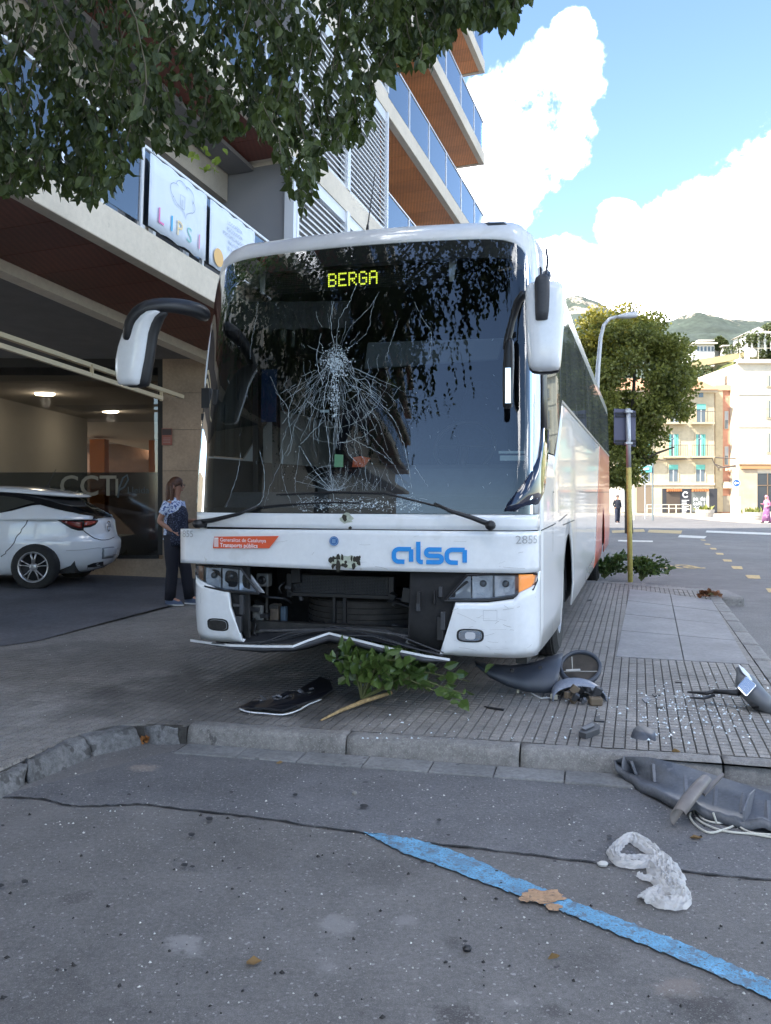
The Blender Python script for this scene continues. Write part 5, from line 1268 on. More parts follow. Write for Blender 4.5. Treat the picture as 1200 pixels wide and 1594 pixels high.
banner(p0, p1, 'pale blue banner reading LIPSI with a cloud outline on the balcony balustrade', [
    ('cloud_outline', mat('print_grey', (.25, .30, .38), .6), cloud),
    ('letter', mat('print_pink', (.65, .16, .38), .6), T_('L', .27, .13, .12)), ('letter', mat('print_blue', (.03, .36, .62), .6), T_('I', .27, .34, .12, bold=.01)),
    ('letter', mat('print_yellow', (.72, .58, .32), .6), T_('P', .27, .45, .12)), ('letter', mat('print_teal', (.25, .52, .50), .6), T_('S', .27, .63, .12)), ('letter', mat('print_rose', (.62, .28, .42), .6), T_('I', .27, .84, .12))])
def small(mb, at):
    for k, s in enumerate(['LOGOPÈDIA', 'PSICOLOGIA', 'PSICOPEDAGOGIA', 'INFANTIL I', 'D’ADULTS']): text_on(mb, s, .075, lambda a, c_: at(.52+a/Wb, .80-.10*k+c_/Hb), 'CENTER')
def dot(mb, at): mb.add([at(.18+.10*cos(2*pi*i/20), .18+.14*sin(2*pi*i/20)) for i in range(20)], [tuple(range(20))])
banner(p1, p1+(p1-p0)*.98, 'pale blue banner with small grey print and an orange dot beside the LIPSI one', [('lettering', mat('print_light', (.33, .38, .47), .6), small), ('orange_dot', mat('print_orange', (.68, .42, .15), .6), dot)])
# two cream rails of the canopy
m_rail = mat('cream_metal', (.62, .52, .34), .5)
e1 = P(284, 618, 14.2); e2 = P(252, 620, 13.6)
def back(p, k): return p - ed*k
can = thing('canopy_rails', 'pair of thin cream metal rails running under the recessed ceiling', 'canopy rail', tuple(back(e1, 4)))
def loc(o, p): return Vector(p)-o.location
r = MB(); 
def bar(mb, a, b, w, h):
    d = (b-a).normalized(); sd_ = d.cross(eu).normalized(); u = sd_.cross(d)
    vs = [p+sd_*x+u*y for p in (a, b) for x, y in ((-w/2, -h/2), (w/2, -h/2), (w/2, h/2), (-w/2, h/2))]
    mb.add(vs, [(0, 1, 2, 3), (4, 7, 6, 5), (0, 4, 5, 1), (1, 5, 6, 2), (2, 6, 7, 3), (3, 7, 4, 0)])
for nm, e, w, h_ in (('rail', e1, .07, .06), ('rail', e2, .05, .06)):
    r = MB(); bar(r, loc(can, back(e, 9.5)), loc(can, e), w, h_); r.build(nm, m_rail, can)
for (px_, y0, y1, D) in ((251, 611, 622, 13.6), (143, 570, 583, None)):
    if D is None:
        # position along rail 2
        for k in np.linspace(0, 9, 400):
            q = back(e2, k)
            if CX+F*q.x/q.y < px_: break
        D = q.y
    c = P(px_, (y0+y1)/2, D); mm = MB(); mm.bb(-.02, .02, -.02, .02, -(y1-y0)/F*D/2-.02, (y1-y0)/F*D/2+.02); o = mm.build('connector', m_rail, can); o.location = loc(can, c)

# ------------------------------------------------------------------ glazed shopfront in the recess (faces the street end)
YG = 14.6; zb_ = .16
shop = thing('shopfront', 'large dark framed shop window with frosted lower band below the recessed ceiling', 'shop window', (-5.4, YG, zb_))
def SX(px, D=YG): return (px-CX)/F*D
def SZ(py, D=YG): return H-(py-HY)/F*D
def sl(x, y, z): return (x+5.4, y-YG, z-zb_)
def sbox(x0, x1, y0, y1, z0, z1, nm, m, par=shop, bevel=0):
    a, b = sl(x0, y0, z0), sl(x1, y1, z1); return MB().bb(a[0], b[0], a[1], b[1], a[2], b[2]).build(nm, m, par, bevel=bevel)
xR = SX(250); z_sill = SZ(864); z_frost = SZ(735); z_head = SZ(572); z_ceil = SZ(551)
M_FRAME = mat('dark_window_frame', (.015, .014, .013), .5)
sbox(-10.5, xR+.05, YG-.02, YG+.06, z_head, z_ceil+.05, 'header', M_FRAME); sbox(xR-.04, xR+.05, YG-.03, YG+.06, z_sill, z_head, 'frame_post', M_FRAME); sbox(-10.5, xR-.04, YG-.02, YG+.05, z_sill-.06, z_sill, 'sill', M_FRAME)
sbox(-10.5, xR-.04, YG, YG+.01, z_frost, z_head, 'pane', glass('shop_glass', (.80, .78, .74), .03, 0, 1.45, 1.0))
sbox(-10.5, xR-.04, YG, YG+.01, z_sill, z_frost-.002, 'frosted_pane', glass('frosted_glass', (.28, .31, .31), .03, .08, 1.45, 1.0))
mb = MB()
for t, x_, sz, y_ in (('CCT', 92, .48, 771), ('l', 178, .4, 771)):
    text_on(mb, t, sz, lambda a, c_: sl(SX(x_)+a, YG-.006, SZ(y_)+c_), bold=.012)
mb.build('window_lettering', mat('beige_film', (.23, .21, .16), .7), shop)
mb = MB(); stroke(mb, [(SX(186)+a_, SZ(770)+b_) for a_, b_ in ((-.03, -.05), (.0, .12), (.06, .28), (.13, .33), (.15, .25), (.08, .13), (.0, .08))], .03, lambda a, c_: sl(a, YG-.006, c_)); text_on(mb, 'Lleida', .16, lambda a, c_: sl(SX(198)+a, YG-.006, SZ(768)+c_)); mb.build('window_script', mat('dark_film', (.05, .07, .08), .6), shop)
# room behind the glass
M_RW = mat('room_wall', (.46, .44, .40), .8, noise=(2, .05)); M_RD = mat('room_dark_wall', (.16, .085, .055), .7, noise=(3, .2)); 
Zc = 3.5
room = MB(); room.bb(-12, -2.9, YG+.1, 34, Zc, Zc+.1); 
rc = MB().bb(*[v for v in (sl(-12, 0, 0)[0], sl(-2.2, 0, 0)[0], .1, 20, Zc-zb_, Zc-zb_+.1)]).build('room_ceiling', mat('room_ceiling', (.30, .27, .23), .9), shop)
MB().bb(sl(-12, 0, 0)[0], sl(-2.2, 0, 0)[0], .1, 20, -.1, 0).build('room_floor', mat('room_floor', (.12, .11, .10), .5), shop)
sbox(-7.8, -7.7, YG+.3, 22.4, zb_, Zc, 'white_partition', M_RW); sbox(-12, -7.8, 22.3, 22.4, zb_, Zc, 'white_partition', M_RW)
sbox(-14, -2.2, 34, 34.1, zb_, Zc, 'brown_wall', M_RD); sbox(-2.3, -2.2, YG+.1, 34, zb_, Zc, 'brown_wall', M_RD); sbox(-9.6, -5.2, 30, 30.1, zb_, Zc-.75, 'brown_wall', M_RD)
a, b = SX(143, 26), SX(166, 26); sbox(a, b, 25.8, 26.2, zb_, Zc-.3, 'orange_column', mat('orange_paint', (.6, .17, .02), .6))
a, b = SX(233, 26.5), SX(243, 26.5); sbox(a, b, 26.4, 26.8, zb_, Zc-.3, 'orange_column', MATS['orange_paint'])
mb = MB(); text_on(mb, '16', .52, lambda a, c_: sl(-7.69, 15.4+a*1.3, SZ(684, 16.4)+c_), bold=.02); mb.build('wall_number', M_BLACK, shop, solid=.03)
m_lamp = mat('lit_downlight', (1, .95, .8), .5, emis=((1, .9, .72), 5))
for px_, py_ in ((172, 642), (70, 615), (166, 678), (236, 692)):
    D = (Zc-.03-H)*F/(HY-py_); c = P(px_, py_, D); mb = MB(); mb.disc_ring([(0, 0), (0, .17), (.03, .19)], (0, 0, 0), 'z', 20)
    o = mb.build('downlight', m_lamp, shop); o.location = sl(c.x, c.y, Zc-.03)
    ld = bpy.data.lights.new('downlight_lamp', 'POINT'); ld.energy = 2.6; ld.color = (1, .9, .76); ld.shadow_soft_size = .1; lo = bpy.data.objects.new('downlight_lamp', ld); C.objects.link(lo); lo.location = (c.x, c.y, Zc-.16)
# stone plinth under the window and stone pier beside it, block by block
M_STONE = mat('travertine', (.36, .27, .19), .6, noise=[(2.2, .16), (22, .14), (140, .1)], bump=(40, .3, .004), var=.08, extra=speckle(30, .69, (.22, .16, .11), .5))
pier = thing('stone_pier', 'tall beige stone-clad pier beside the shop window, behind the woman', 'stone pier', (-2.9, YG, .1))
x0, x1 = SX(254), SX(470); zs = [.05, SZ(833), SZ(733), SZ(669), SZ(612), SZ(556), 4.3]; xs2 = [x0, (x0+x1)/2, x1]
for i in range(len(zs)-1):
    for j in range(2):
        w = MB().bb(xs2[j]+.003-(-2.9), xs2[j+1]-.003-(-2.9), -.05-random.uniform(0, .002), .35, zs[i]+.003-.1, zs[i+1]-.003-.1); w.build('stone_block', M_STONE, pier, bevel=.002)
MB().bb(x0+.01+2.9, x1+2.9-.01, -.03, .4, 0, 4.1).build('core', M_FRAME, pier)
xx = [-10.5, -8.6, -7.2, -5.9, -4.7, xR+.05]
pl = MB().bb(sl(-10.5, 0, 0)[0], sl(xR+.04, 0, 0)[0], -.03, .1, -.1, z_sill-.065-zb_).build('plinth', M_FRAME, shop)
for i in range(len(xx)-1): sbox(xx[i]+.003, xx[i+1]-.003, YG-.06, YG+.02, zb_-.08, z_sill-.062, 'plinth_slab', M_STONE, pl, bevel=.002)
c = P(260, 680, YG-.06); sgn = tag(MB().bb(-.085, .085, -.012, 0, -.14, .14).build('wall_notice', mat('notice_red', (.30, .10, .07), .5), None), 'small red and brown notice plate fixed on the stone pier', 'notice'); sgn.location = c
MB().bb(-.08, .08, -.0155, -.0125, .03, .13).build('notice_header', mat('notice_dark', (.06, .04, .04), .5), sgn)
mb = MB(); 
for k in range(4): stroke(mb, [(-.06, -.02-.025*k), (.06, -.02-.025*k)], .006, lambda a, c_: (a, -.0135, c_))
o = mb.build('notice_print', mat('notice_pale', (.4, .3, .28), .5), sgn); o['kind'] = 'stuff'
c = P(349, 641, YG-.06); o = tag(MB().bb(-.07, .07, -.01, 0, -.17, .17).build('paper_notice', mat('paper_white', (.62, .62, .62), .7), None), 'white paper notice with blue print on the stone pier, seen through the coach windscreen', 'notice'); o.location = c
mb = MB()
for k in range(7): stroke(mb, [(-.05, .12-.035*k), (.05, .12-.035*k)], .010, lambda a, c_: (a, -.0125, c_))
q_ = mb.build('notice_print', mat('print_dark_blue', (.10, .18, .40), .6), o); q_['kind'] = 'stuff'
# solid ground floor further along behind the coach
b = BM(); b.qb(7.4, 8.4, 18.5, 25, -3, 3.5); b.build('far_ground_floor', M_CREAM, bld)
# ------------------------------------------------------------------ the near tree whose boughs hang into the picture
M_LEAF = leafmat('dark_hackberry_leaf', (.018, .033, .009), (.09, .125, .025), .35, .55)
M_LEAF2 = leafmat('far_tree_leaf', (.07, .092, .022), (.32, .33, .07), .42, scale=.9)
M_BARK = mat('grey_bark', (.10, .085, .065), .9, noise=[(8, .3), (40, .3)], bump=(30, .8, .02))
tree = thing('street_tree', 'big leafy tree beside the camera with dark drooping boughs across the top left', 'tree', (-4.6, 1.2, 0))
def tl(p): return (p[0]+4.6, p[1]-1.2, p[2])
tk = MB(); tk.tube([tl(p) for p in [(-4.6, 1.2, -.1), (-4.6, 1.2, .5), (-4.5, 1.25, 2.2), (-4.4, 1.4, 4.0), (-4.1, 1.7, 5.6), (-3.8, 2.0, 7.0)]], [.3, .24, .2, .17, .12, .05], 12)
tko = tk.build('trunk', M_BARK, tree, smooth=True)
bound = [(-400, 330), (-150, 320), (0, 300), (25, 325), (60, 300), (110, 318), (150, 330), (185, 312), (205, 262), (240, 240), (285, 250), (320, 238), (350, 225), (400, 215), (428, 250), (450, 300), (468, 335), (484, 340), (496, 290), (512, 240), (548, 240), (568, 232), (585, 180), (600, 140), (618, 118), (650, 112), (690, 96), (705, 66), (760, 52), (795, 60), (820, 14), (838, -14), (900, -80), (1200, -300)]
def bnd(x):
    for i in range(len(bound)-1):
        if bound[i][0] <= x <= bound[i+1][0]: t = (x-bound[i][0])/(bound[i+1][0]-bound[i][0]); return bound[i][1]+(bound[i+1][1]-bound[i][1])*t
    return -400
# boughs: limbs from the trunk, then hanging twigs that carry the leaves
limbs = []
rl = random.Random(11)
ends_ = [(-2.9, 4.6, 4.9), (-2.0, 4.9, 5.0), (-1.2, 5.0, 5.1), (-.5, 4.9, 5.2), (.2, 4.9, 5.35), (.7, 4.8, 5.3), (-3.6, 4.0, 4.7), (-5.2, 4.4, 4.9), (-6.5, 2.5, 5.2), (-6.0, 0, 5.5), (-4.8, -1.5, 5.6), (-3.0, -.8, 5.6), (-2.2, 1.0, 6.0), (-2.0, 2.6, 6.0), (-1.2, 3.6, 5.9), (-3.4, 3.0, 6.6), (-5.0, 1.5, 7.2), (-3.5, .8, 7.0)]
lb_ = MB()
for e in ends_:
    st = Vector((-4.5, 1.3, rl.uniform(2.6, 4.6))); e = Vector(e); mid = st.lerp(e, .5)+Vector((rl.uniform(-.2, .2), rl.uniform(-.2, .2), .45)); limbs.append((st, mid, e))
    lb_.tube([tl(st), tl(st.lerp(mid, .5)+Vector((0, 0, .12))), tl(mid), tl(mid.lerp(e, .5)+Vector((0, 0, .1))), tl(e)], [.09, .065, .045, .028, .012], 7)
lbo = lb_.build('branch', M_BARK, tree, smooth=True); lbo['kind'] = 'stuff'
pos, dirs, sz = [], [], []
tw = MB(); ntw = 0
def add_twig(base, n, length, visible):
    global ntw
    d = Vector((rl.uniform(-.5, .5), rl.uniform(-.5, .5), rl.uniform(-1.0, -.25))).normalized(); p = base.copy(); pts = [p.copy()]
    for k in range(n):
        d = (d+Vector((rl.uniform(-.25, .25), rl.uniform(-.25, .25), -.16))).normalized(); p = p+d*(length/n)
        if visible:
            if p.y > .5:
                px, py = CX+F*p.x/p.y, HY-F*(p.z-H)/p.y
                if py > bnd(px)+rl.uniform(-40, -8): break
        pts.append(p.copy())
        for s in (-1, 1):
            ld = (d*.5+Vector((rl.uniform(-.7, .7), rl.uniform(-.7, .7), rl.uniform(-1.3, .0)))).normalized(); pos.append(tuple(p)); dirs.append(tuple(ld)); sz.append(rl.uniform(.036, .088))
    if visible and len(pts) > 2 and rl.random() < .35: tw.tube([tl(q) for q in pts], .0035, 4, cap=False); ntw += 1
# in-view hanging mass
cnt = 0
while cnt < 1720:
    D = rl.uniform(4.3, 6.2); px = rl.uniform(-250, 850); top = bnd(px)
    py = top - abs(rl.gauss(0, 1))*120 - rl.uniform(20, 70) - 26*sin(px*.09)*sin(px*.031)
    if rl.random() < .35: py = rl.uniform(-260, top)
    if py < -330: continue
    if py > 0 and mn.noise(Vector((px/52, py/44, 3))) > .07+.25*(py < 50): continue
    # openings where the facade shows through
    if 190 < px < 420 and 0 < py < 130 and rl.random() < .35: continue
    if 40 < px < 110 and 120 < py < 210 and rl.random() < .7: continue
    if px > 560 and py > top-60 and rl.random() < .35: continue
    p = P(px, py, D); add_twig(p, rl.randint(5, 9), rl.uniform(.28, .55), True); cnt += 1
# rest of the crown, over and behind the camera
cnt = 0
while cnt < 1500:
    l = rl.choice(limbs); t = rl.uniform(.35, 1.1); a = l[0].lerp(l[2], t) if t < 1 else l[2]; p = a+Vector((rl.gauss(0, .65), rl.gauss(0, .65), rl.gauss(.35, .55)))
    if p.y > .3:
        px, py = CX+F*p.x/p.y, HY-F*(p.z-H)/p.y
        if -100 < px < 1300 and py > bnd(px)-60: continue
    if p.z < 2.9: continue
    add_twig(p, 5, .45, p.y > .5); cnt += 1
pos = np.array(pos); dirs = np.array(dirs); sz = np.array(sz)
px = np.where(pos[:, 1] > .5, CX+F*pos[:, 0]/np.maximum(pos[:, 1], .5), -9999); py = HY-F*(pos[:, 2]-H)/np.maximum(pos[:, 1], .5)
bd = np.array([bnd(x) for x in px])
edge_ = (px > -10) & (px < 900) & (py > 0) & (bd-py < 60)
idxs = np.where(edge_)[0]; rng.shuffle(idxs); near = sorted(idxs, key=lambda i: (bd[i]-py[i])+pos[i, 1]*6)[:300]
keep = np.ones(len(pos), bool); keep[near] = False
off_ = np.array([4.6, -1.2, 0])
V_, F_ = leaf_arrays(pos[keep]+off_, dirs[keep], sz[keep]*1.0, width=.34, seed=3); npmesh('foliage', V_, F_, M_LEAF, tree, smooth=False, kind='stuff')
lv = []
for k in range(4):
    v, f = leaf_arrays(np.array([[0., 0, 0]]), np.array([[1., 0, 0]]), np.array([1.]), droop=.1+.08*k, width=.31+.03*k, seed=20+k)
    me = bpy.data.meshes.new('leaf'); me.from_pydata([tuple(x) for x in v], [], [tuple(x) for x in f]); me.materials.append(M_LEAF); lv.append(me)
for i in near:
    o = link('leaf', lv[i % 4], tree); o.location = tuple(pos[i]+off_); q = Vector(dirs[i]).to_track_quat('X', 'Z'); o.rotation_mode = 'QUATERNION'; o.rotation_quaternion = q @ Euler((rl.uniform(-2, 2), 0, 0)).to_quaternion(); s_ = sz[i]*1.05; o.scale = (s_, s_, s_)
o = tw.build('twig', mat('twig_bark', (.07, .06, .035), .8), tree); o['kind'] = 'stuff'
# a sprig of fresh yellow-green leaves
pp, dd_, ss = [], [], []
for k in range(16):
    p = P(322+rl.uniform(-22, 26), 238+rl.uniform(-16, 26), 4.4); pp.append(tuple(p)); dd_.append(tuple(Vector((rl.uniform(-1, 1), rl.uniform(-.4, .4), -.6)).normalized())); ss.append(rl.uniform(.03, .055))
V_, F_ = leaf_arrays(np.array(pp)+off_, np.array(dd_), np.array(ss), seed=9); npmesh('fresh_sprig', V_, F_, leafmat('fresh_leaf', (.16, .24, .03), (.30, .36, .06), .5), tree, kind='stuff')

def crown_pts(n, c, rx, ry, rz, clumps, seed, csz=.6, shell=.55):
    r = np.random.default_rng(seed); cc = []
    for i in range(clumps):
        v = r.normal(size=3); v /= np.linalg.norm(v); k = shell+(1-shell)*r.random()**.6
        cc.append([c[0]+v[0]*rx*k, c[1]+v[1]*ry*k, c[2]+v[2]*rz*k])
    cc = np.array(cc); pick = r.integers(0, clumps, n); d = r.normal(size=(n, 3)); d /= np.linalg.norm(d, axis=1)[:, None]
    p = cc[pick]+d*(csz*r.random((n, 1))**.45)*np.array([1, 1, .72]); return p, d
def leafy(name, p, d, size, m, parent, off, seed, kind='stuff', spread=.4, width=.5):
    r = np.random.default_rng(seed); s = size*(1-spread+2*spread*r.random(len(p))); d = d+r.normal(size=d.shape)*.5; d[:, 2] -= .25; d /= np.linalg.norm(d, axis=1)[:, None]
    V_, F_ = leaf_arrays(p-np.array(off), d, s, width=width, seed=seed); return npmesh(name, V_, F_, m, parent, kind=kind)
# ------------------------------------------------------------------ mid-distance tree behind the coach
DT = 34; ct = P(985, 592, DT); base_t = (P(979, 830, DT).x, DT, 0)
t2 = thing('street_tree', 'round bushy tree with yellowing top behind the coach, beside the street lamp', 'tree', base_t)
def t2l(p): return (p[0]-base_t[0], p[1]-base_t[1], p[2]-base_t[2])
mb = MB(); mb.tube([t2l((base_t[0], DT, -.1)), t2l((base_t[0]-.05, DT, 1.6)), t2l((base_t[0]+.1, DT, 3.2)), t2l((ct.x, DT, 5.0)), t2l((ct.x+.1, DT, 7))], [.17, .13, .11, .08, .04], 9); mb.build('trunk', M_BARK, t2, smooth=True)
mb = MB()
for e in ((-1.6, .3, 1.0), (1.6, -.4, .8), (.5, 1.4, 1.6), (-.8, -1.3, 1.8), (1.9, .5, 2.2)):
    s0_ = Vector((base_t[0]+.05, DT, 2.2+rl.uniform(0, 1))); mb.tube([t2l(s0_), t2l(s0_+Vector(e)*.5+Vector((0, 0, .1))), t2l(s0_+Vector(e))], [.09, .06, .03], 6)
o = mb.build('branch', M_BARK, t2); o['kind'] = 'stuff'
p, d = crown_pts(36000, (ct.x-.15, DT, ct.z+.05), 2.2, 2.1, 2.6, 120, 4, .6)
p2_, d2_ = crown_pts(5500, (ct.x-.7, DT+.2, ct.z+1.7), 1.5, 1.4, 1.3, 40, 6, .5)
leafy('crown', p, d, .115, M_LEAF2, t2, base_t, 5); leafy('yellow_crown_top', p2_, d2_, .11, leafmat('yellowing_leaf', (.14, .15, .02), (.42, .34, .04), .35, scale=1.2), t2, base_t, 6)
# lower crown skirt towards the trunk
p, d = crown_pts(9000, (P(968, 705, DT).x, DT, P(965, 705, DT).z), 1.15, 1.0, 1.25, 34, 14, .45); leafy('lower_crown', p, d, .11, M_LEAF2, t2, base_t, 15)
# ------------------------------------------------------------------ street lamp
M_GALV = mat('galvanised', (.45, .46, .47), .45, metal=.5, noise=(6, .1))
DL = 27; lb0 = P(921, 830, DL); lamp_o = thing('street_lamp', 'tall grey street lamp with a curved arm in front of the round tree', 'street lamp', (lb0.x, DL, 0))
pts = [P(917, 828, DL), P(925, 680, DL), P(931, 570, DL), P(935, 525, DL), P(940, 506, DL), P(949, 496, DL), P(960, 493, DL)]
MB().tube([tuple(q-Vector((lb0.x, DL, 0))) for q in pts], [.1, .085, .07, .06, .055, .05, .05], 10).build('pole', M_GALV, lamp_o, smooth=True)
mb = ringloft([((0, 0, 0), .03, .03), ((0, 0, .06), .06, .05), ((0, 0, .35), .09, .1), ((0, 0, .6), .06, .1), ((0, 0, .68), .02, .05)], 12)
o = mb.build('lamp_head', M_GALV, lamp_o, smooth=True); q0, q1 = P(959, 493.5, DL)-Vector((lb0.x, DL, 0)), P(993, 489, DL)-Vector((lb0.x, DL, 0)); o.location = q0; o.rotation_mode = 'QUATERNION'; o.rotation_quaternion = (q1-q0).to_track_quat('Z', 'Y')
# ------------------------------------------------------------------ sign post at the end of the pavement
gp = G(981, 906, .12); sp = thing('sign_post', 'yellow and grey post carrying a dark sign seen from behind', 'road sign', tuple(gp))
topp = P(977.5, 636, gp.y)-gp
mid_ = topp*(1-(728-636)/(906-636))
MB().tube([(0, 0, 0), tuple(mid_)], .043, 12).build('lower_post', mat('faded_yellow_paint', (.42, .36, .10), .6, noise=[(5, .2), (40, .15)], extra=speckle(14, .66, (.2, .18, .12), .6)), sp, smooth=True)
MB().tube([tuple(mid_), tuple(topp)], .040, 12).build('upper_post', M_GALV, sp, smooth=True)
M_SB = mat('sign_back', (.10, .10, .15), .5, metal=.3, noise=(4, .1))
for (xa, xb, y0a, y1a, y0b, y1b, dd1) in ((955.5, 974, 636, 690, 637, 694, -.10), (980, 989.5, 637, 694, 640, 696, .10)):
    yb_ = gp.y+.06
    q = [P(xa, y0a, yb_)-gp, P(xb, y0b, yb_)-gp, P(xb, y1b, yb_)-gp, P(xa, y1a, yb_)-gp]
    q[0].y += .0; 
    pn = MB().prism([tuple(v) for v in q], (0, .025, 0)).build('sign_plate', M_SB, sp, bevel=.006)
    for yy in (643, 686):
        a, b = P(xa+2, yy-1, yb_)-gp, P(xb, yy+2, yb_)-gp
        MB().bb(a.x, b.x, a.y-.02, a.y, b.z, a.z).bb(a.x, b.x, a.y-.02, a.y, b.z-.05, a.z-.05).build('mounting_rail', mat('rail_dark', (.02, .02, .028), .6), pn)
for yy in (641, 690):
    a = P(978, yy, gp.y)-gp; MB().bb(a.x-.06, a.x+.06, a.y-.05, a.y+.055, a.z-.02, a.z+.02).build('clamp', M_GALV, sp, bevel=.006)
a, b = P(974, 640, gp.y+.055)-gp, P(981, 692, gp.y+.055)-gp; MB().bb(a.x, b.x, a.y+.01, a.y+.03, b.z, a.z).build('sign_bridge', M_SB, sp)
# ------------------------------------------------------------------ far square: kerb, plaza, markings
M_PLAZA = mat('plaza_paving', (.40, .36, .31), .85, noise=[(.3, .1), (3, .1)])
def GZ(px, py, z):
    return G(px, py, z)
zp = -.25
pl_px = [(935, 800), (1000, 801), (1060, 804), (1120, 809), (1180, 814), (1300, 824)]
pts = [G(x, y, zp) for x, y in pl_px]
plz = MB(); vs = [(p.x, p.y, zp) for p in pts]+[(60, 100, zp), (-10, 100, zp)]; plz.prism(vs, (0, 0, -.15)); struct(plz.build('plaza', M_PLAZA))
kb = MB(); rows = [[(p.x, p.y-.02, zp+.01) for p in pts], [(p.x, p.y-.30, zp+.01) for p in pts], [(p.x, p.y-.31, zp-.16) for p in pts]]; grid(kb, rows); struct(kb.build('far_kerb', mat('far_kerb_grey', (.22, .20, .18), .8)))
def strip(pxs, nm, m, dz=.006):
    mb = MB(); q = [G(x, y, 0) for x, y in pxs]; q = [(p.x, p.y, ground_z(p.y)+dz) for p in q]; mb.add(q, [tuple(range(len(q)))]); return struct(mb.build(nm, m))
for i, (x, y, w, h_) in enumerate([(1172, 898.5, 22, 6), (1147, 884, 17, 5), (1132, 873, 14, 4), (1120, 862.5, 12, 3.4), (1110, 854.5, 10, 3), (1101, 847.5, 9, 2.4), (1094, 841, 8, 2), (1205, 920, 24, 7)]):
    strip([(x-w*.55, y-h_/2), (x+w*.45, y-h_/2+.6), (x+w*.55, y+h_/2), (x-w*.35, y+h_/2-.6)], 'lane_dash', M_YEL, .008)
strip([(952, 826), (1002, 823.5), (1004, 828), (953, 830)], 'road_marking', M_YEL, .008); strip([(1010, 824.5), (1062, 826), (1060, 831), (1008, 829)], 'road_marking', M_YEL, .008)
strip([(1058, 833), (1100, 835), (1096, 838.5), (1055, 836.5)], 'road_marking', M_WHT, .008); strip([(1100, 826), (1230, 831), (1230, 834), (1098, 829)], 'road_marking', M_WHT, .008)
strip([(962, 841), (1016, 842), (1016, 844), (962, 843)], 'road_marking', M_WHT, .008)
mb = MB(); o3 = G(1093, 882, 0)
text_on(mb, 'zona', 1.05, lambda a, c_: (o3.x-1.02+a*1.0-1.05, o3.y-.5+c_*1.9, .008), bold=.01); struct(mb.build('road_lettering', M_YEL))
# ------------------------------------------------------------------ far buildings
def win(px0, py0, px1, py1, D, par, base, shut=None, frame=None, balcony=False, open_=.5):
    a, b = P(px0, py1, D-.02)-base, P(px1, py0, D-.02)-base
    w = MB(); t = .09
    w.bb(a.x-t, b.x+t, -.05+a.y, a.y, b.z, b.z+t); w.bb(a.x-t, b.x+t, a.y-.10, a.y, a.z-t, a.z); w.bb(a.x-t, a.x, a.y-.05, a.y, a.z, b.z); w.bb(b.x, b.x+t, a.y-.05, a.y, a.z, b.z)
    o = w.build('window', frame or M_CREAM2, par)
    MB().bb(a.x, b.x, a.y-.01, a.y+.0, a.z, b.z).build('pane', M_WIN2, o)
    wf = MB(); wf.bb((a.x+b.x)/2-.04, (a.x+b.x)/2+.04, a.y-.035, a.y-.012, a.z, b.z); wf.bb(a.x, b.x, a.y-.035, a.y-.012, b.z-.4, b.z-.33); wf.build('sash', mat('sash_white', (.55, .55, .52), .6), o)
    if shut == 'leaves':
        k = (b.x-a.x)/4
        for i in (0, 1, 2, 3):
            if i in (1,) and open_ < 1: continue
            s = MB(); s.bb(a.x+i*k+.02, a.x+(i+1)*k-.02, a.y-.07, a.y-.04, a.z+.02, b.z-.02); s.build('shutter', M_TEAL, o)
    if shut == 'top': MB().bb(a.x, b.x, a.y-.08, a.y-.04, b.z-(b.z-a.z)*.28, b.z).build('roller_shutter', M_TEAL, o)
    if balcony:
        bw = MB(); x0, x1 = a.x-.55, b.x+.55; bw.bb(x0, x1, a.y-.75, a.y-.0, a.z-.16, a.z-.02); bo = bw.build('balcony', M_CREAM2, par)
        r = MB(); r.bb(x0, x1, a.y-.74, a.y-.70, a.z+.9, a.z+.95); n = int((x1-x0)/.16)
        for i in range(n+1): r.bb(x0+i*(x1-x0)/n-.012, x0+i*(x1-x0)/n+.012, a.y-.73, a.y-.705, a.z, a.z+.9)
        ro = r.build('railing', M_IRON, bo); ro['kind'] = 'stuff'
    return o
M_CREAM2 = mat('old_cream_plaster', (.50, .42, .28), .85, noise=[(.35, .16), (3, .1)], extra=speckle(1.2, .68, (.36, .28, .18), .5))
M_CREAM3 = mat('pale_plaster', (.60, .54, .42), .85, noise=[(.4, .08), (3, .06)])
M_PINK = mat('pink_plaster', (.50, .25, .17), .85, noise=[(.5, .14), (3, .1)], extra=speckle(1.1, .66, (.55, .42, .30), .5))
M_TEAL = mat('teal_shutter', (.14, .45, .36), .6, noise=(3, .1)); M_IRON = mat('wrought_iron', (.10, .09, .08), .6); M_WIN2 = mat('far_window_glass', (.10, .13, .16), .15, coat=.6)
M_TERRA = mat('terracotta_tiles', (.42, .22, .12), .85, noise=[(1, .2), (9, .2)])
def block(name, label, px0, px1, ytop, D, m, depth=9, zb2=-.35, cat='house'):
    base = Vector(((P(px0, 800, D).x+P(px1, 800, D).x)/2, D+depth/2, zb2)); t = thing(name, label, cat, tuple(base))
    a, b = P(px0, 800, D)-base, P(px1, ytop, D)-base; MB().bb(a.x, b.x, -depth/2, depth/2, -.6, b.z).build('wall', m, t)
    return t, base
D1 = 76
tA, bA = block('town_house', 'beige three storey house with teal shutters and a dark shop at street level', 905, 1112, 606, D1, M_CREAM2)
a, b = P(905, 606, D1)-bA, P(1114, 600, D1)-bA
MB().prism([(a.x, -5.3, b.z-.45), (a.x, 0, b.z+1.2), (a.x, 5.3, b.z-.45)], (b.x-a.x, 0, 0)).build('roof', M_TERRA, tA)
MB().bb(a.x, b.x, -4.9, -4.5, b.z-.62, b.z-.45).build('cornice', M_CREAM3, tA)
for cx_, row in ((1089.5, 0), (1049, 0), (1008, 0)): pass
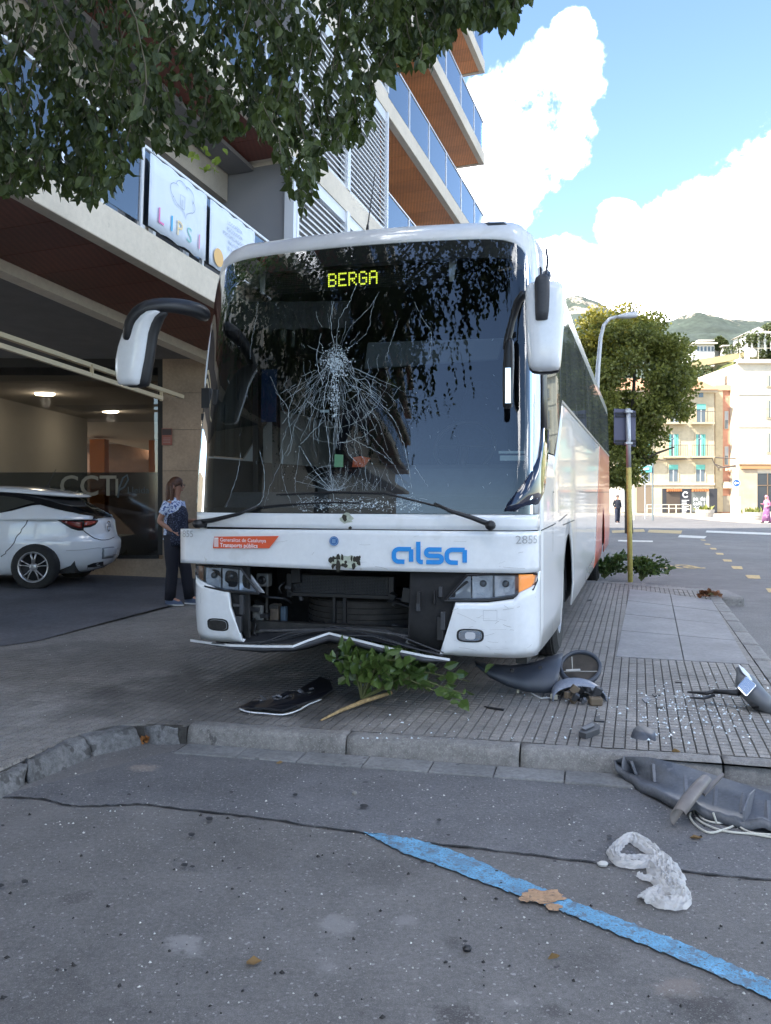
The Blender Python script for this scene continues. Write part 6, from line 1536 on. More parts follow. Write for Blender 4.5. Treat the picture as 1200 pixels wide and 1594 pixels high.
for cx_ in (1090, 1048, 1005, 965):
    win(cx_-7, 676, cx_+8, 710, D1, tA, bA, 'leaves', balcony=True); win(cx_-7, 723.5, cx_+7, 750, D1, tA, bA, 'top')
for cx_ in (1091, 1050, 1008): win(cx_-7, 629, cx_+7, 658, D1, tA, bA, 'top', balcony=True)
a = P(1091, 615, D1)-bA; MB().bb(a.x-.2, a.x+.2, -4.52, -4.49, a.z-.2, a.z+.2).build('vent', M_WIN2, tA)
a, b = P(905, 755, D1)-bA, P(1112, 752, D1)-bA; MB().bb(a.x, b.x, -4.62, -4.5, a.z, b.z).build('string_course', M_CREAM3, tA)
# shop front
sf = P(1031, 797, D1)-bA; se = P(1115, 762, D1)-bA
def fbx(px0, px1, py0, py1, d0, d1, nm, m, par, label=None):
    a, b = P(px0, py1, D1)-bA, P(px1, py0, D1)-bA; return MB().bb(a.x, b.x, -4.5-d1, -4.5-d0, a.z, b.z).build(nm, m, par, label=label)
M_SHOPD = mat('charcoal_panel', (.03, .03, .035), .5); sfo = fbx(1030.5, 1116, 760.5, 798, .0, .06, 'shop_front', M_SHOPD, tA)
fbx(1037, 1058, 763, 797, .06, .09, 'shop_opening', mat('shop_interior', (.07, .05, .035), .6), sfo); fbx(1076, 1099, 764, 797, .06, .09, 'shop_window', mat('shop_glass_grey', (.13, .14, .13), .2, coat=.6), sfo); fbx(1099, 1103, 764, 797, .06, .10, 'door_frame', M_CREAM3, sfo)
for (x0_, x1_) in ((1037, 1061), (1076, 1103)):
    for k in range(7): w_ = (x1_-x0_)/14; fbx(x0_+2*k*w_, x0_+(2*k+1)*w_, 761.5, 765, .10, .35, 'awning_stripe', mat('awning_orange', (.45, .17, .06), .7), sfo)
a0 = P(1066.5, 770, D1)-bA
mb = MB(); stroke(mb, [(a0.x+.22*cos(t), a0.z+.22*sin(t)) for t in np.linspace(.6, 5.7, 14)], .13, lambda x, z: (x, -4.57, z)); 
for k in range(9): stroke(mb, [(a0.x-.32, a0.z-.5-.13*k), (a0.x-.32+random.uniform(.35, .65), a0.z-.5-.13*k)], .05, lambda x, z: (x, -4.57, z))
mb.build('shop_emblem', M_SW, sfo); mb = MB(); a0 = P(1078, 779, D1)-bA
for k, s in enumerate(('pa de', 'cafè i', 'dolços')): text_on(mb, s, .5, lambda a, c_: (a0.x+a, -4.60, a0.z-.42*k+c_))
mb.build('window_script', M_SW, sfo)
fbx(991, 1013, 757, 798, .0, .05, 'arched_door', mat('old_wood_door', (.20, .15, .10), .7), tA); fbx(905, 986, 757, 798, 0, .04, 'ground_floor_band', M_CREAM3, tA); fbx(967, 984, 760, 797, .05, .07, 'garage_door', mat('pale_door', (.5, .5, .48), .6), tA)
# pink house
tB, bB = block('town_house', 'narrow pink house with slit windows between the beige and the cream houses', 1112.3, 1148.8, 604, D1+.8, M_PINK)
D2 = D1+.8
def bx2(px0, px1, py0, py1, d0, d1, nm, m, par=tB, base=bB, D=D2, dp=4.5):
    a, b = P(px0, py1, D)-base, P(px1, py0, D)-base; return MB().bb(a.x, b.x, -dp-d1, -dp-d0, a.z, b.z).build(nm, m, par)
bx2(1112.4, 1124, 606, 797, 0, .15, 'pilaster', M_CREAM2); bx2(1112.4, 1149, 600, 608, -.3, .25, 'cornice', mat('pink_cornice', (.5, .33, .22), .8)); bx2(1137, 1148.6, 608, 770, 0, .05, 'lighter_strip', mat('pale_pink', (.55, .36, .27), .8))
for y0_, y1_ in ((640, 668), (695, 724)):
    w = bx2(1127.5, 1133.5, y0_, y1_, 0, .06, 'window', M_CREAM3); bx2(1128.2, 1132.8, y0_+.6, (y0_+y1_)/2, .06, .08, 'upper_pane', mat('pane_pale', (.35, .37, .4), .3), w); bx2(1128.2, 1132.8, (y0_+y1_)/2, y1_-.6, .06, .08, 'pane', M_WIN2, w)
bx2(1124, 1142, 750, 760, 0, .5, 'door_canopy', M_CREAM3); bx2(1125, 1141, 772, 797, 0, .05, 'door', mat('grey_door', (.30, .27, .22), .7)); bx2(1126, 1131, 578, 603, -1, -.5, 'chimney', M_CREAM3)
for x_ in (1119, 1129, 1134): bx2(x_-1.3, x_+1.3, 729, 733, .15, .35, 'meter_box', M_CREAM3)
# cream house on the right
D3 = D1-1
tC, bC = block('town_house', 'tall cream house with a roof terrace and a garage opening on the right', 1148.9, 1262, 565, D3, M_CREAM3, depth=11)
def bx3(px0, px1, py0, py1, d0, d1, nm, m, par=tC): return bx2(px0, px1, py0, py1, d0, d1, nm, m, par, bC, D3, 5.5)
bx3(1147, 1262, 560, 566, -.2, .35, 'roof_edge', M_CREAM3)
for y_ in (613.5, 664): bx3(1149, 1262, y_-1, y_+1, 0, .08, 'string_course', M_CREAM3)
bx3(1149, 1262, 718, 723, 0, .4, 'ledge', M_CREAM2); bx3(1152, 1262, 723, 730, 0, .32, 'timber_fascia', mat('timber_fascia', (.42, .22, .10), .7))
for y0_, y1_ in ((585, 601), (624, 650), (675, 704)):
    for x0_ in (1193, 1232):
        w = bx3(x0_-1, x0_+13, y0_-1.5, y1_+2, 0, .10, 'window', M_CREAM2); bx3(x0_, x0_+12, y0_, y1_, .10, .12, 'pane', M_WIN2, w); bx3(x0_+5.4, x0_+6.6, y0_, y1_, .12, .15, 'sash', MATS['sash_white'], w); bx3(x0_, x0_+3, y0_, y1_, .12, .14, 'shutter', M_CREAM2, w)
bx3(1149, 1178, 731, 798, 0, .12, 'stone_base', mat('stone_base', (.42, .34, .24), .85, noise=(1.2, .15)))
g_ = bx3(1178.5, 1262, 737, 796, 0, .06, 'garage_glazing', mat('garage_glass', (.03, .035, .045), .2, coat=.5))
for x_ in (1194, 1212, 1230): bx3(x_-.5, x_+.5, 737, 796, .06, .12, 'mullion', mat('brown_mullion', (.2, .13, .08), .6), g_)
bx3(1178.5, 1262, 755, 756, .06, .12, 'mullion', MATS['brown_mullion'], g_)
a, b = P(1153, 560, D3)-bC, P(1262, 541, D3)-bC
r = MB()
for x_ in np.arange(a.x, b.x, 1.6): r.bb(x_-.018, x_+.018, -5.3, -5.27, a.z, b.z)
r.bb(a.x, b.x, -5.3, -5.27, b.z-.035, b.z); o = r.build('terrace_railing', M_CREAM3, tC); 
c = P(1178, 547, D3)-bC; MB().disc_ring([(-.1, 0), (-.02, .38), (.02, .36), (.02, 0)], (c.x, -4.6, c.z), 'y', 16).bb(c.x-.6, c.x-.3, -4.7, -4.3, a.z-.1, c.z+.5).build('satellite_dish', mat('dish', (.6, .6, .58), .5), tC)
# sagging cables along the fronts
cb_ = MB()
for pts_ in ([(1000, 714), (1030, 716), (1080, 714), (1108, 713), (1112, 722), (1125, 727), (1148, 724)], [(1112, 712), (1148, 714)], [(1150, 690), (1175, 712)], [(1112, 722), (1118, 728), (1148, 726)]):
    cb_.tube([tuple(P(x, y, D1-.5)) for x, y in pts_], .05, 4, cap=False)
o = tag(cb_.build('cable', mat('cable_grey', (.12, .10, .09), .7), None), 'dark cables strung along the beige and pink house fronts', 'cable')
# one-way sign, thin poles, flags, boards
def pole(name, label, cat, px_, y0_, y1_, D, r, m, group=None):
    g = P(px_, y1_, D); g.z = zp if D > 50 else ground_z(D); t = thing(name, label, cat, tuple(g), 0, group); MB().tube([(0, 0, 0), (0, 0, P(px_, y0_, D).z-g.z)], r, 8).build('pole', m, t); return t, g
t, g = pole('road_sign', 'round blue sign with a white arrow on a white post before the cream house', 'road sign', 1146, 752, 806, 62, .07, M_CREAM3)
MB().bb(-.28, .28, -.1, .1, 0, 1.55).build('post_box', M_CREAM3, t)
c = P(1146, 752, 61.85)-g; d_ = MB().disc_ring([(-.03, 0), (-.03, .27), (.0, .27), (0, 0)], tuple(c), 'y', 20).build('disc', mat('sign_blue', (.02, .10, .42), .4), t)
mb = MB(); stroke(mb, [(c.x+.17, c.z), (c.x-.08, c.z)], .075, lambda x, z: (x, c.y-.04, z)); mb.add([(c.x-.2, c.y-.04, c.z), (c.x-.04, c.y-.04, c.z+.13), (c.x-.04, c.y-.04, c.z-.13)], [(0, 1, 2)]); mb.build('arrow', M_SW, d_)
mb = MB(); mb.disc_ring([(-.035, .25), (-.035, .275)], tuple(c), 'y', 20); mb.build('sign_rim', M_SW, d_)
t, g = pole('banner_pole', 'white pole holding a yellow fabric pennant in front of the beige house', 'flag pole', 986.5, 702, 801, 58, .06, M_CREAM3)
mb = MB(); cc = [P(x, y, 58)-g for x, y in ((987, 708), (990, 699), (996, 693), (1001, 699), (1007, 704), (1009, 707), (1000, 708.5), (992, 709.5))]; mb.add([tuple(v+Vector((0, .15*sin(i*2), 0))) for i, v in enumerate(cc)], [tuple(range(8))]); mb.build('pennant', mat('pennant_yellow', (.65, .48, .05), .7), t, solid=.02)
t, g = pole('banner_pole', 'dark grey pole with a tilted white and teal board beside the white pole', 'sign board', 1016, 702, 803, 57, .055, mat('pole_slate', (.14, .17, .18), .5))
q = [P(x, y, 57)-g for x, y in ((990, 725), (1015, 723), (1015, 736), (991, 740))]; pb = MB().prism([tuple(v) for v in q], (0, .06, 0)).build('board', mat('board_white', (.55, .62, .62), .5), t)
q = [P(x, y, 56.9)-g for x, y in ((996, 726.5), (1014.5, 725), (1014.5, 734.5), (996, 736.5))]; MB().prism([tuple(v) for v in q], (0, .02, 0)).build('teal_print', mat('board_teal', (.12, .50, .46), .5), pb)
q = [P(x, y, 56.85)-g for x, y in ((999, 729), (1010, 728), (1010, 731), (999, 732))]; MB().prism([tuple(v) for v in q], (0, .02, 0)).build('white_print', M_SW, pb)
t, g = pole('road_sign', 'small round sign seen from behind on a thin pale post by the arched door', 'road sign', 1004, 742, 801, 60, .04, M_GALV)
c = P(1004, 746, 59.9)-g; MB().disc_ring([(-.03, 0), (-.03, .27), (0, .27), (0, 0)], tuple(c), 'y', 16).build('disc', M_GALV, t)
# low white railing
rg = thing('railing', 'low white street railing in front of the dark shop', 'railing', tuple(G(1040, 802, zp)))
gb = Vector(rg.location); m = MB(); a, b = P(1007, 792, gb.y)-gb, P(1075, 790, gb.y)-gb
for zz in (.55, .85): m.tube([(a.x, 0, zz), (b.x-.2, 0, zz), (b.x, 0, zz-.12)], .035, 6)
o = m.build('rail', M_CREAM3, rg)
for x_ in np.linspace(a.x, b.x, 7): MB().bb(x_-.03, x_+.03, -.03, .03, 0, .86).build('post', M_CREAM3, rg)
# planters
M_PL = mat('planter_concrete', (.42, .38, .33), .85, noise=(2, .12))
def planter(px_, py_, wpx, label):
    g = G(px_, py_, zp); r = wpx/2/F*g.y; t = thing('planter', label, 'planter', tuple(g), 0, 'round concrete planters on the square')
    mb = MB(); mb.disc_ring([(0, 0), (0, r*.8), (.22, r*.92), (.26, r*.88), (.30, r*.95), (.52, r), (.55, r), (.55, r*.88), (.45, r*.86), (.45, 0)], (0, 0, 0), 'z', 24); mb.build('bowl', M_PL, t, smooth=False)
    rr = np.random.default_rng(px_); p = rr.normal(size=(60, 3))*np.array([r*.35, r*.35, .06])+np.array([0, 0, .5]); d = np.tile([0, 0, 1.], (60, 1)); V_, F_ = leaf_arrays(p, (d+rr.normal(size=d.shape)*.5), np.full(60, .22), seed=3); npmesh('plants', V_, F_, M_LEAF2, t, kind='stuff')
planter(1097, 804.5, 29, 'round stepped concrete planter before the dark shop window'); planter(1173, 810, 32, 'round stepped concrete planter beside the pink-clothed walker')
# ------------------------------------------------------------------ hills
def hill(name, cx0, cx1, ycrest, D, m, zfoot, dback=120, seed=0, amp=6, ncols=150, nrows=40, front=120, fq=.02):
    """ridge whose crest runs through measured directions at distance D"""
    xs_ = np.linspace(cx0, cx1, ncols); mb = MB(); cr_x = [c[0] for c in ycrest]; cr_y = [c[1] for c in ycrest]
    for j in range(nrows):
        v = j/(nrows-1); Yd = D-front*(1-v)
        for x in xs_:
            X = (x-CX)/F*D; zt_ = H+(HY-np.interp(x, cr_x, cr_y))/F*D
            sh = v**.9; z = zfoot+(zt_-zfoot)*sh
            nz = mn.fractal(Vector((X*fq+seed, Yd*fq, 0)), 1.0, 2.2, 5)*amp*min(1, 4*v*(1-v)+.25*(v > .9)+.12)
            mb.v.append((X, Yd, z+nz))
    nb = len(xs_)
    for x in xs_: mb.v.append(((x-CX)/F*D, D+dback, zfoot))
    for j in range(nrows): 
        for i in range(nb-1): mb.f.append((j*nb+i, j*nb+i+1, (j+1)*nb+i+1, (j+1)*nb+i)); mb.m.append(0)
    return mb.build(name, m, None, smooth=True)
def rock_fx(thr, sc, colr, stretch=1.0):
    def f(N, L_, pos, cs, b):
        n = N.new('ShaderNodeTexNoise'); n.inputs['Scale'].default_value = sc; n.inputs['Detail'].default_value = 8; n.inputs['Roughness'].default_value = .7; L_.new(pos, n.inputs['Vector'])
        geo = N.new('ShaderNodeNewGeometry'); sp = N.new('ShaderNodeSeparateXYZ'); L_.new(pos, sp.inputs[0])
        mz = N.new('ShaderNodeMapRange'); mz.inputs['From Min'].default_value = stretch[0]; mz.inputs['From Max'].default_value = stretch[1]; mz.inputs['To Min'].default_value = -.2; mz.inputs['To Max'].default_value = .035; L_.new(sp.outputs[2], mz.inputs['Value'])
        ad = N.new('ShaderNodeMath'); ad.operation = 'ADD'; L_.new(n.outputs[0], ad.inputs[0]); L_.new(mz.outputs[0], ad.inputs[1])
        mr = N.new('ShaderNodeMapRange'); mr.inputs['From Min'].default_value = thr; mr.inputs['From Max'].default_value = thr+.03; L_.new(ad.outputs[0], mr.inputs['Value'])
        mx = N.new('ShaderNodeMix'); mx.data_type = 'RGBA'; L_.new(mr.outputs[0], mx.inputs[0]); L_.new(cs, mx.inputs[6]); mx.inputs[7].default_value = (*colr, 1); return mx.outputs[2]
    return f
crest = [(500, 560), (700, 520), (850, 474), (885, 464), (900, 462), (930, 471), (960, 484), (990, 492), (1020, 497), (1045, 494), (1075, 486), (1100, 490), (1130, 496), (1160, 497), (1200, 501), (1300, 510), (1500, 540)]
z650 = lambda y: H+(HY-y)/F*700
M_RIDGE = mat('ridge_forest', (.05, .065, .05), .95, noise=[(.035, .35), (.25, .3)], extra=rock_fx(.515, .045, (.30, .26, .205), (z650(535), z650(490))))
struct(hill('hill', 480, 1500, crest, 700, M_RIDGE, -2, seed=3, amp=14, ncols=300, nrows=50, front=330, fq=.016))
crest2 = [(900, 640), (1040, 600), (1078, 572), (1110, 560), (1140, 545), (1165, 528), (1200, 506), (1260, 490), (1500, 480)]
M_NEARH = mat('hillside_scrub', (.12, .14, .045), .95, noise=[(.12, .3), (.8, .3)], extra=rock_fx(.56, .06, (.30, .25, .12), (-40, 0)))
struct(hill('hillside', 880, 1500, crest2, 210, M_NEARH, -1, seed=8, amp=2.2, ncols=160, nrows=30, front=95, fq=.05))
# retaining wall / field band
q = [P(x, y, 190) for x, y in ((1072, 567), (1085, 560), (1135, 552), (1172, 546), (1172, 551), (1135, 562), (1085, 571), (1072, 573))]
tag(MB().prism([tuple(v) for v in q], (0, 3, 0)).build('retaining_wall', mat('tan_earth', (.45, .36, .2), .9, noise=(.3, .15)), None), 'long tan retaining wall on the green hillside below the white villa', 'wall')
# hill scrub and trees
M_SCRUB = leafmat('scrub', (.03, .045, .015), (.11, .13, .04), .2, scale=.2)
p = []
for k in range(170):
    x_ = rl.uniform(1060, 1230); y_ = np.interp(x_, [c[0] for c in crest2], [c[1] for c in crest2])+rl.uniform(-1, 45)
    if 1072 < x_ < 1172 and 548 < y_ < 575: continue
    c = P(x_, y_, 196+rl.uniform(-10, 4)); r = rl.uniform(.5, 2.0); q = rng.normal(size=(60, 3)); q /= np.linalg.norm(q, axis=1)[:, None]; p.append(q*r*np.array([1, 1, .7])+np.array(c))
p = np.concatenate(p); d = rng.normal(size=p.shape); d /= np.linalg.norm(d, axis=1)[:, None]; V_, F_ = leaf_arrays(p, d, np.full(len(p), .55), width=.6, seed=4); npmesh('scrub', V_, F_, M_SCRUB, None, kind='stuff')
for (x_, y_, rx, rz, lab) in ((1120, 535, 9, 8, 'dark round pine on the hillside behind the white villa'), (1079, 541, 4, 7, 'slim dark tree left of the white villa on the hillside')):
    c = P(x_, y_, 205); t = thing('hill_tree', lab, 'tree', (c.x, 205, c.z-3)); r = rx/F*205; h_ = rz/F*205
    MB().tube([(0, 0, -1), (0, 0, 3)], .2, 6).build('trunk', M_BARK, t); p, d = crown_pts(1800, (0, 0, 3), r, r, h_, 26, 3, r*.45); V_, F_ = leaf_arrays(p, d, np.full(len(p), .5), width=.6, seed=4); npmesh('crown', V_, F_, M_SCRUB, t, kind='stuff')
def villa(px0, px1, y0_, y1_, D, label, nwin, roof=None):
    base = P((px0+px1)/2, y1_, D); t = thing('villa', label, 'house', tuple(base)); a, b = P(px0, y1_, D)-base, P(px1, y0_, D)-base
    MB().bb(a.x, b.x, 0, 8, -3, b.z).build('wall', mat('villa_white', (.68, .66, .62), .7), t)
    if roof == 'gable':
        MB().prism([(a.x-.6, -.6, b.z), ((a.x+b.x)/2, -.6, b.z+1.3), (b.x+.6, -.6, b.z)], (0, 9, 0)).build('roof', mat('villa_roof', (.58, .54, .48), .8), t)
        for x_ in np.linspace(a.x, b.x, 4): MB().bb(x_-.2, x_+.2, -2.2, -1.9, -2, b.z).build('column', MATS['villa_white'], t)
        MB().bb(a.x-.3, b.x+.3, -2.3, 0, b.z-.4, b.z).build('porch_beam', MATS['villa_white'], t)
    else: MB().bb(a.x-.4, b.x+.4, -1, 8.4, b.z, b.z+.3).build('roof', mat('villa_roof', (.58, .54, .48), .8), t)
    w_ = (b.x-a.x)/nwin
    for i in range(nwin): MB().bb(a.x+i*w_+w_*.2, a.x+(i+1)*w_-w_*.2, -.06, .0, b.z*.25, b.z*.75).build('window', M_WIN2, t)
villa(1078, 1112, 536, 550, 200, 'long white modern villa with a row of windows on the hillside', 6)
villa(1087, 1107, 532, 536.2, 204, 'small upper white pavilion above the long modern villa', 3)
villa(1164, 1194, 519, 534, 190, 'white villa with a pillared porch at the top of the green hillside', 3, 'gable')
villa(1049, 1059, 532, 541, 220, 'little white house peeking out beside the tree crown', 2)
villa(1125, 1143, 540, 549, 203, 'low stone-coloured house right of the long white villa', 3)
# ------------------------------------------------------------------ parked hatchback
CG = .215; CXr, CYn = -4.10, 12.42      # rear end x, near side y
car = thing('parked_car', 'white five door hatchback parked under the building, its rear towards the coach', 'car', (CXr-.95, CYn+.9, CG))
M_CARW = mat('car_white', (.76, .80, .85), .22, coat=1, noise=(3, .02))
M_CGL = mat('car_dark_glass', (.008, .009, .011), .06, coat=1, spec=.7)
def cl(x, y, z): return (.95-x, y, z)      # x: metres forward of the rear end; y: lateral from the centre line, near side negative
def ring_pt(t, rear, front, w, ex=2.55, exf=2.8):
    c, s = cos(t), sin(t); cx_ = (rear+front)/2; a = (front-rear)/2
    return (cx_+a*abs(c)**(2/(ex if c < 0 else exf))*(1 if c >= 0 else -1), w*abs(s)**(2/(ex if c < 0 else 3.0))*(1 if s >= 0 else -1))
LEV = [(.20, .42, 4.2, .78), (.24, .26, 4.28, .82), (.33, .10, 4.33, .87), (.45, .025, 4.36, .895), (.56, 0, 4.37, .905), (.66, .0, 4.36, .91), (.70, .018, 4.35, .908), (.73, .05, 4.34, .903), (.82, .075, 4.3, .902), (.90, .085, 4.2, .895), (.97, .095, 4.0, .88), (1.01, .13, 3.7, .862), (1.04, .22, 3.3, .84), (1.045, .5, 3.0, .6)]
def lev(z):
    for a, b in zip(LEV[:-1], LEV[1:]):
        if z <= b[0]: t = max(0, (z-a[0])/(b[0]-a[0])); return [a[k]+(b[k]-a[k])*t for k in (1, 2, 3)]
    return list(LEV[-1][1:])
def body_pt(t, z, off=0):
    r, f_, w = lev(z); x, y = ring_pt(t, r-off, f_+off, w+off); 
    return x, y, z
n = 72; mb = MB()
for z, r, f_, w in LEV:
    for j in range(n):
        x, y = ring_pt(2*pi*j/n, r, f_, w); mb.v.append(cl(x, y, z))
for i in range(len(LEV)-1):
    for j in range(n): mb.f.append((i*n+j, i*n+(j+1) % n, (i+1)*n+(j+1) % n, (i+1)*n+j)[::-1]); mb.m.append(0)
mb.f.append(tuple(range(n))); mb.f.append(tuple((len(LEV)-1)*n+j for j in range(n))[::-1]); mb.m += [0, 0]
body = mb.build('body', M_CARW, car, smooth=True)
RW = .33; wheels_x = (.95, 3.55)
cutm = MB()
for wx in wheels_x: cutm.disc_ring([(-1.2, 0), (-1.2, .395), (1.2, .395), (1.2, 0)], cl(wx, 0, RW+.01), 'y', 36)
me_c = bpy.data.meshes.new('c'); 
# apply the wheel-arch cut here, so that no helper object is left behind
cut = cutm.build('cut', M_BLACK, car)
bpy.context.view_layer.update()
mod = body.modifiers.new('arch', 'BOOLEAN'); mod.object = cut; mod.operation = 'DIFFERENCE'; mod.solver = 'EXACT'
dg = bpy.context.evaluated_depsgraph_get(); me_new = bpy.data.meshes.new_from_object(body.evaluated_get(dg)); body.modifiers.clear(); body.data = me_new
bpy.data.objects.remove(cut)
MB().bb(*[v for v in (cl(4.0, 0, 0)[0], cl(.45, 0, 0)[0], -.62, .62, .22, .9)]).build('underbody', M_BLACK, car)
def warp(x, z): return z-.13*max(0, min(1, (1.7-x)/1.3))**1.6*max(0, min(1, (z-1.1)/.3))
def loft2(levels, nm, m, ex=2.7):
    mb = MB()
    for z, r, f_, w in levels:
        for j in range(n): x, y = ring_pt(2*pi*j/n, r, f_, w, ex); mb.v.append(cl(x, y, warp(x, z)))
    for i in range(len(levels)-1):
        for j in range(n): mb.f.append((i*n+j, i*n+(j+1) % n, (i+1)*n+(j+1) % n, (i+1)*n+j)[::-1]); mb.m.append(0)
    mb.f.append(tuple((len(levels)-1)*n+j for j in range(n))[::-1]); mb.m.append(0)
    return mb.build(nm, m, car, smooth=True)
gh = loft2([(1.0, .14, 3.4, .852), (1.05, .17, 3.2, .84), (1.2, .36, 2.85, .775), (1.34, .55, 2.5, .71), (1.43, .72, 2.25, .66)], 'windows', M_CGL)
GHL = [(1.0, .852), (1.05, .84), (1.2, .775), (1.34, .71), (1.43, .66)]
def ghw(z):
    for a, b in zip(GHL[:-1], GHL[1:]):
        if z <= b[0]: return a[1]+(b[1]-a[1])*(z-a[0])/(b[0]-a[0])
    return GHL[-1][1]
def ghy(x, z):
    G_ = [(1.0, .14, 3.4), (1.05, .17, 3.2), (1.2, .36, 2.85), (1.34, .55, 2.5)]; r = np.interp(z, [g[0] for g in G_], [g[1] for g in G_]); f_ = np.interp(z, [g[0] for g in G_], [g[2] for g in G_]); c, a = (r+f_)/2, (f_-r)/2
    k = min(abs(x-c)/a, 1); return ghw(z)*(1-k**2.7)**(1/3.0) if x < c else ghw(z)
roof = loft2([(1.415, .62, 2.30, .675), (1.435, .50, 2.32, .672), (1.455, .47, 2.30, .66), (1.48, .55, 2.2, .60), (1.497, .8, 2.0, .45), (1.503, 1.0, 1.7, .2)], 'roof', M_CARW)
for s in (-1, 1):
    # rear quarter panel rising to a kink under the black pillar
    mb = MB(); rows = []
    for x in np.linspace(.24, 1.75, 30):
        zt_ = np.interp(x, [.16, .4, .92, 1.0, 1.3, 1.75], [1.03, 1.08, 1.245, 1.235, 1.13, 1.05]); rows.append([cl(x, s*(ghy(x, z)+.02), warp(x, z)) for z in np.linspace(1.0, max(zt_, 1.01), 6)])
    grid(mb, rows); mb.build('quarter_panel', M_CARW, car, smooth=True, solid=.006)
# side glass (slightly lighter) with frame
mb = MB(); 
for pts_ in ([(.98, 1.29), (1.28, 1.17), (1.55, 1.09), (1.55, 1.36), (1.25, 1.345)],):
    P3 = [cl(x, -(ghw(z)+.006), warp(x, z)) for x, z in pts_]; mb.add(P3, [tuple(range(len(P3)))])
mb.build('side_glass', mat('side_glass_lighter', (.05, .052, .045), .08, coat=1), car)
def cpx(px, py, off=.004):
    """point of the body side or tail seen at a picture position, in car coordinates"""
    best = None
    for k in range(150):
        t = pi+(k/150)*pi*.52-.45*pi*0
        t = -pi + k/150*pi*.62 if False else pi + pi*(k/150)*.62 - pi*.12
        zz = 1.0
        for _ in range(3):
            x, y, _z = body_pt(t, zz, off); w = Vector(cl(x, y, zz))+Vector(car.location); zz = H-(py-HY)/F*w.y-CG
        x, y, _z = body_pt(t, zz, off); w = Vector(cl(x, y, zz))+Vector(car.location); e = abs(CX+F*w.x/w.y-px)
        if best is None or e < best[0]: best = (e, cl(x, y, zz), t, zz)
    return best
def cpatch(nm, rows_px, m, off=.004, par=None):
    """rows of (py_top, py_bot) by px"""
    mb = MB(); rows = []
    for px_, y0, y1 in rows_px: rows.append([cpx(px_, y0+(y1-y0)*k/4, off)[1] for k in range(5)])
    grid(mb, rows); return mb.build(nm, m, par or car, smooth=True, solid=.003)
tl_ = cpatch('tail_light', [(88, 808, 809), (94, 807.6, 812.5), (102, 807.4, 818), (112, 807.4, 823), (122, 807.8, 826), (130, 808, 826), (131, 808, 821.5), (140, 808.4, 820.5), (148, 809, 817), (152.5, 810, 811.5)], M_BLACK)
cpatch('lens', [(95, 809.5, 811), (104, 810.5, 815.5), (114, 811.5, 820), (124, 812.5, 822.5), (128, 812.8, 822)], mat('tail_red', (.16, .012, .008), .12, coat=1), .012, tl_)
cpatch('lens', [(131, 811, 819), (138, 810.8, 818), (146, 810.6, 815.5), (150, 810.8, 812.5)], mat('tail_red_bright', (.30, .03, .015), .12, coat=1), .012, tl_)
pl_ = cpatch('number_plate', [(162, 854, 868), (168, 853.4, 867.2), (175, 852.8, 866.4), (182, 852.2, 865.6)], mat('plate_white', (.55, .58, .62), .4), .012)
cpatch('plate_recess_shade', [(159, 853, 870), (168, 851.5, 869), (176, 850.8, 868), (185, 850, 867)], mat('plate_shadow', (.25, .27, .30), .5), .003)  # flat grey patch painted as the shade around the plate
c0, c1, c2_ = Vector(cpx(163, 866.5, .016)[1]), Vector(cpx(181, 864, .016)[1]), Vector(cpx(163, 856, .016)[1])
mb = MB(); ux = (c1-c0); uz = (c2_-c0); vs_, fs_ = text_geo('0512KRR', 1.0); mw = max(v[0] for v in vs_); mb.add([c0+ux*(v[0]/mw)+uz*(v[1]/.75)*.95 for v in vs_], fs_); mb.build('plate_number', M_BLACK, pl_)
c = Vector(cpx(166.5, 819, .004)[1]); mb = MB()
rr = [(c+Vector((.012, 0, 0))) + Vector((0.01, .065*cos(t), .075*sin(t))) for t in np.linspace(0, 2*pi, 25)]; mb.tube(rr, .009, 6, cap=False); mb.tube([c+Vector((.022, -.05, .01)), c+Vector((.022, .05, -.01))], .009, 5); mb.build('badge', M_CHROME, car, smooth=True)
def cline(pts, w=.006, nm='panel_gap', m=None):
    mb = MB(); q = [Vector(cpx(x, y, .003)[1]) for x, y in cub(pts, 5)]; mb.tube(q, w, 4, cap=False); return mb.build(nm, m or mat('car_gap', (.06, .065, .075), .6), car)
cline([(52, 800), (40, 815), (25, 838), (13, 856), (1, 867)]); cline([(131, 826), (142, 835), (155, 840), (168, 840), (178, 836)]); cline([(104, 857), (128, 856), (150, 853), (157, 853)], .004, m=mat('soft_crease', (.45, .48, .52), .4)); cline([(2, 808.5), (12, 809), (24, 808.5)], .012, 'door_handle', M_CARW)
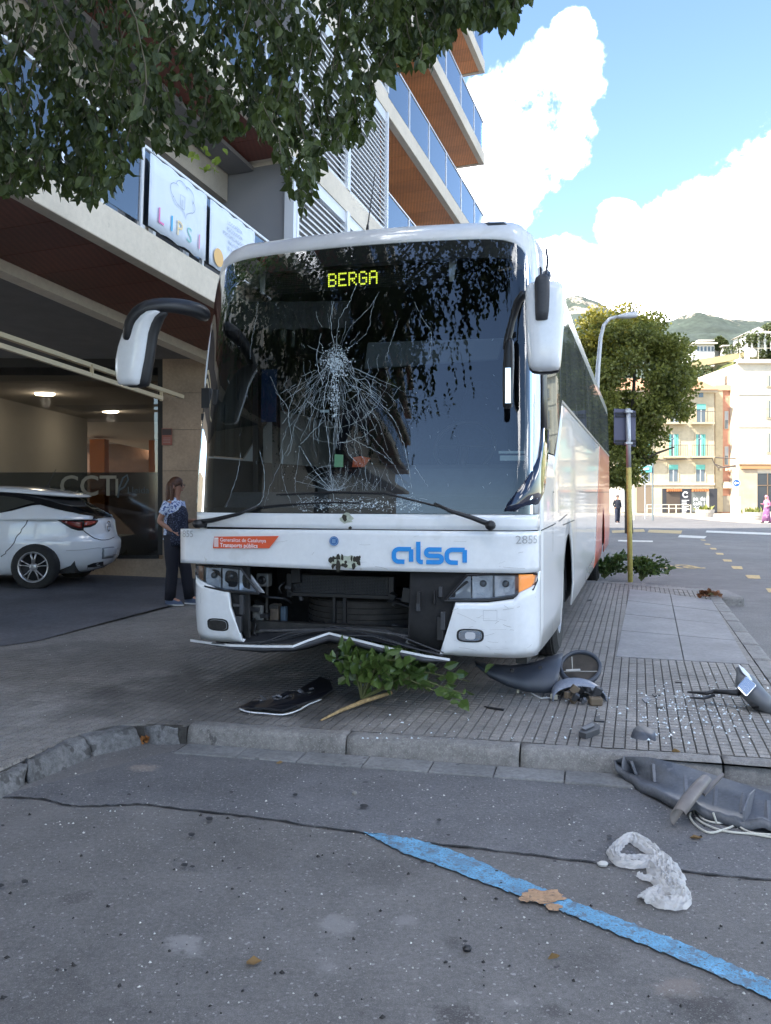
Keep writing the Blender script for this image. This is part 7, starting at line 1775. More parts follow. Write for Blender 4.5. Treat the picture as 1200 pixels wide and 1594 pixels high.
# black lower diffuser
cpatch('diffuser', [(136, 880, 886), (146, 876.5, 889), (160, 874, 887), (175, 872, 884), (186, 871, 880)], M_BLACK, .004)
a = Vector(P(74, 757.5, 13.3))-Vector(car.location); MB().tube([tuple(a), tuple(a+Vector((.13, 0, .27)))], [.012, .003], 6).box(tuple(a), (.07, .03, .03)).build('aerial', M_BLACK, car)
for wx in wheels_x:
    for s in (-1, 1):
        t = MB(); t.disc_ring([(-.1, .21), (-.105, .29), (-.09, .322), (-.05, .33), (.05, .33), (.09, .322), (.105, .29), (.1, .21)], (0, 0, 0), 'y', 36); wo = t.build('wheel', M_RUB, car, smooth=True); wo.location = cl(wx, s*.80, RW)
        r = MB(); e = .1*s; r.disc_ring([(e*1.0, .215), (e*.9, .205), (e*.3, .19), (e*.2, .0)], (0, 0, 0), 'y', 36); rm = r.build('rim', mat('rim_dark', (.03, .03, .032), .5, metal=.5), wo, smooth=True)
        r = MB(); r.disc_ring([(e*1.04, .222), (e*1.06, .21), (e*.9, .195), (e*.5, .195)], (0, 0, 0), 'y', 36)
        for k in range(5):
            for d_ in (-.17, .17):
                th = 2*pi*k/5+.3; a0_, a1_ = th+d_*1.9, th+d_; r.tube([(.045*cos(th+d_), e*.85, .045*sin(th+d_)), (.12*cos(th+d_*.9), e*.86, .12*sin(th+d_*.9)), (.205*cos(th+d_*1.15), e*.9, .205*sin(th+d_*1.15))], [.017, .013, .016], 6, flat=.6)
        r.disc_ring([(e*.7, .06), (e*.95, .055), (e*1.0, .03), (e*1.0, 0)], (0, 0, 0), 'y', 20); r.build('spokes', mat('alloy', (.50, .50, .52), .3, metal=.8), wo, smooth=True)
# ------------------------------------------------------------------ people
def hum(name, label, loc, rot, hgt, top_m, leg_m, shoe_m, hair_m, skin_m, hair_long=False, pose=None, detail=True):
    t = thing(name, label, 'person', loc, rot); k = hgt/1.65
    ps = dict(lean=0, rf=(.05, -.11), lf=(-.06, .11), rel=(-.12, -.25, 1.12), rh=(.05, -.22, .98), lel=(-.1, .25, 1.1), lh=(.12, .2, .98), head=(.02, 0, 1.50))
    ps.update(pose or {})
    J = {'pel': (0, 0, .90), 'bel': (-.0, 0, 1.04), 'che': (.0, 0, 1.24), 'nek': (-.0, 0, 1.385), 'hd0': (ps['head'][0], 0, 1.46), 'hd': (ps['head'][0]+.01, 0, 1.555), 'hd2': (ps['head'][0], 0, 1.61),
         'rs': (-.01, -.155, 1.335), 'ls': (-.01, .155, 1.335), 're': ps['rel'], 'le': ps['lel'], 'rw': ps['rh'], 'lw': ps['lh'],
         'rhip': (0, -.085, .86), 'lhip': (0, .085, .86), 'rk': ((ps['rf'][0])*.5+.02, ps['rf'][1]*.95, .48), 'lk': ((ps['lf'][0])*.5+.02, ps['lf'][1]*.95, .48),
         'ra': (ps['rf'][0], ps['rf'][1], .09), 'la': (ps['lf'][0], ps['lf'][1], .09), 'rt': (ps['rf'][0]+.15, ps['rf'][1], .04), 'lt': (ps['lf'][0]+.15, ps['lf'][1], .04)}
    Rr = {'pel': .13, 'bel': .115, 'che': .135, 'nek': .05, 'hd0': .06, 'hd': .085, 'hd2': .07, 'rs': .06, 'ls': .06, 're': .04, 'le': .04, 'rw': .028, 'lw': .028, 'rhip': .09, 'lhip': .09, 'rk': .062, 'lk': .062, 'ra': .042, 'la': .042, 'rt': .035, 'lt': .035}
    E = [('pel', 'bel'), ('bel', 'che'), ('che', 'nek'), ('nek', 'hd0'), ('hd0', 'hd'), ('hd', 'hd2'), ('che', 'rs'), ('che', 'ls'), ('rs', 're'), ('re', 'rw'), ('ls', 'le'), ('le', 'lw'), ('pel', 'rhip'), ('pel', 'lhip'), ('rhip', 'rk'), ('rk', 'ra'), ('ra', 'rt'), ('lhip', 'lk'), ('lk', 'la'), ('la', 'lt')]
    for s, h in (('r', ps['rh']), ('l', ps['lh'])):
        base = Vector(h); dirn = (Vector(h)-Vector(ps['rel' if s == 'r' else 'lel'])).normalized()
        J[s+'pm'] = tuple(base+dirn*.05); Rr[s+'pm'] = .026; E.append((s+'w', s+'pm'))
        if detail:
            for f_, (dy, ln) in enumerate(((-.024, .055), (-.008, .065), (.008, .06), (.024, .045))):
                m1 = base+dirn*.08+Vector((0, dy, 0)); J[s+'f%d' % f_] = tuple(m1+dirn*ln*.6); Rr[s+'f%d' % f_] = .009; E.append((s+'pm', s+'f%d' % f_))
            J[s+'th'] = tuple(base+dirn*.05+Vector((.045, 0, 0))); Rr[s+'th'] = .01; E.append((s+'pm', s+'th'))
    names = list(J); ix = {n_: i for i, n_ in enumerate(names)}
    me = bpy.data.meshes.new('body'); me.from_pydata([tuple(Vector(J[n_])*k) for n_ in names], [(ix[a], ix[b]) for a, b in E], []); me.materials.append(skin_m)
    o = link('body', me, t); sm = o.modifiers.new('skin', 'SKIN'); sv = me.skin_vertices[0].data
    for n_ in names: sv[ix[n_]].radius = (Rr[n_]*k*.92, Rr[n_]*k*.92)
    sv[ix['pel']].use_root = True; sm.use_smooth_shade = True; s2 = o.modifiers.new('sub', 'SUBSURF'); s2.levels = 2; s2.render_levels = 2
    V3 = lambda n_: Vector(J[n_])*k
    # trousers, one garment
    tr = MB()
    for s in 'rl': tr.tube([V3(s+'hip')+Vector((0, 0, .06*k)), V3(s+'hip').lerp(V3(s+'k'), .5), V3(s+'k'), V3(s+'k').lerp(V3(s+'a'), .6), V3(s+'a')+Vector((0, 0, -.02*k))], [.112*k, .098*k, .078*k, .074*k, .07*k], 14)
    tr.v += []; base_i = len(tr.v); rl_ = ringloft([((0, 0, .80*k), .13*k, .16*k), ((0, 0, .90*k), .14*k, .175*k), ((0, 0, .99*k), .12*k, .15*k)], 18, 2.3); tr.add(rl_.v, rl_.f); tr.build('trousers', leg_m, t, smooth=True)
    to = ringloft([((0, 0, .86*k), .142*k, .178*k), ((0, 0, .98*k), .128*k, .165*k), ((0, 0, 1.12*k), .125*k, .16*k), ((0, 0, 1.25*k), .13*k, .178*k), ((-.005, 0, 1.34*k), .10*k, .165*k), ((-.01, 0, 1.385*k), .06*k, .085*k), ((-.005, 0, 1.41*k), .055*k, .06*k)], 20, 2.3)
    for s in 'rl':
        sh, el = V3(s+'s'), V3(s+'e'); to.tube([sh+Vector((0, 0, .01)), sh.lerp(el, .5), sh.lerp(el, ps.get('sleeve', .75))], [.068*k, .06*k, .058*k], 12)
        if ps.get('sleeve', .75) >= 1: to.tube([el, el.lerp(V3(s+'w'), .9)], [.05*k, .038*k], 10)
    top = to.build('top', top_m, t, smooth=True)
    for s in 'rl':
        a = V3(s+'a'); sh_ = ringloft([((0, 0, 0), .13*k, .045*k), ((0, 0, .02*k), .132*k, .046*k), ((-.01, 0, .05*k), .12*k, .04*k), ((-.05, 0, .085*k), .065*k, .036*k)], 16, 2.4); o2 = sh_.build('shoe', shoe_m, t, smooth=True); o2.location = (a.x+.06*k, a.y, .004)
        so_ = ringloft([((0, 0, -.004), .133*k, .047*k), ((0, 0, .016*k), .136*k, .049*k)], 16, 2.4).build('sole', mat('sole_white', (.6, .6, .6), .6), o2, smooth=False)
    # head details
    hc = V3('hd')
    hr = MB(); R_ = .105*k
    for i in range(9):
        for j in range(16):
            th = pi*i/8*.62; ph = 2*pi*j/16; r_h = R_*(1.02+.03*sin(5*ph)); front = max(0, cos(ph))
            hr.v.append((hc.x-.018*k+r_h*sin(th)*cos(ph)*(1-.18*front*(i > 4)), hc.y+r_h*.92*sin(th)*sin(ph), hc.z+.015*k+R_*1.12*cos(th)+(.05*k*front*max(0, (i-5))/3)))
    for i in range(8):
        for j in range(16): hr.f.append((i*16+j, i*16+(j+1) % 16, (i+1)*16+(j+1) % 16, (i+1)*16+j)); hr.m.append(0)
    if hair_long: 
        rl2 = ringloft([((-.065*k, 0, 1.26*k), .02*k, .07*k), ((-.07*k, 0, 1.35*k), .035*k, .095*k), ((-.06*k, 0, 1.46*k), .055*k, .10*k), ((-.045*k, 0, 1.56*k), .07*k, .10*k), ((-.03*k, 0, 1.62*k), .06*k, .08*k)], 14, 2.3); hr.add(rl2.v, rl2.f)
        hr.tube([(.0, -.085*k, 1.60*k), (.01, -.092*k, 1.50*k), (.0, -.09*k, 1.38*k), (.02, -.09*k, 1.30*k)], [.03*k, .03*k, .028*k, .012*k], 8)
    hr.build('hair', hair_m, t, smooth=True)
    if detail:
        fc = MB(); fc.tube([hc+Vector((.075, 0, .02))*k, hc+Vector((.098, 0, -.012))*k, hc+Vector((.08, 0, -.022))*k], [.009*k, .014*k, .01*k], 8); fc.build('nose', skin_m, t, smooth=True)
        mo = MB(); mo.tube([hc+Vector((.070, -.022, -.05))*k, hc+Vector((.078, 0, -.051))*k, hc+Vector((.070, .022, -.05))*k], .006*k, 6); mo.build('mouth', mat('lips', (.30, .09, .08), .5), t)
        for s in (-1, 1):
            MB().disc_ring([(.0, 0), (.008, .007), (.0, .012)], tuple(hc+Vector((.076, s*.032, .012))*k), 'x', 10).build('eye', mat('eye_dark', (.04, .03, .03), .2), t); MB().tube([hc+Vector((-.005, s*.088, .015))*k, hc+Vector((-.0, s*.094, -.01))*k, hc+Vector((0, s*.088, -.035))*k], .012*k, 6).build('ear', skin_m, t, smooth=True)
    return t, top, hc, k
def blouse_fx(N, L_, pos, cs, b):
    return speckle(34, .52, (.07, .12, .34), 1)(N, L_, pos, cs, b)
m_skin = mat('skin', (.42, .22, .15), .5, noise=(20, .06)); 
gw = G(263, 941, .13)
wm, wtop, hc, k = hum('person', 'woman with long brown hair and glasses in a blue-white blouse looking up at the coach', (gw.x+.08, gw.y, .13), radians(-14), 1.66,
    mat('white_blue_blouse', (.62, .70, .86), .8, extra=blouse_fx), mat('black_trousers', (.008, .009, .018), .8), mat('blue_sneaker', (.06, .085, .15), .7), mat('auburn_hair', (.085, .035, .017), .5, noise=(60, .4)), m_skin, True,
    dict(rf=(-.02, -.10), lf=(.16, .10), rel=(-.13, -.20, 1.10), rh=(.04, -.16, .98), lel=(.02, .22, 1.08), lh=(.16, .16, 1.10), sleeve=.6, head=(.02, 0, 1.5)))
vest = ringloft([((.02, -.01, .79), .135, .176), ((.025, -.01, .86), .146, .184), ((.025, -.01, .97), .136, .172), ((.022, -.01, 1.1), .13, .166), ((.03, -.01, 1.2), .122, .168), ((.045, 0, 1.27), .09, .12), ((.05, 0, 1.31), .05, .07)], 22, 2.3); vest.v = [(x+.012, y, z) for x, y, z in vest.v]
vest.build('dark_vest', mat('navy_pattern_vest', (.012, .016, .035), .85, extra=speckle(75, .57, (.13, .15, .24), .9)), wm, smooth=True, solid=.004)
g2 = MB()
for s in (-1, 1):
    c = hc+Vector((.088, s*.034, .012))*k; g2.tube([c+Vector((-.004*abs(cos(t)), .026*cos(t), .019*sin(t))) for t in np.linspace(0, 2*pi, 15)], .0026, 5, cap=False); g2.tube([c+Vector((0, s*.026, .004)), hc+Vector((.0, s*.094, .01))*k], .0026, 5)
g2.build('glasses', M_BLACK, wm)
gm = G(961, 812, -.2); hum('person', 'man in a dark jacket and dark trousers standing in the far road behind the coach', (gm.x, gm.y, ground_z(gm.y)), radians(-70), 1.72, mat('dark_jacket', (.015, .018, .03), .85), mat('dark_jeans', (.02, .025, .045), .85), M_BLACK, mat('grey_hair', (.12, .1, .09), .7), m_skin, False, dict(sleeve=1.0, rel=(-.05, -.26, 1.1), rh=(.08, -.2, .92), lel=(-.05, .26, 1.1), lh=(.08, .2, .92)), detail=False)
gm = G(1193, 814.5, zp); pw, *_ = hum('person', 'person in a long pink patterned dress with a black bag walking past the planter', (gm.x, gm.y, zp), radians(190), 1.66, mat('pink_dress', (.50, .20, .30), .85, noise=(5, .2)), mat('purple_skirt_cloth', (.24, .09, .20), .85), M_BLACK, mat('pink_headscarf', (.48, .22, .28), .8), m_skin, True, dict(sleeve=1.0, rel=(.0, -.26, 1.12), rh=(.22, -.2, 1.15), lf=(-.2, .09), rf=(.18, -.09)), detail=False)
ringloft([((-.02, 0, .12), .27, .22), ((0, 0, .5), .2, .2), ((0, 0, .95), .15, .18)], 16, 2.2).build('skirt', mat('purple_skirt', (.20, .08, .18), .85, extra=speckle(7, .55, (.45, .22, .35), .8)), pw, smooth=True); MB().bb(-.12, .14, -.26, -.19, .78, 1.0).build('handbag', M_BLACK, pw, bevel=.02)
# ------------------------------------------------------------------ greenery on the ground
M_BL = leafmat('fallen_branch_leaf', (.035, .07, .018), (.14, .21, .05), .2, .32)
def leafpile(name, label, cat, centre, rad, n, size, m, seed, single=True, dark=None, spine=None, nst=9):
    base = Vector(centre); t = thing(name, label, cat, tuple(base)); r = random.Random(seed); st = MB(); tips = []
    for i in range(nst):
        a = r.uniform(0, 2*pi); e = Vector((cos(a)*rad[0]*r.uniform(.5, .95), sin(a)*rad[1]*r.uniform(.5, .95), rad[2]*r.uniform(.2, 1.0))); s_ = Vector((-rad[0]*.4, 0, .03)) if spine is None else Vector(spine)
        m_ = s_.lerp(e, .5)+Vector((0, 0, rad[2]*.35)); pts = [s_.lerp(m_, .5), m_, m_.lerp(e, .5), e]; st.tube([s_]+pts, [.009, .007, .006, .005, .003], 5); tips += [(m_, e), (s_.lerp(m_, .5), m_)]
    so = st.build('stem', mat('green_stem', (.10, .11, .04), .7), t); so['kind'] = 'stuff'
    P_, D_, Z_ = [], [], []
    for i in range(n):
        a_, b_ = r.choice(tips); u = r.random(); p = a_.lerp(b_, u)+Vector((r.gauss(0, rad[0]*.10), r.gauss(0, rad[1]*.10), r.gauss(0, rad[2]*.10))); p.z = max(p.z, .01)
        d = ((b_-a_).normalized()*.7+Vector((r.uniform(-1, 1), r.uniform(-1, 1), r.uniform(-.1, .9)))).normalized(); P_.append(p); D_.append(d); Z_.append(size*r.uniform(.65, 1.2))
    if single:
        lv_ = []
        for q in range(4):
            v, f = leaf_arrays(np.array([[0., 0, 0]]), np.array([[1., 0, 0]]), np.array([1.]), droop=.06+.07*q, width=.34+.04*q, seed=40+q); me = bpy.data.meshes.new('leaf'); me.from_pydata([tuple(x) for x in v], [], [tuple(x) for x in f]); me.materials.append(m); lv_.append(me)
        for i in range(n):
            o = link('leaf', lv_[i % 4], t); o.location = P_[i]; o.rotation_mode = 'QUATERNION'; o.rotation_quaternion = D_[i].to_track_quat('X', 'Z') @ Euler((r.uniform(-1.2, 1.2), 0, 0)).to_quaternion(); o.scale = (Z_[i],)*3
    else:
        V_, F_ = leaf_arrays(np.array([tuple(p) for p in P_]), np.array([tuple(d) for d in D_]), np.array(Z_), width=.38, seed=seed); npmesh('foliage', V_, F_, m, t, kind='stuff')
    return t
fb1 = leafpile('fallen_branch', 'broken leafy green branch lying under the front of the coach', 'branch', tuple(G(640, 1096, .12)), (.60, .42, .40), 298, .098, M_BL, 3, spine=(-.35, -.05, .05), nst=14)
st = MB(); c = fb1.location; st.tube([G(500, 1121, .125)-c, G(530, 1106, .14)-c, G(570, 1090, .16)-c, G(610, 1078, .2)-c], [.006, .012, .016, .012], 7); st.build('snapped_stem', mat('torn_wood', (.36, .25, .12), .8, noise=[(30, .4)]), fb1)
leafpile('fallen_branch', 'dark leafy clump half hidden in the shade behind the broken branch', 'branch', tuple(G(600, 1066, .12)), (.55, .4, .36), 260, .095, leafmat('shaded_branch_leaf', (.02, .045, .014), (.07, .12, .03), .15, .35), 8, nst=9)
M_BUSH = leafmat('bush_leaf', (.03, .06, .015), (.10, .15, .035), .2, .4)
leafpile('shrub', 'low dark green shrub left of the sign post beside the coach wheel', 'shrub', tuple(G(955, 903, .05)), (.42, .35, .42), 700, .085, M_BUSH, 21, single=False, nst=16)
leafpile('shrub', 'low dark green shrub right of the yellow sign post', 'shrub', tuple(G(1012, 907, .05)), (.40, .3, .38), 700, .085, M_BUSH, 22, single=False, nst=16)
dl = leafpile('dead_leaves', 'small heap of curled brown dead leaves at the pavement corner', 'leaf heap', tuple(G(1106, 931, .125)), (.16, .10, .09), 60, .075, leafmat('dead_leaf', (.09, .035, .015), (.28, .11, .04), .2, .6), 23, single=False, nst=5)
# ------------------------------------------------------------------ debris
M_GRY = mat('grey_bumper_plastic', (.085, .088, .095), .5, noise=[(5, .2), (50, .15)], bump=(120, .2, .002), extra=speckle(18, .68, (.15, .15, .16), .6))
M_GRYL = mat('inner_grey_plastic', (.13, .135, .15), .55, noise=[(6, .25), (60, .15)])
def g3(px, py, h=0, z=.12):
    p = G(px, py, z); return Vector((p.x, p.y, z+h))
def D3(px, py, D): return P(px, py, D)
def sheet(name, rows, m, parent=None, solid=.004, smooth=True, origin=None, label=None, cat=None):
    o_ = Vector(origin) if origin is not None else Vector((0, 0, 0)); mb = MB(); grid(mb, [[Vector(p)-o_ for p in r] for r in rows]); o = mb.build(name, m, parent, smooth=smooth, solid=solid)
    if parent is None: o.location = o_
    if label: tag(o, label, cat)
    return o
# wheel-arch liner
Dl = 6.55; up_ = [(738, 1029, 6.7), (760, 1034, 6.6), (800, 1036, 6.6), (835, 1030, 6.6), (860, 1021, 6.65), (885, 1015, 6.7)]
lo_ = [(741, 1036, 6.45), (762, 1054, 6.4), (790, 1068, 6.38), (820, 1077, 6.35), (850, 1079, 6.35), (872, 1074, 6.38)]
org = G(840, 1078, .12)
rows = []
for i in range(len(up_)-1):
    for k in range(3):
        t = k/3; u = [up_[i][j]+(up_[i+1][j]-up_[i][j])*t for j in range(3)]; l_ = [lo_[i][j]+(lo_[i+1][j]-lo_[i][j])*t for j in range(3)]
        rows.append([P(u[0]+(l_[0]-u[0])*v, u[1]+(l_[1]-u[1])*v, u[2]+(l_[2]-u[2])*v-.10*sin(pi*v)) for v in np.linspace(0, 1, 7)])
liner = sheet('wheel_arch_liner', rows, mat('liner_slate', (.045, .052, .068), .5, noise=(6, .15)), origin=org, label='long curved dark plastic wheel arch liner lying beside the coach corner', cat='coach part')
c_ = P(903, 1040, 6.6)
hoop = []
for a in np.linspace(0, 2*pi, 29)[:-1]: hoop.append(P(903+31*cos(a)*(1 if cos(a) > 0 else 1), 1039+(25 if sin(a) > 0 else 24)*sin(a), 6.6-.1*sin(a)))
mb = MB(); mb.tube([p-org for p in hoop]+[hoop[0]-org], .016, 6, cap=False, flat=1.6); mb.build('hoop_edge', MATS['liner_slate'], liner, smooth=True)
mb = MB(); cc = sum(hoop, Vector())/len(hoop)+Vector((0, .12, -.0)); mb.v = [tuple(cc-org)]+[tuple(p-org) for p in hoop]; mb.f = [(0, i+1, (i+1) % 28+1) for i in range(28)]; mb.m = [0]*28; mb.build('hoop_inside', mat('dusty_brown', (.06, .05, .042), .85, noise=[(8, .4)]), liner, smooth=True, solid=.004)
mb = MB(); mb.tube([P(881, 1044, 6.52)-org, P(903, 1043, 6.52)-org], .010, 8).tube([P(873, 1045, 6.56)-org, P(934, 1045, 6.56)-org], .003, 4).tube([P(890, 1022, 6.58)-org, P(891, 1044, 6.56)-org], .004, 4); mb.build('clip_rod', mat('pale_rod', (.4, .38, .35), .5), liner)
for px_, py_ in ((797, 1044), (841, 1039), (844, 1070), (800, 1065)):
    p = P(px_, py_, 6.40)-org; MB().disc_ring([(0, .016), (-.004, .012), (-.002, .0)], tuple(p), 'y', 10).build('bolt', M_BLACK, liner)
# torn lamp housing with a dome and wiring
org = G(900, 1094, .12); rows = []; oc_ = G(900, 1090, .12)
for i in range(15):
    a = pi*i/14; rows.append([oc_+Vector((-.195*cos(a)*sqrt(1-(v*.96)**2), -.06+v*.36+.03*sin(a), .005+(.17*sin(a)**.7)*(.62+.9*v-1.5*v**2.2))) for v in np.linspace(0, 1, 8)])
dome = sheet('lamp_housing', rows, mat('dome_grey', (.2, .22, .27), .4, noise=[(6, .2), (70, .2)]), origin=org, solid=.008, label='torn off grey domed lamp housing with broken wiring on the tiles', cat='coach part')
rl3 = random.Random(3)
for k in range(13):
    p = P(rl3.uniform(868, 932), rl3.uniform(1070, 1091), rl3.uniform(6.05, 6.3))-org; MB().box(tuple(p), (rl3.uniform(.02, .07), .03, rl3.uniform(.02, .06)), Euler((rl3.random(), rl3.random(), rl3.random())).to_matrix()).build('broken_fitting', rl3.choice((M_GRYL, M_BLACK, mat('brownish_fitting', (.12, .09, .06), .7), M_GREYP)), dome, bevel=.004)
MB().box(tuple(P(927, 1091, 6.1)-org), (.09, .07, .06)).build('lamp_base', mat('brownish_fitting', (.12, .09, .06)), dome, bevel=.012)
mb = MB(); mb.tube(cub_ := [tuple(Vector(q)-org) for q in [g3(807, 1080, .03), g3(815, 1074, .05), g3(828, 1084, .02), g3(842, 1089, .01), g3(858, 1088, .01), g3(862, 1088, .02)]], .0055, 6); o = tag(mb.build('cable', mat('white_cable', (.55, .55, .52), .5), None), 'short white cable lying between the arch liner and the domed housing', 'cable'); o.location = org
MB().box(tuple(g3(862, 1090, .025)-org), (.05, .03, .035)).box(tuple(g3(806, 1082, .03)-org), (.018, .018, .03)).build('plug', mat('plug_cream', (.5, .46, .36), .5), o, bevel=.004)
def plate(name, pts, th, m, label, cat='fragment', lift=.0, z=.12, tilt=None):
    org_ = g3(sum(p[0] for p in pts)/len(pts), sum(p[1] for p in pts)/len(pts), 0, z); q = []
    for p in pts: 
        h = p[2] if len(p) > 2 else 0; q.append(g3(p[0], p[1], h+lift, z)-org_) if not (len(p) > 3) else q.append(P(p[0], p[1], p[3])-org_)
    o = MB().prism([tuple(v) for v in q], (0, 0, th)).build(name, m, None, bevel=min(.003, th*.3)); o.location = org_; return tag(o, label, cat)
wd = plate('plastic_fragment', [(901, 1148), (905, 1140), (922, 1131), (934, 1137), (933, 1143), (912, 1151)], .035, M_GREYP, 'dark wedge of broken plastic with a pale stripe near the kerb')
c = wd.location; mb = MB(); q = [g3(905, 1144, .04)-c, g3(922, 1136, .04)-c, g3(926, 1140, .04)-c, g3(910, 1147, .04)-c]; mb.prism([tuple(v) for v in q], (0, 0, .006)); mb.build('pale_stripe', M_GRYL, wd)
# folded corner piece
org = G(1000, 1152, .12); rows = [[P(983+3*v, 1148+5*v-18*0, 5.35) for v in (0,)] for _ in (0,)]
rows = [[P(982, 1147, 5.32), P(984, 1156, 5.25)], [P(986, 1136, 5.40), P(998, 1157, 5.22)], [P(993, 1130, 5.44), P(1008, 1151, 5.26)], [P(1012, 1134, 5.42), P(1013, 1151, 5.26)], [P(1020, 1140, 5.36), P(1021, 1158, 5.20)]]
sheet('plastic_fragment', rows, mat('slate_fragment', (.06, .065, .078), .5), origin=org, solid=.006, label='grey curved corner fragment standing on the tiles behind the trough', cat='fragment', smooth=True)
for i, (pts, lab) in enumerate([([(999, 1089), (1008, 1084), (1014, 1090), (1004, 1095)], 'small pale grey plastic chip among the glass crumbs'), ([(1015, 1082), (1024, 1080), (1028, 1083), (1018, 1085)], 'tiny black plastic sliver above the pale chip'), ([(1022, 1100), (1035, 1100), (1035, 1103), (1023, 1103)], 'thin black plastic strip below the pale chip'), ([(926, 1118), (934, 1115), (934, 1122), (941, 1123), (941, 1124.5), (926, 1124)], 'small black L-shaped clip left of the folded fragment'), ([(753, 1100), (763, 1102), (785, 1105), (784, 1107), (762, 1104)], 'thin black stick with a white tip beside the fallen branch'), ([(1050, 1061), (1062, 1060), (1062, 1063), (1051, 1063)], 'thin black splinter on the tiles above the snapped mirror arm'), ([(915, 934), (921, 933), (921, 935.5), (914, 936)], 'small dark lid lying on the tiles beside the coach')]):
    plate('plastic_fragment', pts, .008, [M_GRYL, M_BLACK][i > 0], lab, z=.12)
# snapped mirror with its arm
org = G(1170, 1100, .12); Dm = 6.0
mirror = thing('broken_mirror', 'broken grey mirror housing with a pale reflecting glass lying at the pavement edge', 'coach part', tuple(org))
oc = [(1143, 1072), (1146, 1060), (1155, 1048), (1148, 1036), (1158, 1040), (1172, 1056), (1180, 1066), (1196, 1084), (1204, 1100), (1190, 1102), (1170, 1103), (1160, 1098), (1150, 1084)]
def fan(px, py, D, s): return P(px, py, D)-org
st_ = [(1148, 1038, 6.15, .02), (1153, 1047, 6.14, .05), (1160, 1060, 6.1, .11), (1168, 1074, 6.05, .125), (1180, 1087, 5.98, .12), (1194, 1098, 5.92, .10), (1204, 1105, 5.88, .07)]
mb = MB(); ptsx = [P(a, b, c)-org for a, b, c, d in st_]; mb.tube(ptsx, [d for *_, d in st_], 16, flat=.62); mb.build('housing', mat('mirror_grey', (.12, .125, .135), .45, noise=(6, .12)), mirror, smooth=True)
q = [P(1146, 1068, 5.92)-org, P(1160, 1052, 5.98)-org, P(1177, 1066, 5.93)-org, P(1161, 1084, 5.86)-org]; MB().prism([tuple(v) for v in q], (-.004, -.02, .0)).build('mirror_glass', mat('mirror_plate', (.75, .76, .78), .12, metal=.9), mirror, bevel=.008)
q = [P(1149, 1034, 6.1)-org, P(1158, 1040, 6.08)-org, P(1178, 1063, 6.0)-org, P(1168, 1058, 5.98)-org, P(1157, 1048, 6.02)-org]; MB().prism([tuple(v) for v in q], (0, .02, 0)).build('white_shell', M_WHITE, mirror, bevel=.003)
MB().tube([P(1170, 1097, 5.95)-org, P(1186, 1096, 5.92)-org, P(1200, 1100, 5.9)-org], [.05, .06, .05], 8, flat=.5).build('joint', M_BLACK, mirror)
MB().tube([P(1150, 1079, 6.0)-org, P(1130, 1077, 6.08)-org, P(1112, 1076, 6.12)-org], [.035, .032, .03], 8, flat=.6).tube([P(1114, 1075, 6.12)-org, P(1100, 1079, 6.14)-org, P(1070, 1077, 6.2)-org], [.03, .028, .012], 7, flat=.5).tube([P(1112, 1082, 6.08)-org, P(1095, 1087, 6.08)-org, P(1074, 1086, 6.1)-org], [.02, .018, .01], 6, flat=.5).build('snapped_arm', M_BLACK, mirror, smooth=True)
# big grey trough leaning over the kerb
org = G(1080, 1270, 0); N_ = 26
zD = lambda y, z: (H-z)*F/(y-HY)
back_ = [(957, 1183, 4.90), (975, 1177, 4.87), (1010, 1178, 4.84), (1060, 1192, 4.80)]+[(x, y, zD(y, .10)) for x, y in ((1120, 1210), (1170, 1226), (1210, 1240), (1290, 1268))]
bot_ = [(962, 1190, 4.91)]+[(x, y, zD(y, .012)-.03) for x, y in ((985, 1204), (1010, 1216), (1060, 1240), (1110, 1258), (1160, 1270), (1210, 1280), (1290, 1300))]
frt_ = [(955, 1186, 4.89)]+[(x, y, zD(y, .04)) for x, y in ((970, 1205), (1000, 1224), (1055, 1252), (1105, 1266), (1150, 1277), (1205, 1286), (1290, 1306))]
def at_(pl, t):
    k = t*(len(pl)-1); i = min(int(k), len(pl)-2); return P(*[pl[i][j]+(pl[i+1][j]-pl[i][j])*(k-i) for j in range(3)])
rows = []
for i in range(N_+1):
    t = i/N_; a, b, c = at_(back_, t), at_(bot_, t), at_(frt_, t); nt = rl3.uniform(-.03, .03)*(i % 2)
    c2 = c+Vector((0, 0, .01+nt)); rows.append([a, a.lerp(b, .5)+Vector((0, .01, 0)), b+Vector((0, .02, .005)), b.lerp(c2, .5)+Vector((0, 0, -.004)), c2, c2+Vector((0, -.02, -.035))])
tr = sheet('bumper_trough', rows, mat('trough_plastic', (.085, .09, .102), .5, noise=[(4, .35), (60, .2)], extra=speckle(14, .66, (.2, .2, .21), .5)), origin=org, solid=.006, label='long torn grey bumper shell lying open against the kerb', cat='coach part')
mb = MB()
for i in range(N_): pass
ribs = (.16, .30, .44, .56, .68, .80, .92)
for t in ribs:
    a, b = at_(back_, t), at_(bot_, t); d = Vector((0, -.025, 0)); mm = MB(); w = Vector((.008, 0, 0)); a1 = a.lerp(b, .22); b1 = a.lerp(b, .85)
    mm.add([a1-org-w, a1-org+w, b1-org+w, b1-org-w, a1+d-org-w, a1+d-org+w, b1+d*2-org+w, b1+d*2-org-w], [(4, 5, 6, 7), (0, 4, 7, 3), (1, 2, 6, 5), (0, 1, 5, 4), (3, 7, 6, 2)]); mm.build('rib', M_GRYL, tr)
for t in (.12, .73):
    a, b, c = at_(back_, t), at_(bot_, t), at_(frt_, t); mm = MB().prism([tuple(v-org) for v in (a+Vector((0, 0, .0)), a.lerp(c, .5)+Vector((0, 0, .05)), c+Vector((0, 0, .05)), c+Vector((0, 0, -.01)), b)], (.008, 0, 0)); mm.build('divider', M_GRYL, tr)
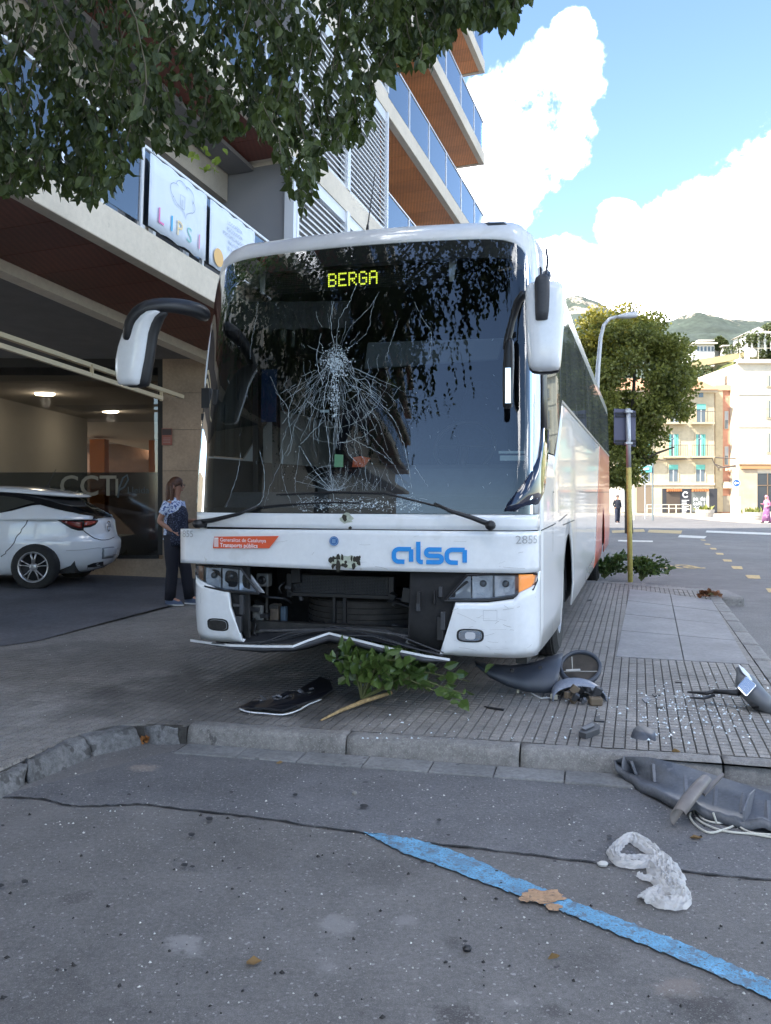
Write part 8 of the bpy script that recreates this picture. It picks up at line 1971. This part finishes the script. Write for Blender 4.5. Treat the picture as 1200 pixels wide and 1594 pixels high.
# rolled strip, label, cable
org = G(1075, 1275, 0); rows = []
for i in range(9):
    a = pi*.15+pi*1.15*i/8; r = .05; o2 = Vector((.75*r*cos(a), -.3*r*cos(a), r*sin(a))); rows.append([P(1056, 1274, 4.16)+o2*.9, P(1070, 1254, 4.26)+o2, P(1086, 1234, 4.35)+o2*.95, P(1098, 1219, 4.42)+o2*.8])
sheet('rolled_strip', rows, mat('taupe_plastic', (.17, .15, .14), .55, noise=(8, .15)), origin=org, solid=.004, label='rolled beige-grey plastic strip resting on the trough edge', cat='fragment')
MB_ = MB().prism([tuple(P(x, y, D)-org) for x, y, D in ((1092, 1236, 4.38), (1097, 1240, 4.36), (1127, 1208, 4.52), (1123, 1205, 4.54))], (0, -.004, .012)); o = tag(MB_.build('trim_rod', mat('taupe_plastic', (.17, .15, .14)), None), 'thin grey trim rod sticking out above the rolled strip', 'fragment'); o.location = org
q = [P(x, y, D)-org for x, y, D in ((1073, 1239, 4.42), (1080, 1243, 4.38), (1100, 1222, 4.47), (1098, 1211, 4.52), (1094, 1214, 4.52))]; o = tag(MB().prism([tuple(v) for v in q], (0, 0, .004)).build('white_tag', mat('tag_white', (.55, .62, .70), .5), None), 'small white plate with dark marks lying in the trough behind the rolled strip', 'plate'); o.location = org
mb = MB(); 
for k in range(3): a = P(1081+k*5, 1235-k*6, 4.41)-org+Vector((0, -.02, .012)); mb.box(tuple(a), (.012, .012, .004))
q_ = mb.build('dark_mark', M_BLACK, o); q_['kind'] = 'stuff'
mb = MB()
for pts in ([(1078, 1262), (1074, 1275), (1085, 1290), (1105, 1300), (1130, 1294), (1160, 1284), (1200, 1290), (1260, 1292)], [(1080, 1262), (1082, 1275), (1100, 1288), (1130, 1298), (1170, 1302), (1210, 1308), (1270, 1310)], [(1083, 1262), (1092, 1277), (1110, 1284), (1140, 1286), (1170, 1300), (1215, 1303), (1280, 1300)], [(1110, 1285), (1150, 1284), (1180, 1283), (1210, 1289), (1270, 1297)]):
    mb.tube([tuple(g3(x, y, .012+(.05 if i == 0 else 0), 0)-org) for i, (x, y) in enumerate(cub(pts, 5))], .0055, 6)
o = tag(mb.build('cable', mat('cream_cable', (.55, .53, .46), .5), None), 'loose bundle of cream cables trailing from the trough on the asphalt', 'cable'); o.location = org; o['kind'] = 'thing'
# crumpled plastic bag, twisted into a bow
m_bag = bpy.data.materials.new('bag_film'); m_bag.use_nodes = True; nt = m_bag.node_tree; b_ = nt.nodes['Principled BSDF']; b_.inputs['Base Color'].default_value = (.78, .76, .74, 1); b_.inputs['Roughness'].default_value = .35
tr_ = nt.nodes.new('ShaderNodeBsdfTransparent'); tl__ = nt.nodes.new('ShaderNodeBsdfTranslucent'); tl__.inputs[0].default_value = (.5, .5, .5, 1); m1 = nt.nodes.new('ShaderNodeMixShader'); m2 = nt.nodes.new('ShaderNodeMixShader'); m1.inputs[0].default_value = .3; m2.inputs[0].default_value = .28
nt.links.new(b_.outputs[0], m1.inputs[1]); nt.links.new(tl__.outputs[0], m1.inputs[2]); nt.links.new(m1.outputs[0], m2.inputs[1]); nt.links.new(tr_.outputs[0], m2.inputs[2]); nt.links.new(m2.outputs[0], [n for n in nt.nodes if n.type == 'OUTPUT_MATERIAL'][0].inputs[0])
org = G(1012, 1375, 0); bg = thing('plastic_bag', 'crumpled white translucent plastic bag twisted on the asphalt', 'plastic bag', tuple(org)); rb = random.Random(4)
def film(path, widths, nm, up=.03, nn=15):
    pts = cub(path, 6); n_ = len(pts); rows = []; W3 = [g3(x, y, 0, 0) for x, y in pts]
    for i, p in enumerate(W3):
        d = (W3[min(i+1, n_-1)]-W3[max(i-1, 0)]); d.z = 0; d.normalize(); s_ = Vector((-d.y, d.x, 0)); w = np.interp(i/(n_-1), np.linspace(0, 1, len(widths)), widths); row = []
        for j in range(nn):
            u = j/(nn-1)-.5; fold = abs(sin(u*13+mn.noise(Vector((i*.28, u*2, len(path))))*5)); nz = mn.noise(Vector((i*.9, j*.9, 3+len(path))))*.5+.5; row.append(p-org+s_*w*u*(.8+.35*nz)+s_*rb.uniform(-.003, .003)+Vector((0, 0, .008+up*(1-(2*u)**2)*.3+up*.55*fold*(1-(2*u)**4)+rb.uniform(0, .006))))
        rows.append(row)
    mb = MB(); grid(mb, rows); return mb.build(nm, m_bag, bg, smooth=False)
film([(1026, 1336), (1008, 1322), (985, 1308), (965, 1318), (955, 1332), (968, 1348), (995, 1352), (1012, 1344), (1022, 1338)], [.03, .10, .07, .05, .06, .07, .06, .06, .03], 'loop', .03)
film([(958, 1334), (980, 1338), (1005, 1338), (1024, 1340)], [.02, .05, .05, .04], 'loop_film', .012, 6)
film([(975, 1311), (994, 1318), (1010, 1330), (1024, 1340)], [.02, .06, .06, .05], 'loop_film', .03, 6)
film([(1022, 1336), (1030, 1350), (1036, 1368), (1044, 1386), (1058, 1398), (1066, 1400)], [.05, .14, .16, .13, .12, .05], 'twist', .045, 20)
film([(1066, 1396), (1056, 1410), (1036, 1412), (1015, 1404), (998, 1408)], [.05, .10, .11, .09, .05], 'tail', .03)
film([(1040, 1386), (1022, 1392), (1008, 1398), (1000, 1404)], [.05, .07, .06, .03], 'tail', .022)
film([(1030, 1376), (1015, 1374), (1000, 1370), (994, 1366)], [.03, .05, .05, .02], 'tail', .02, 6)
# torn black grille strip with a white lip
out = [(374, 1108), (390, 1102), (410, 1100), (432, 1094), (445, 1088), (460, 1083), (478, 1073), (498, 1062), (514, 1068), (518, 1082), (500, 1093), (478, 1100), (462, 1110), (440, 1116), (415, 1114), (395, 1113)]
org = G(445, 1100, .12); mb = MB(); q = [g3(x, y, .015+.03*rb.random(), .12)-org for x, y in out]; mb.prism([tuple(v) for v in q], (0, 0, .014)); gs = mb.build('torn_grille', mat('torn_black', (.012, .013, .018), .35, coat=.4), None); gs.location = org; tag(gs, 'torn black grille strip with a white edge lying on the tiles', 'coach part')
mb = MB(); mb.tube([g3(x, y, .02, .12)-org for x, y in cub([(373, 1108), (388, 1113), (412, 1115), (440, 1117), (462, 1111), (480, 1101), (500, 1093)], 4)], .008, 6, flat=.6); mb.build('white_lip', M_WHITE, gs, smooth=True)
for k in range(9):
    x, y = rb.uniform(400, 500), 0; y = np.interp(x, [400, 500], [1104, 1076])+rb.uniform(-5, 6); a = g3(x, y, .04, .12)-org
    MB().box(tuple(a), (rb.uniform(.03, .1), rb.uniform(.01, .05), .012), Euler((rb.uniform(-.6, .6), rb.uniform(-.6, .6), rb.uniform(0, 3))).to_matrix()).build('torn_flap', random.choice((M_GREYP, MATS['torn_black'], M_GRYL)), gs, bevel=.003)
# glass crumbs and grit
def scatter(name, n, fn, size, m, seed, z=.12):
    r = random.Random(seed); V_, F_ = [], []
    for i in range(n):
        x, y = fn(r); p = G(x, y, z); s_ = size*(.35+2.0*r.random()**2.5); a = r.uniform(0, pi); o_ = len(V_); c, s = cos(a)*s_, sin(a)*s_
        V_ += [(p.x+c, p.y+s, z+.003), (p.x-s*.7, p.y+c*.7, z+.003), (p.x-c*.8, p.y-s*.8, z+.003), (p.x+s*.6, p.y-c*.6, z+.003), (p.x+r.uniform(-.3, .3)*s_, p.y+r.uniform(-.3, .3)*s_, z+.004+s_*.7)]
        F_ += [(o_, o_+1, o_+4), (o_+1, o_+2, o_+4), (o_+2, o_+3, o_+4), (o_+3, o_, o_+4)]
    me = bpy.data.meshes.new(name); me.from_pydata(V_, [], F_); me.materials.append(m); return link(name, me, None, 'stuff')
m_gc = mat('glass_crumb', (.70, .76, .80), .15, coat=1)
scatter('glass_crumbs', 520, lambda r: (min(1195, r.gauss(1085, 55)), min(max(r.gauss(1105, 24), 1050), 1175)), .0065, m_gc, 1, .12)
scatter('glass_crumbs', 220, lambda r: (r.uniform(560, 1190), min(max(r.gauss(1120, 30), 1050), 1150)), .005, m_gc, 2, .12)
scatter('grit', 480, lambda r: (r.uniform(-20, 1220), r.uniform(1250, 1600)), .0032, mat('white_grit', (.5, .49, .46), .8), 3, .0)
scatter('grit', 260, lambda r: (r.uniform(60, 1100), r.uniform(1205, 1300)), .0042, mat('white_grit', (.5, .49, .46)), 4, .0)
scatter('grit', 110, lambda r: (r.uniform(60, 420), r.uniform(990, 1125)), .0035, mat('white_grit', (.5, .49, .46)), 6, .12)
scatter('dark_grit', 240, lambda r: (r.uniform(-20, 1220), r.uniform(1210, 1600)), .006, mat('dark_grit', (.02, .018, .017), .8), 5, .0)
m_dl = leafmat('dry_leaf', (.16, .09, .035), (.34, .22, .09), .2, .7)
for (x, y, s_, lab) in ((383, 1497, .06, 'curled tan dead leaf on the asphalt at the lower left'), (852, 1493, .05, 'brown dead leaf on the asphalt below the blue line'), (1073, 1304, .06, 'tan dead leaf on the asphalt below the cables'), (430, 1187, .05, 'small brown dead leaf beside the gutter'), (1045, 1170, .05, 'yellow-brown leaf fragment on the kerb edge')):
    z_ = 0 if y > 1180 else .12; p = G(x, y, z_+.006); V_, F_ = leaf_arrays(np.array([[0., 0, 0]]), np.array([[1., 0, 0]]), np.array([s_]), droop=.25, width=.5, seed=int(x)); V_[:, 2] = np.abs(V_[:, 2]); o = npmesh('dead_leaf', V_, F_, m_dl); o.location = tuple(p); o.rotation_euler = (0, 0, random.uniform(-.8, .8)); tag(o, lab, 'leaf')
for (x, y, s_, lab) in ((727, 1482, .035, 'small dark oval pebble on the asphalt near the bottom'), (552, 1238, .03, 'pale grey pebble on the asphalt in front of the kerb'), (938, 1349, .05, 'flat pale scrap of plastic beside the plastic bag')):
    p = G(x, y, 0); r = ringloft([((0, 0, .001), s_*.4, s_*.3), ((0, 0, .01), s_*.5, s_*.38), ((.002, 0, .018), s_*.3, s_*.2)], 9, 2.1); o = r.build('pebble', [M_BLACK, M_KERB, mat('white_grit', (.5, .49, .46))][0 if x == 727 else 1 if x == 552 else 2], None, smooth=False); o.location = (p.x, p.y, .004); tag(o, lab, 'pebble')
# orange-brown leaf litter in the broken kerb gap, pale crumbs around
q = G(231, 1158, .0); r_o = np.random.default_rng(5); p = r_o.normal(size=(40, 3))*np.array([.04, .03, .012])+np.array([q.x, q.y+.03, .03]); d = r_o.normal(size=(40, 3)); d /= np.linalg.norm(d, axis=1)[:, None]; V_, F_ = leaf_arrays(p, d, np.full(40, .035), seed=2); npmesh('leaf_litter', V_, F_, leafmat('orange_litter', (.22, .08, .02), (.42, .20, .06), .2, .7), None, kind='stuff')
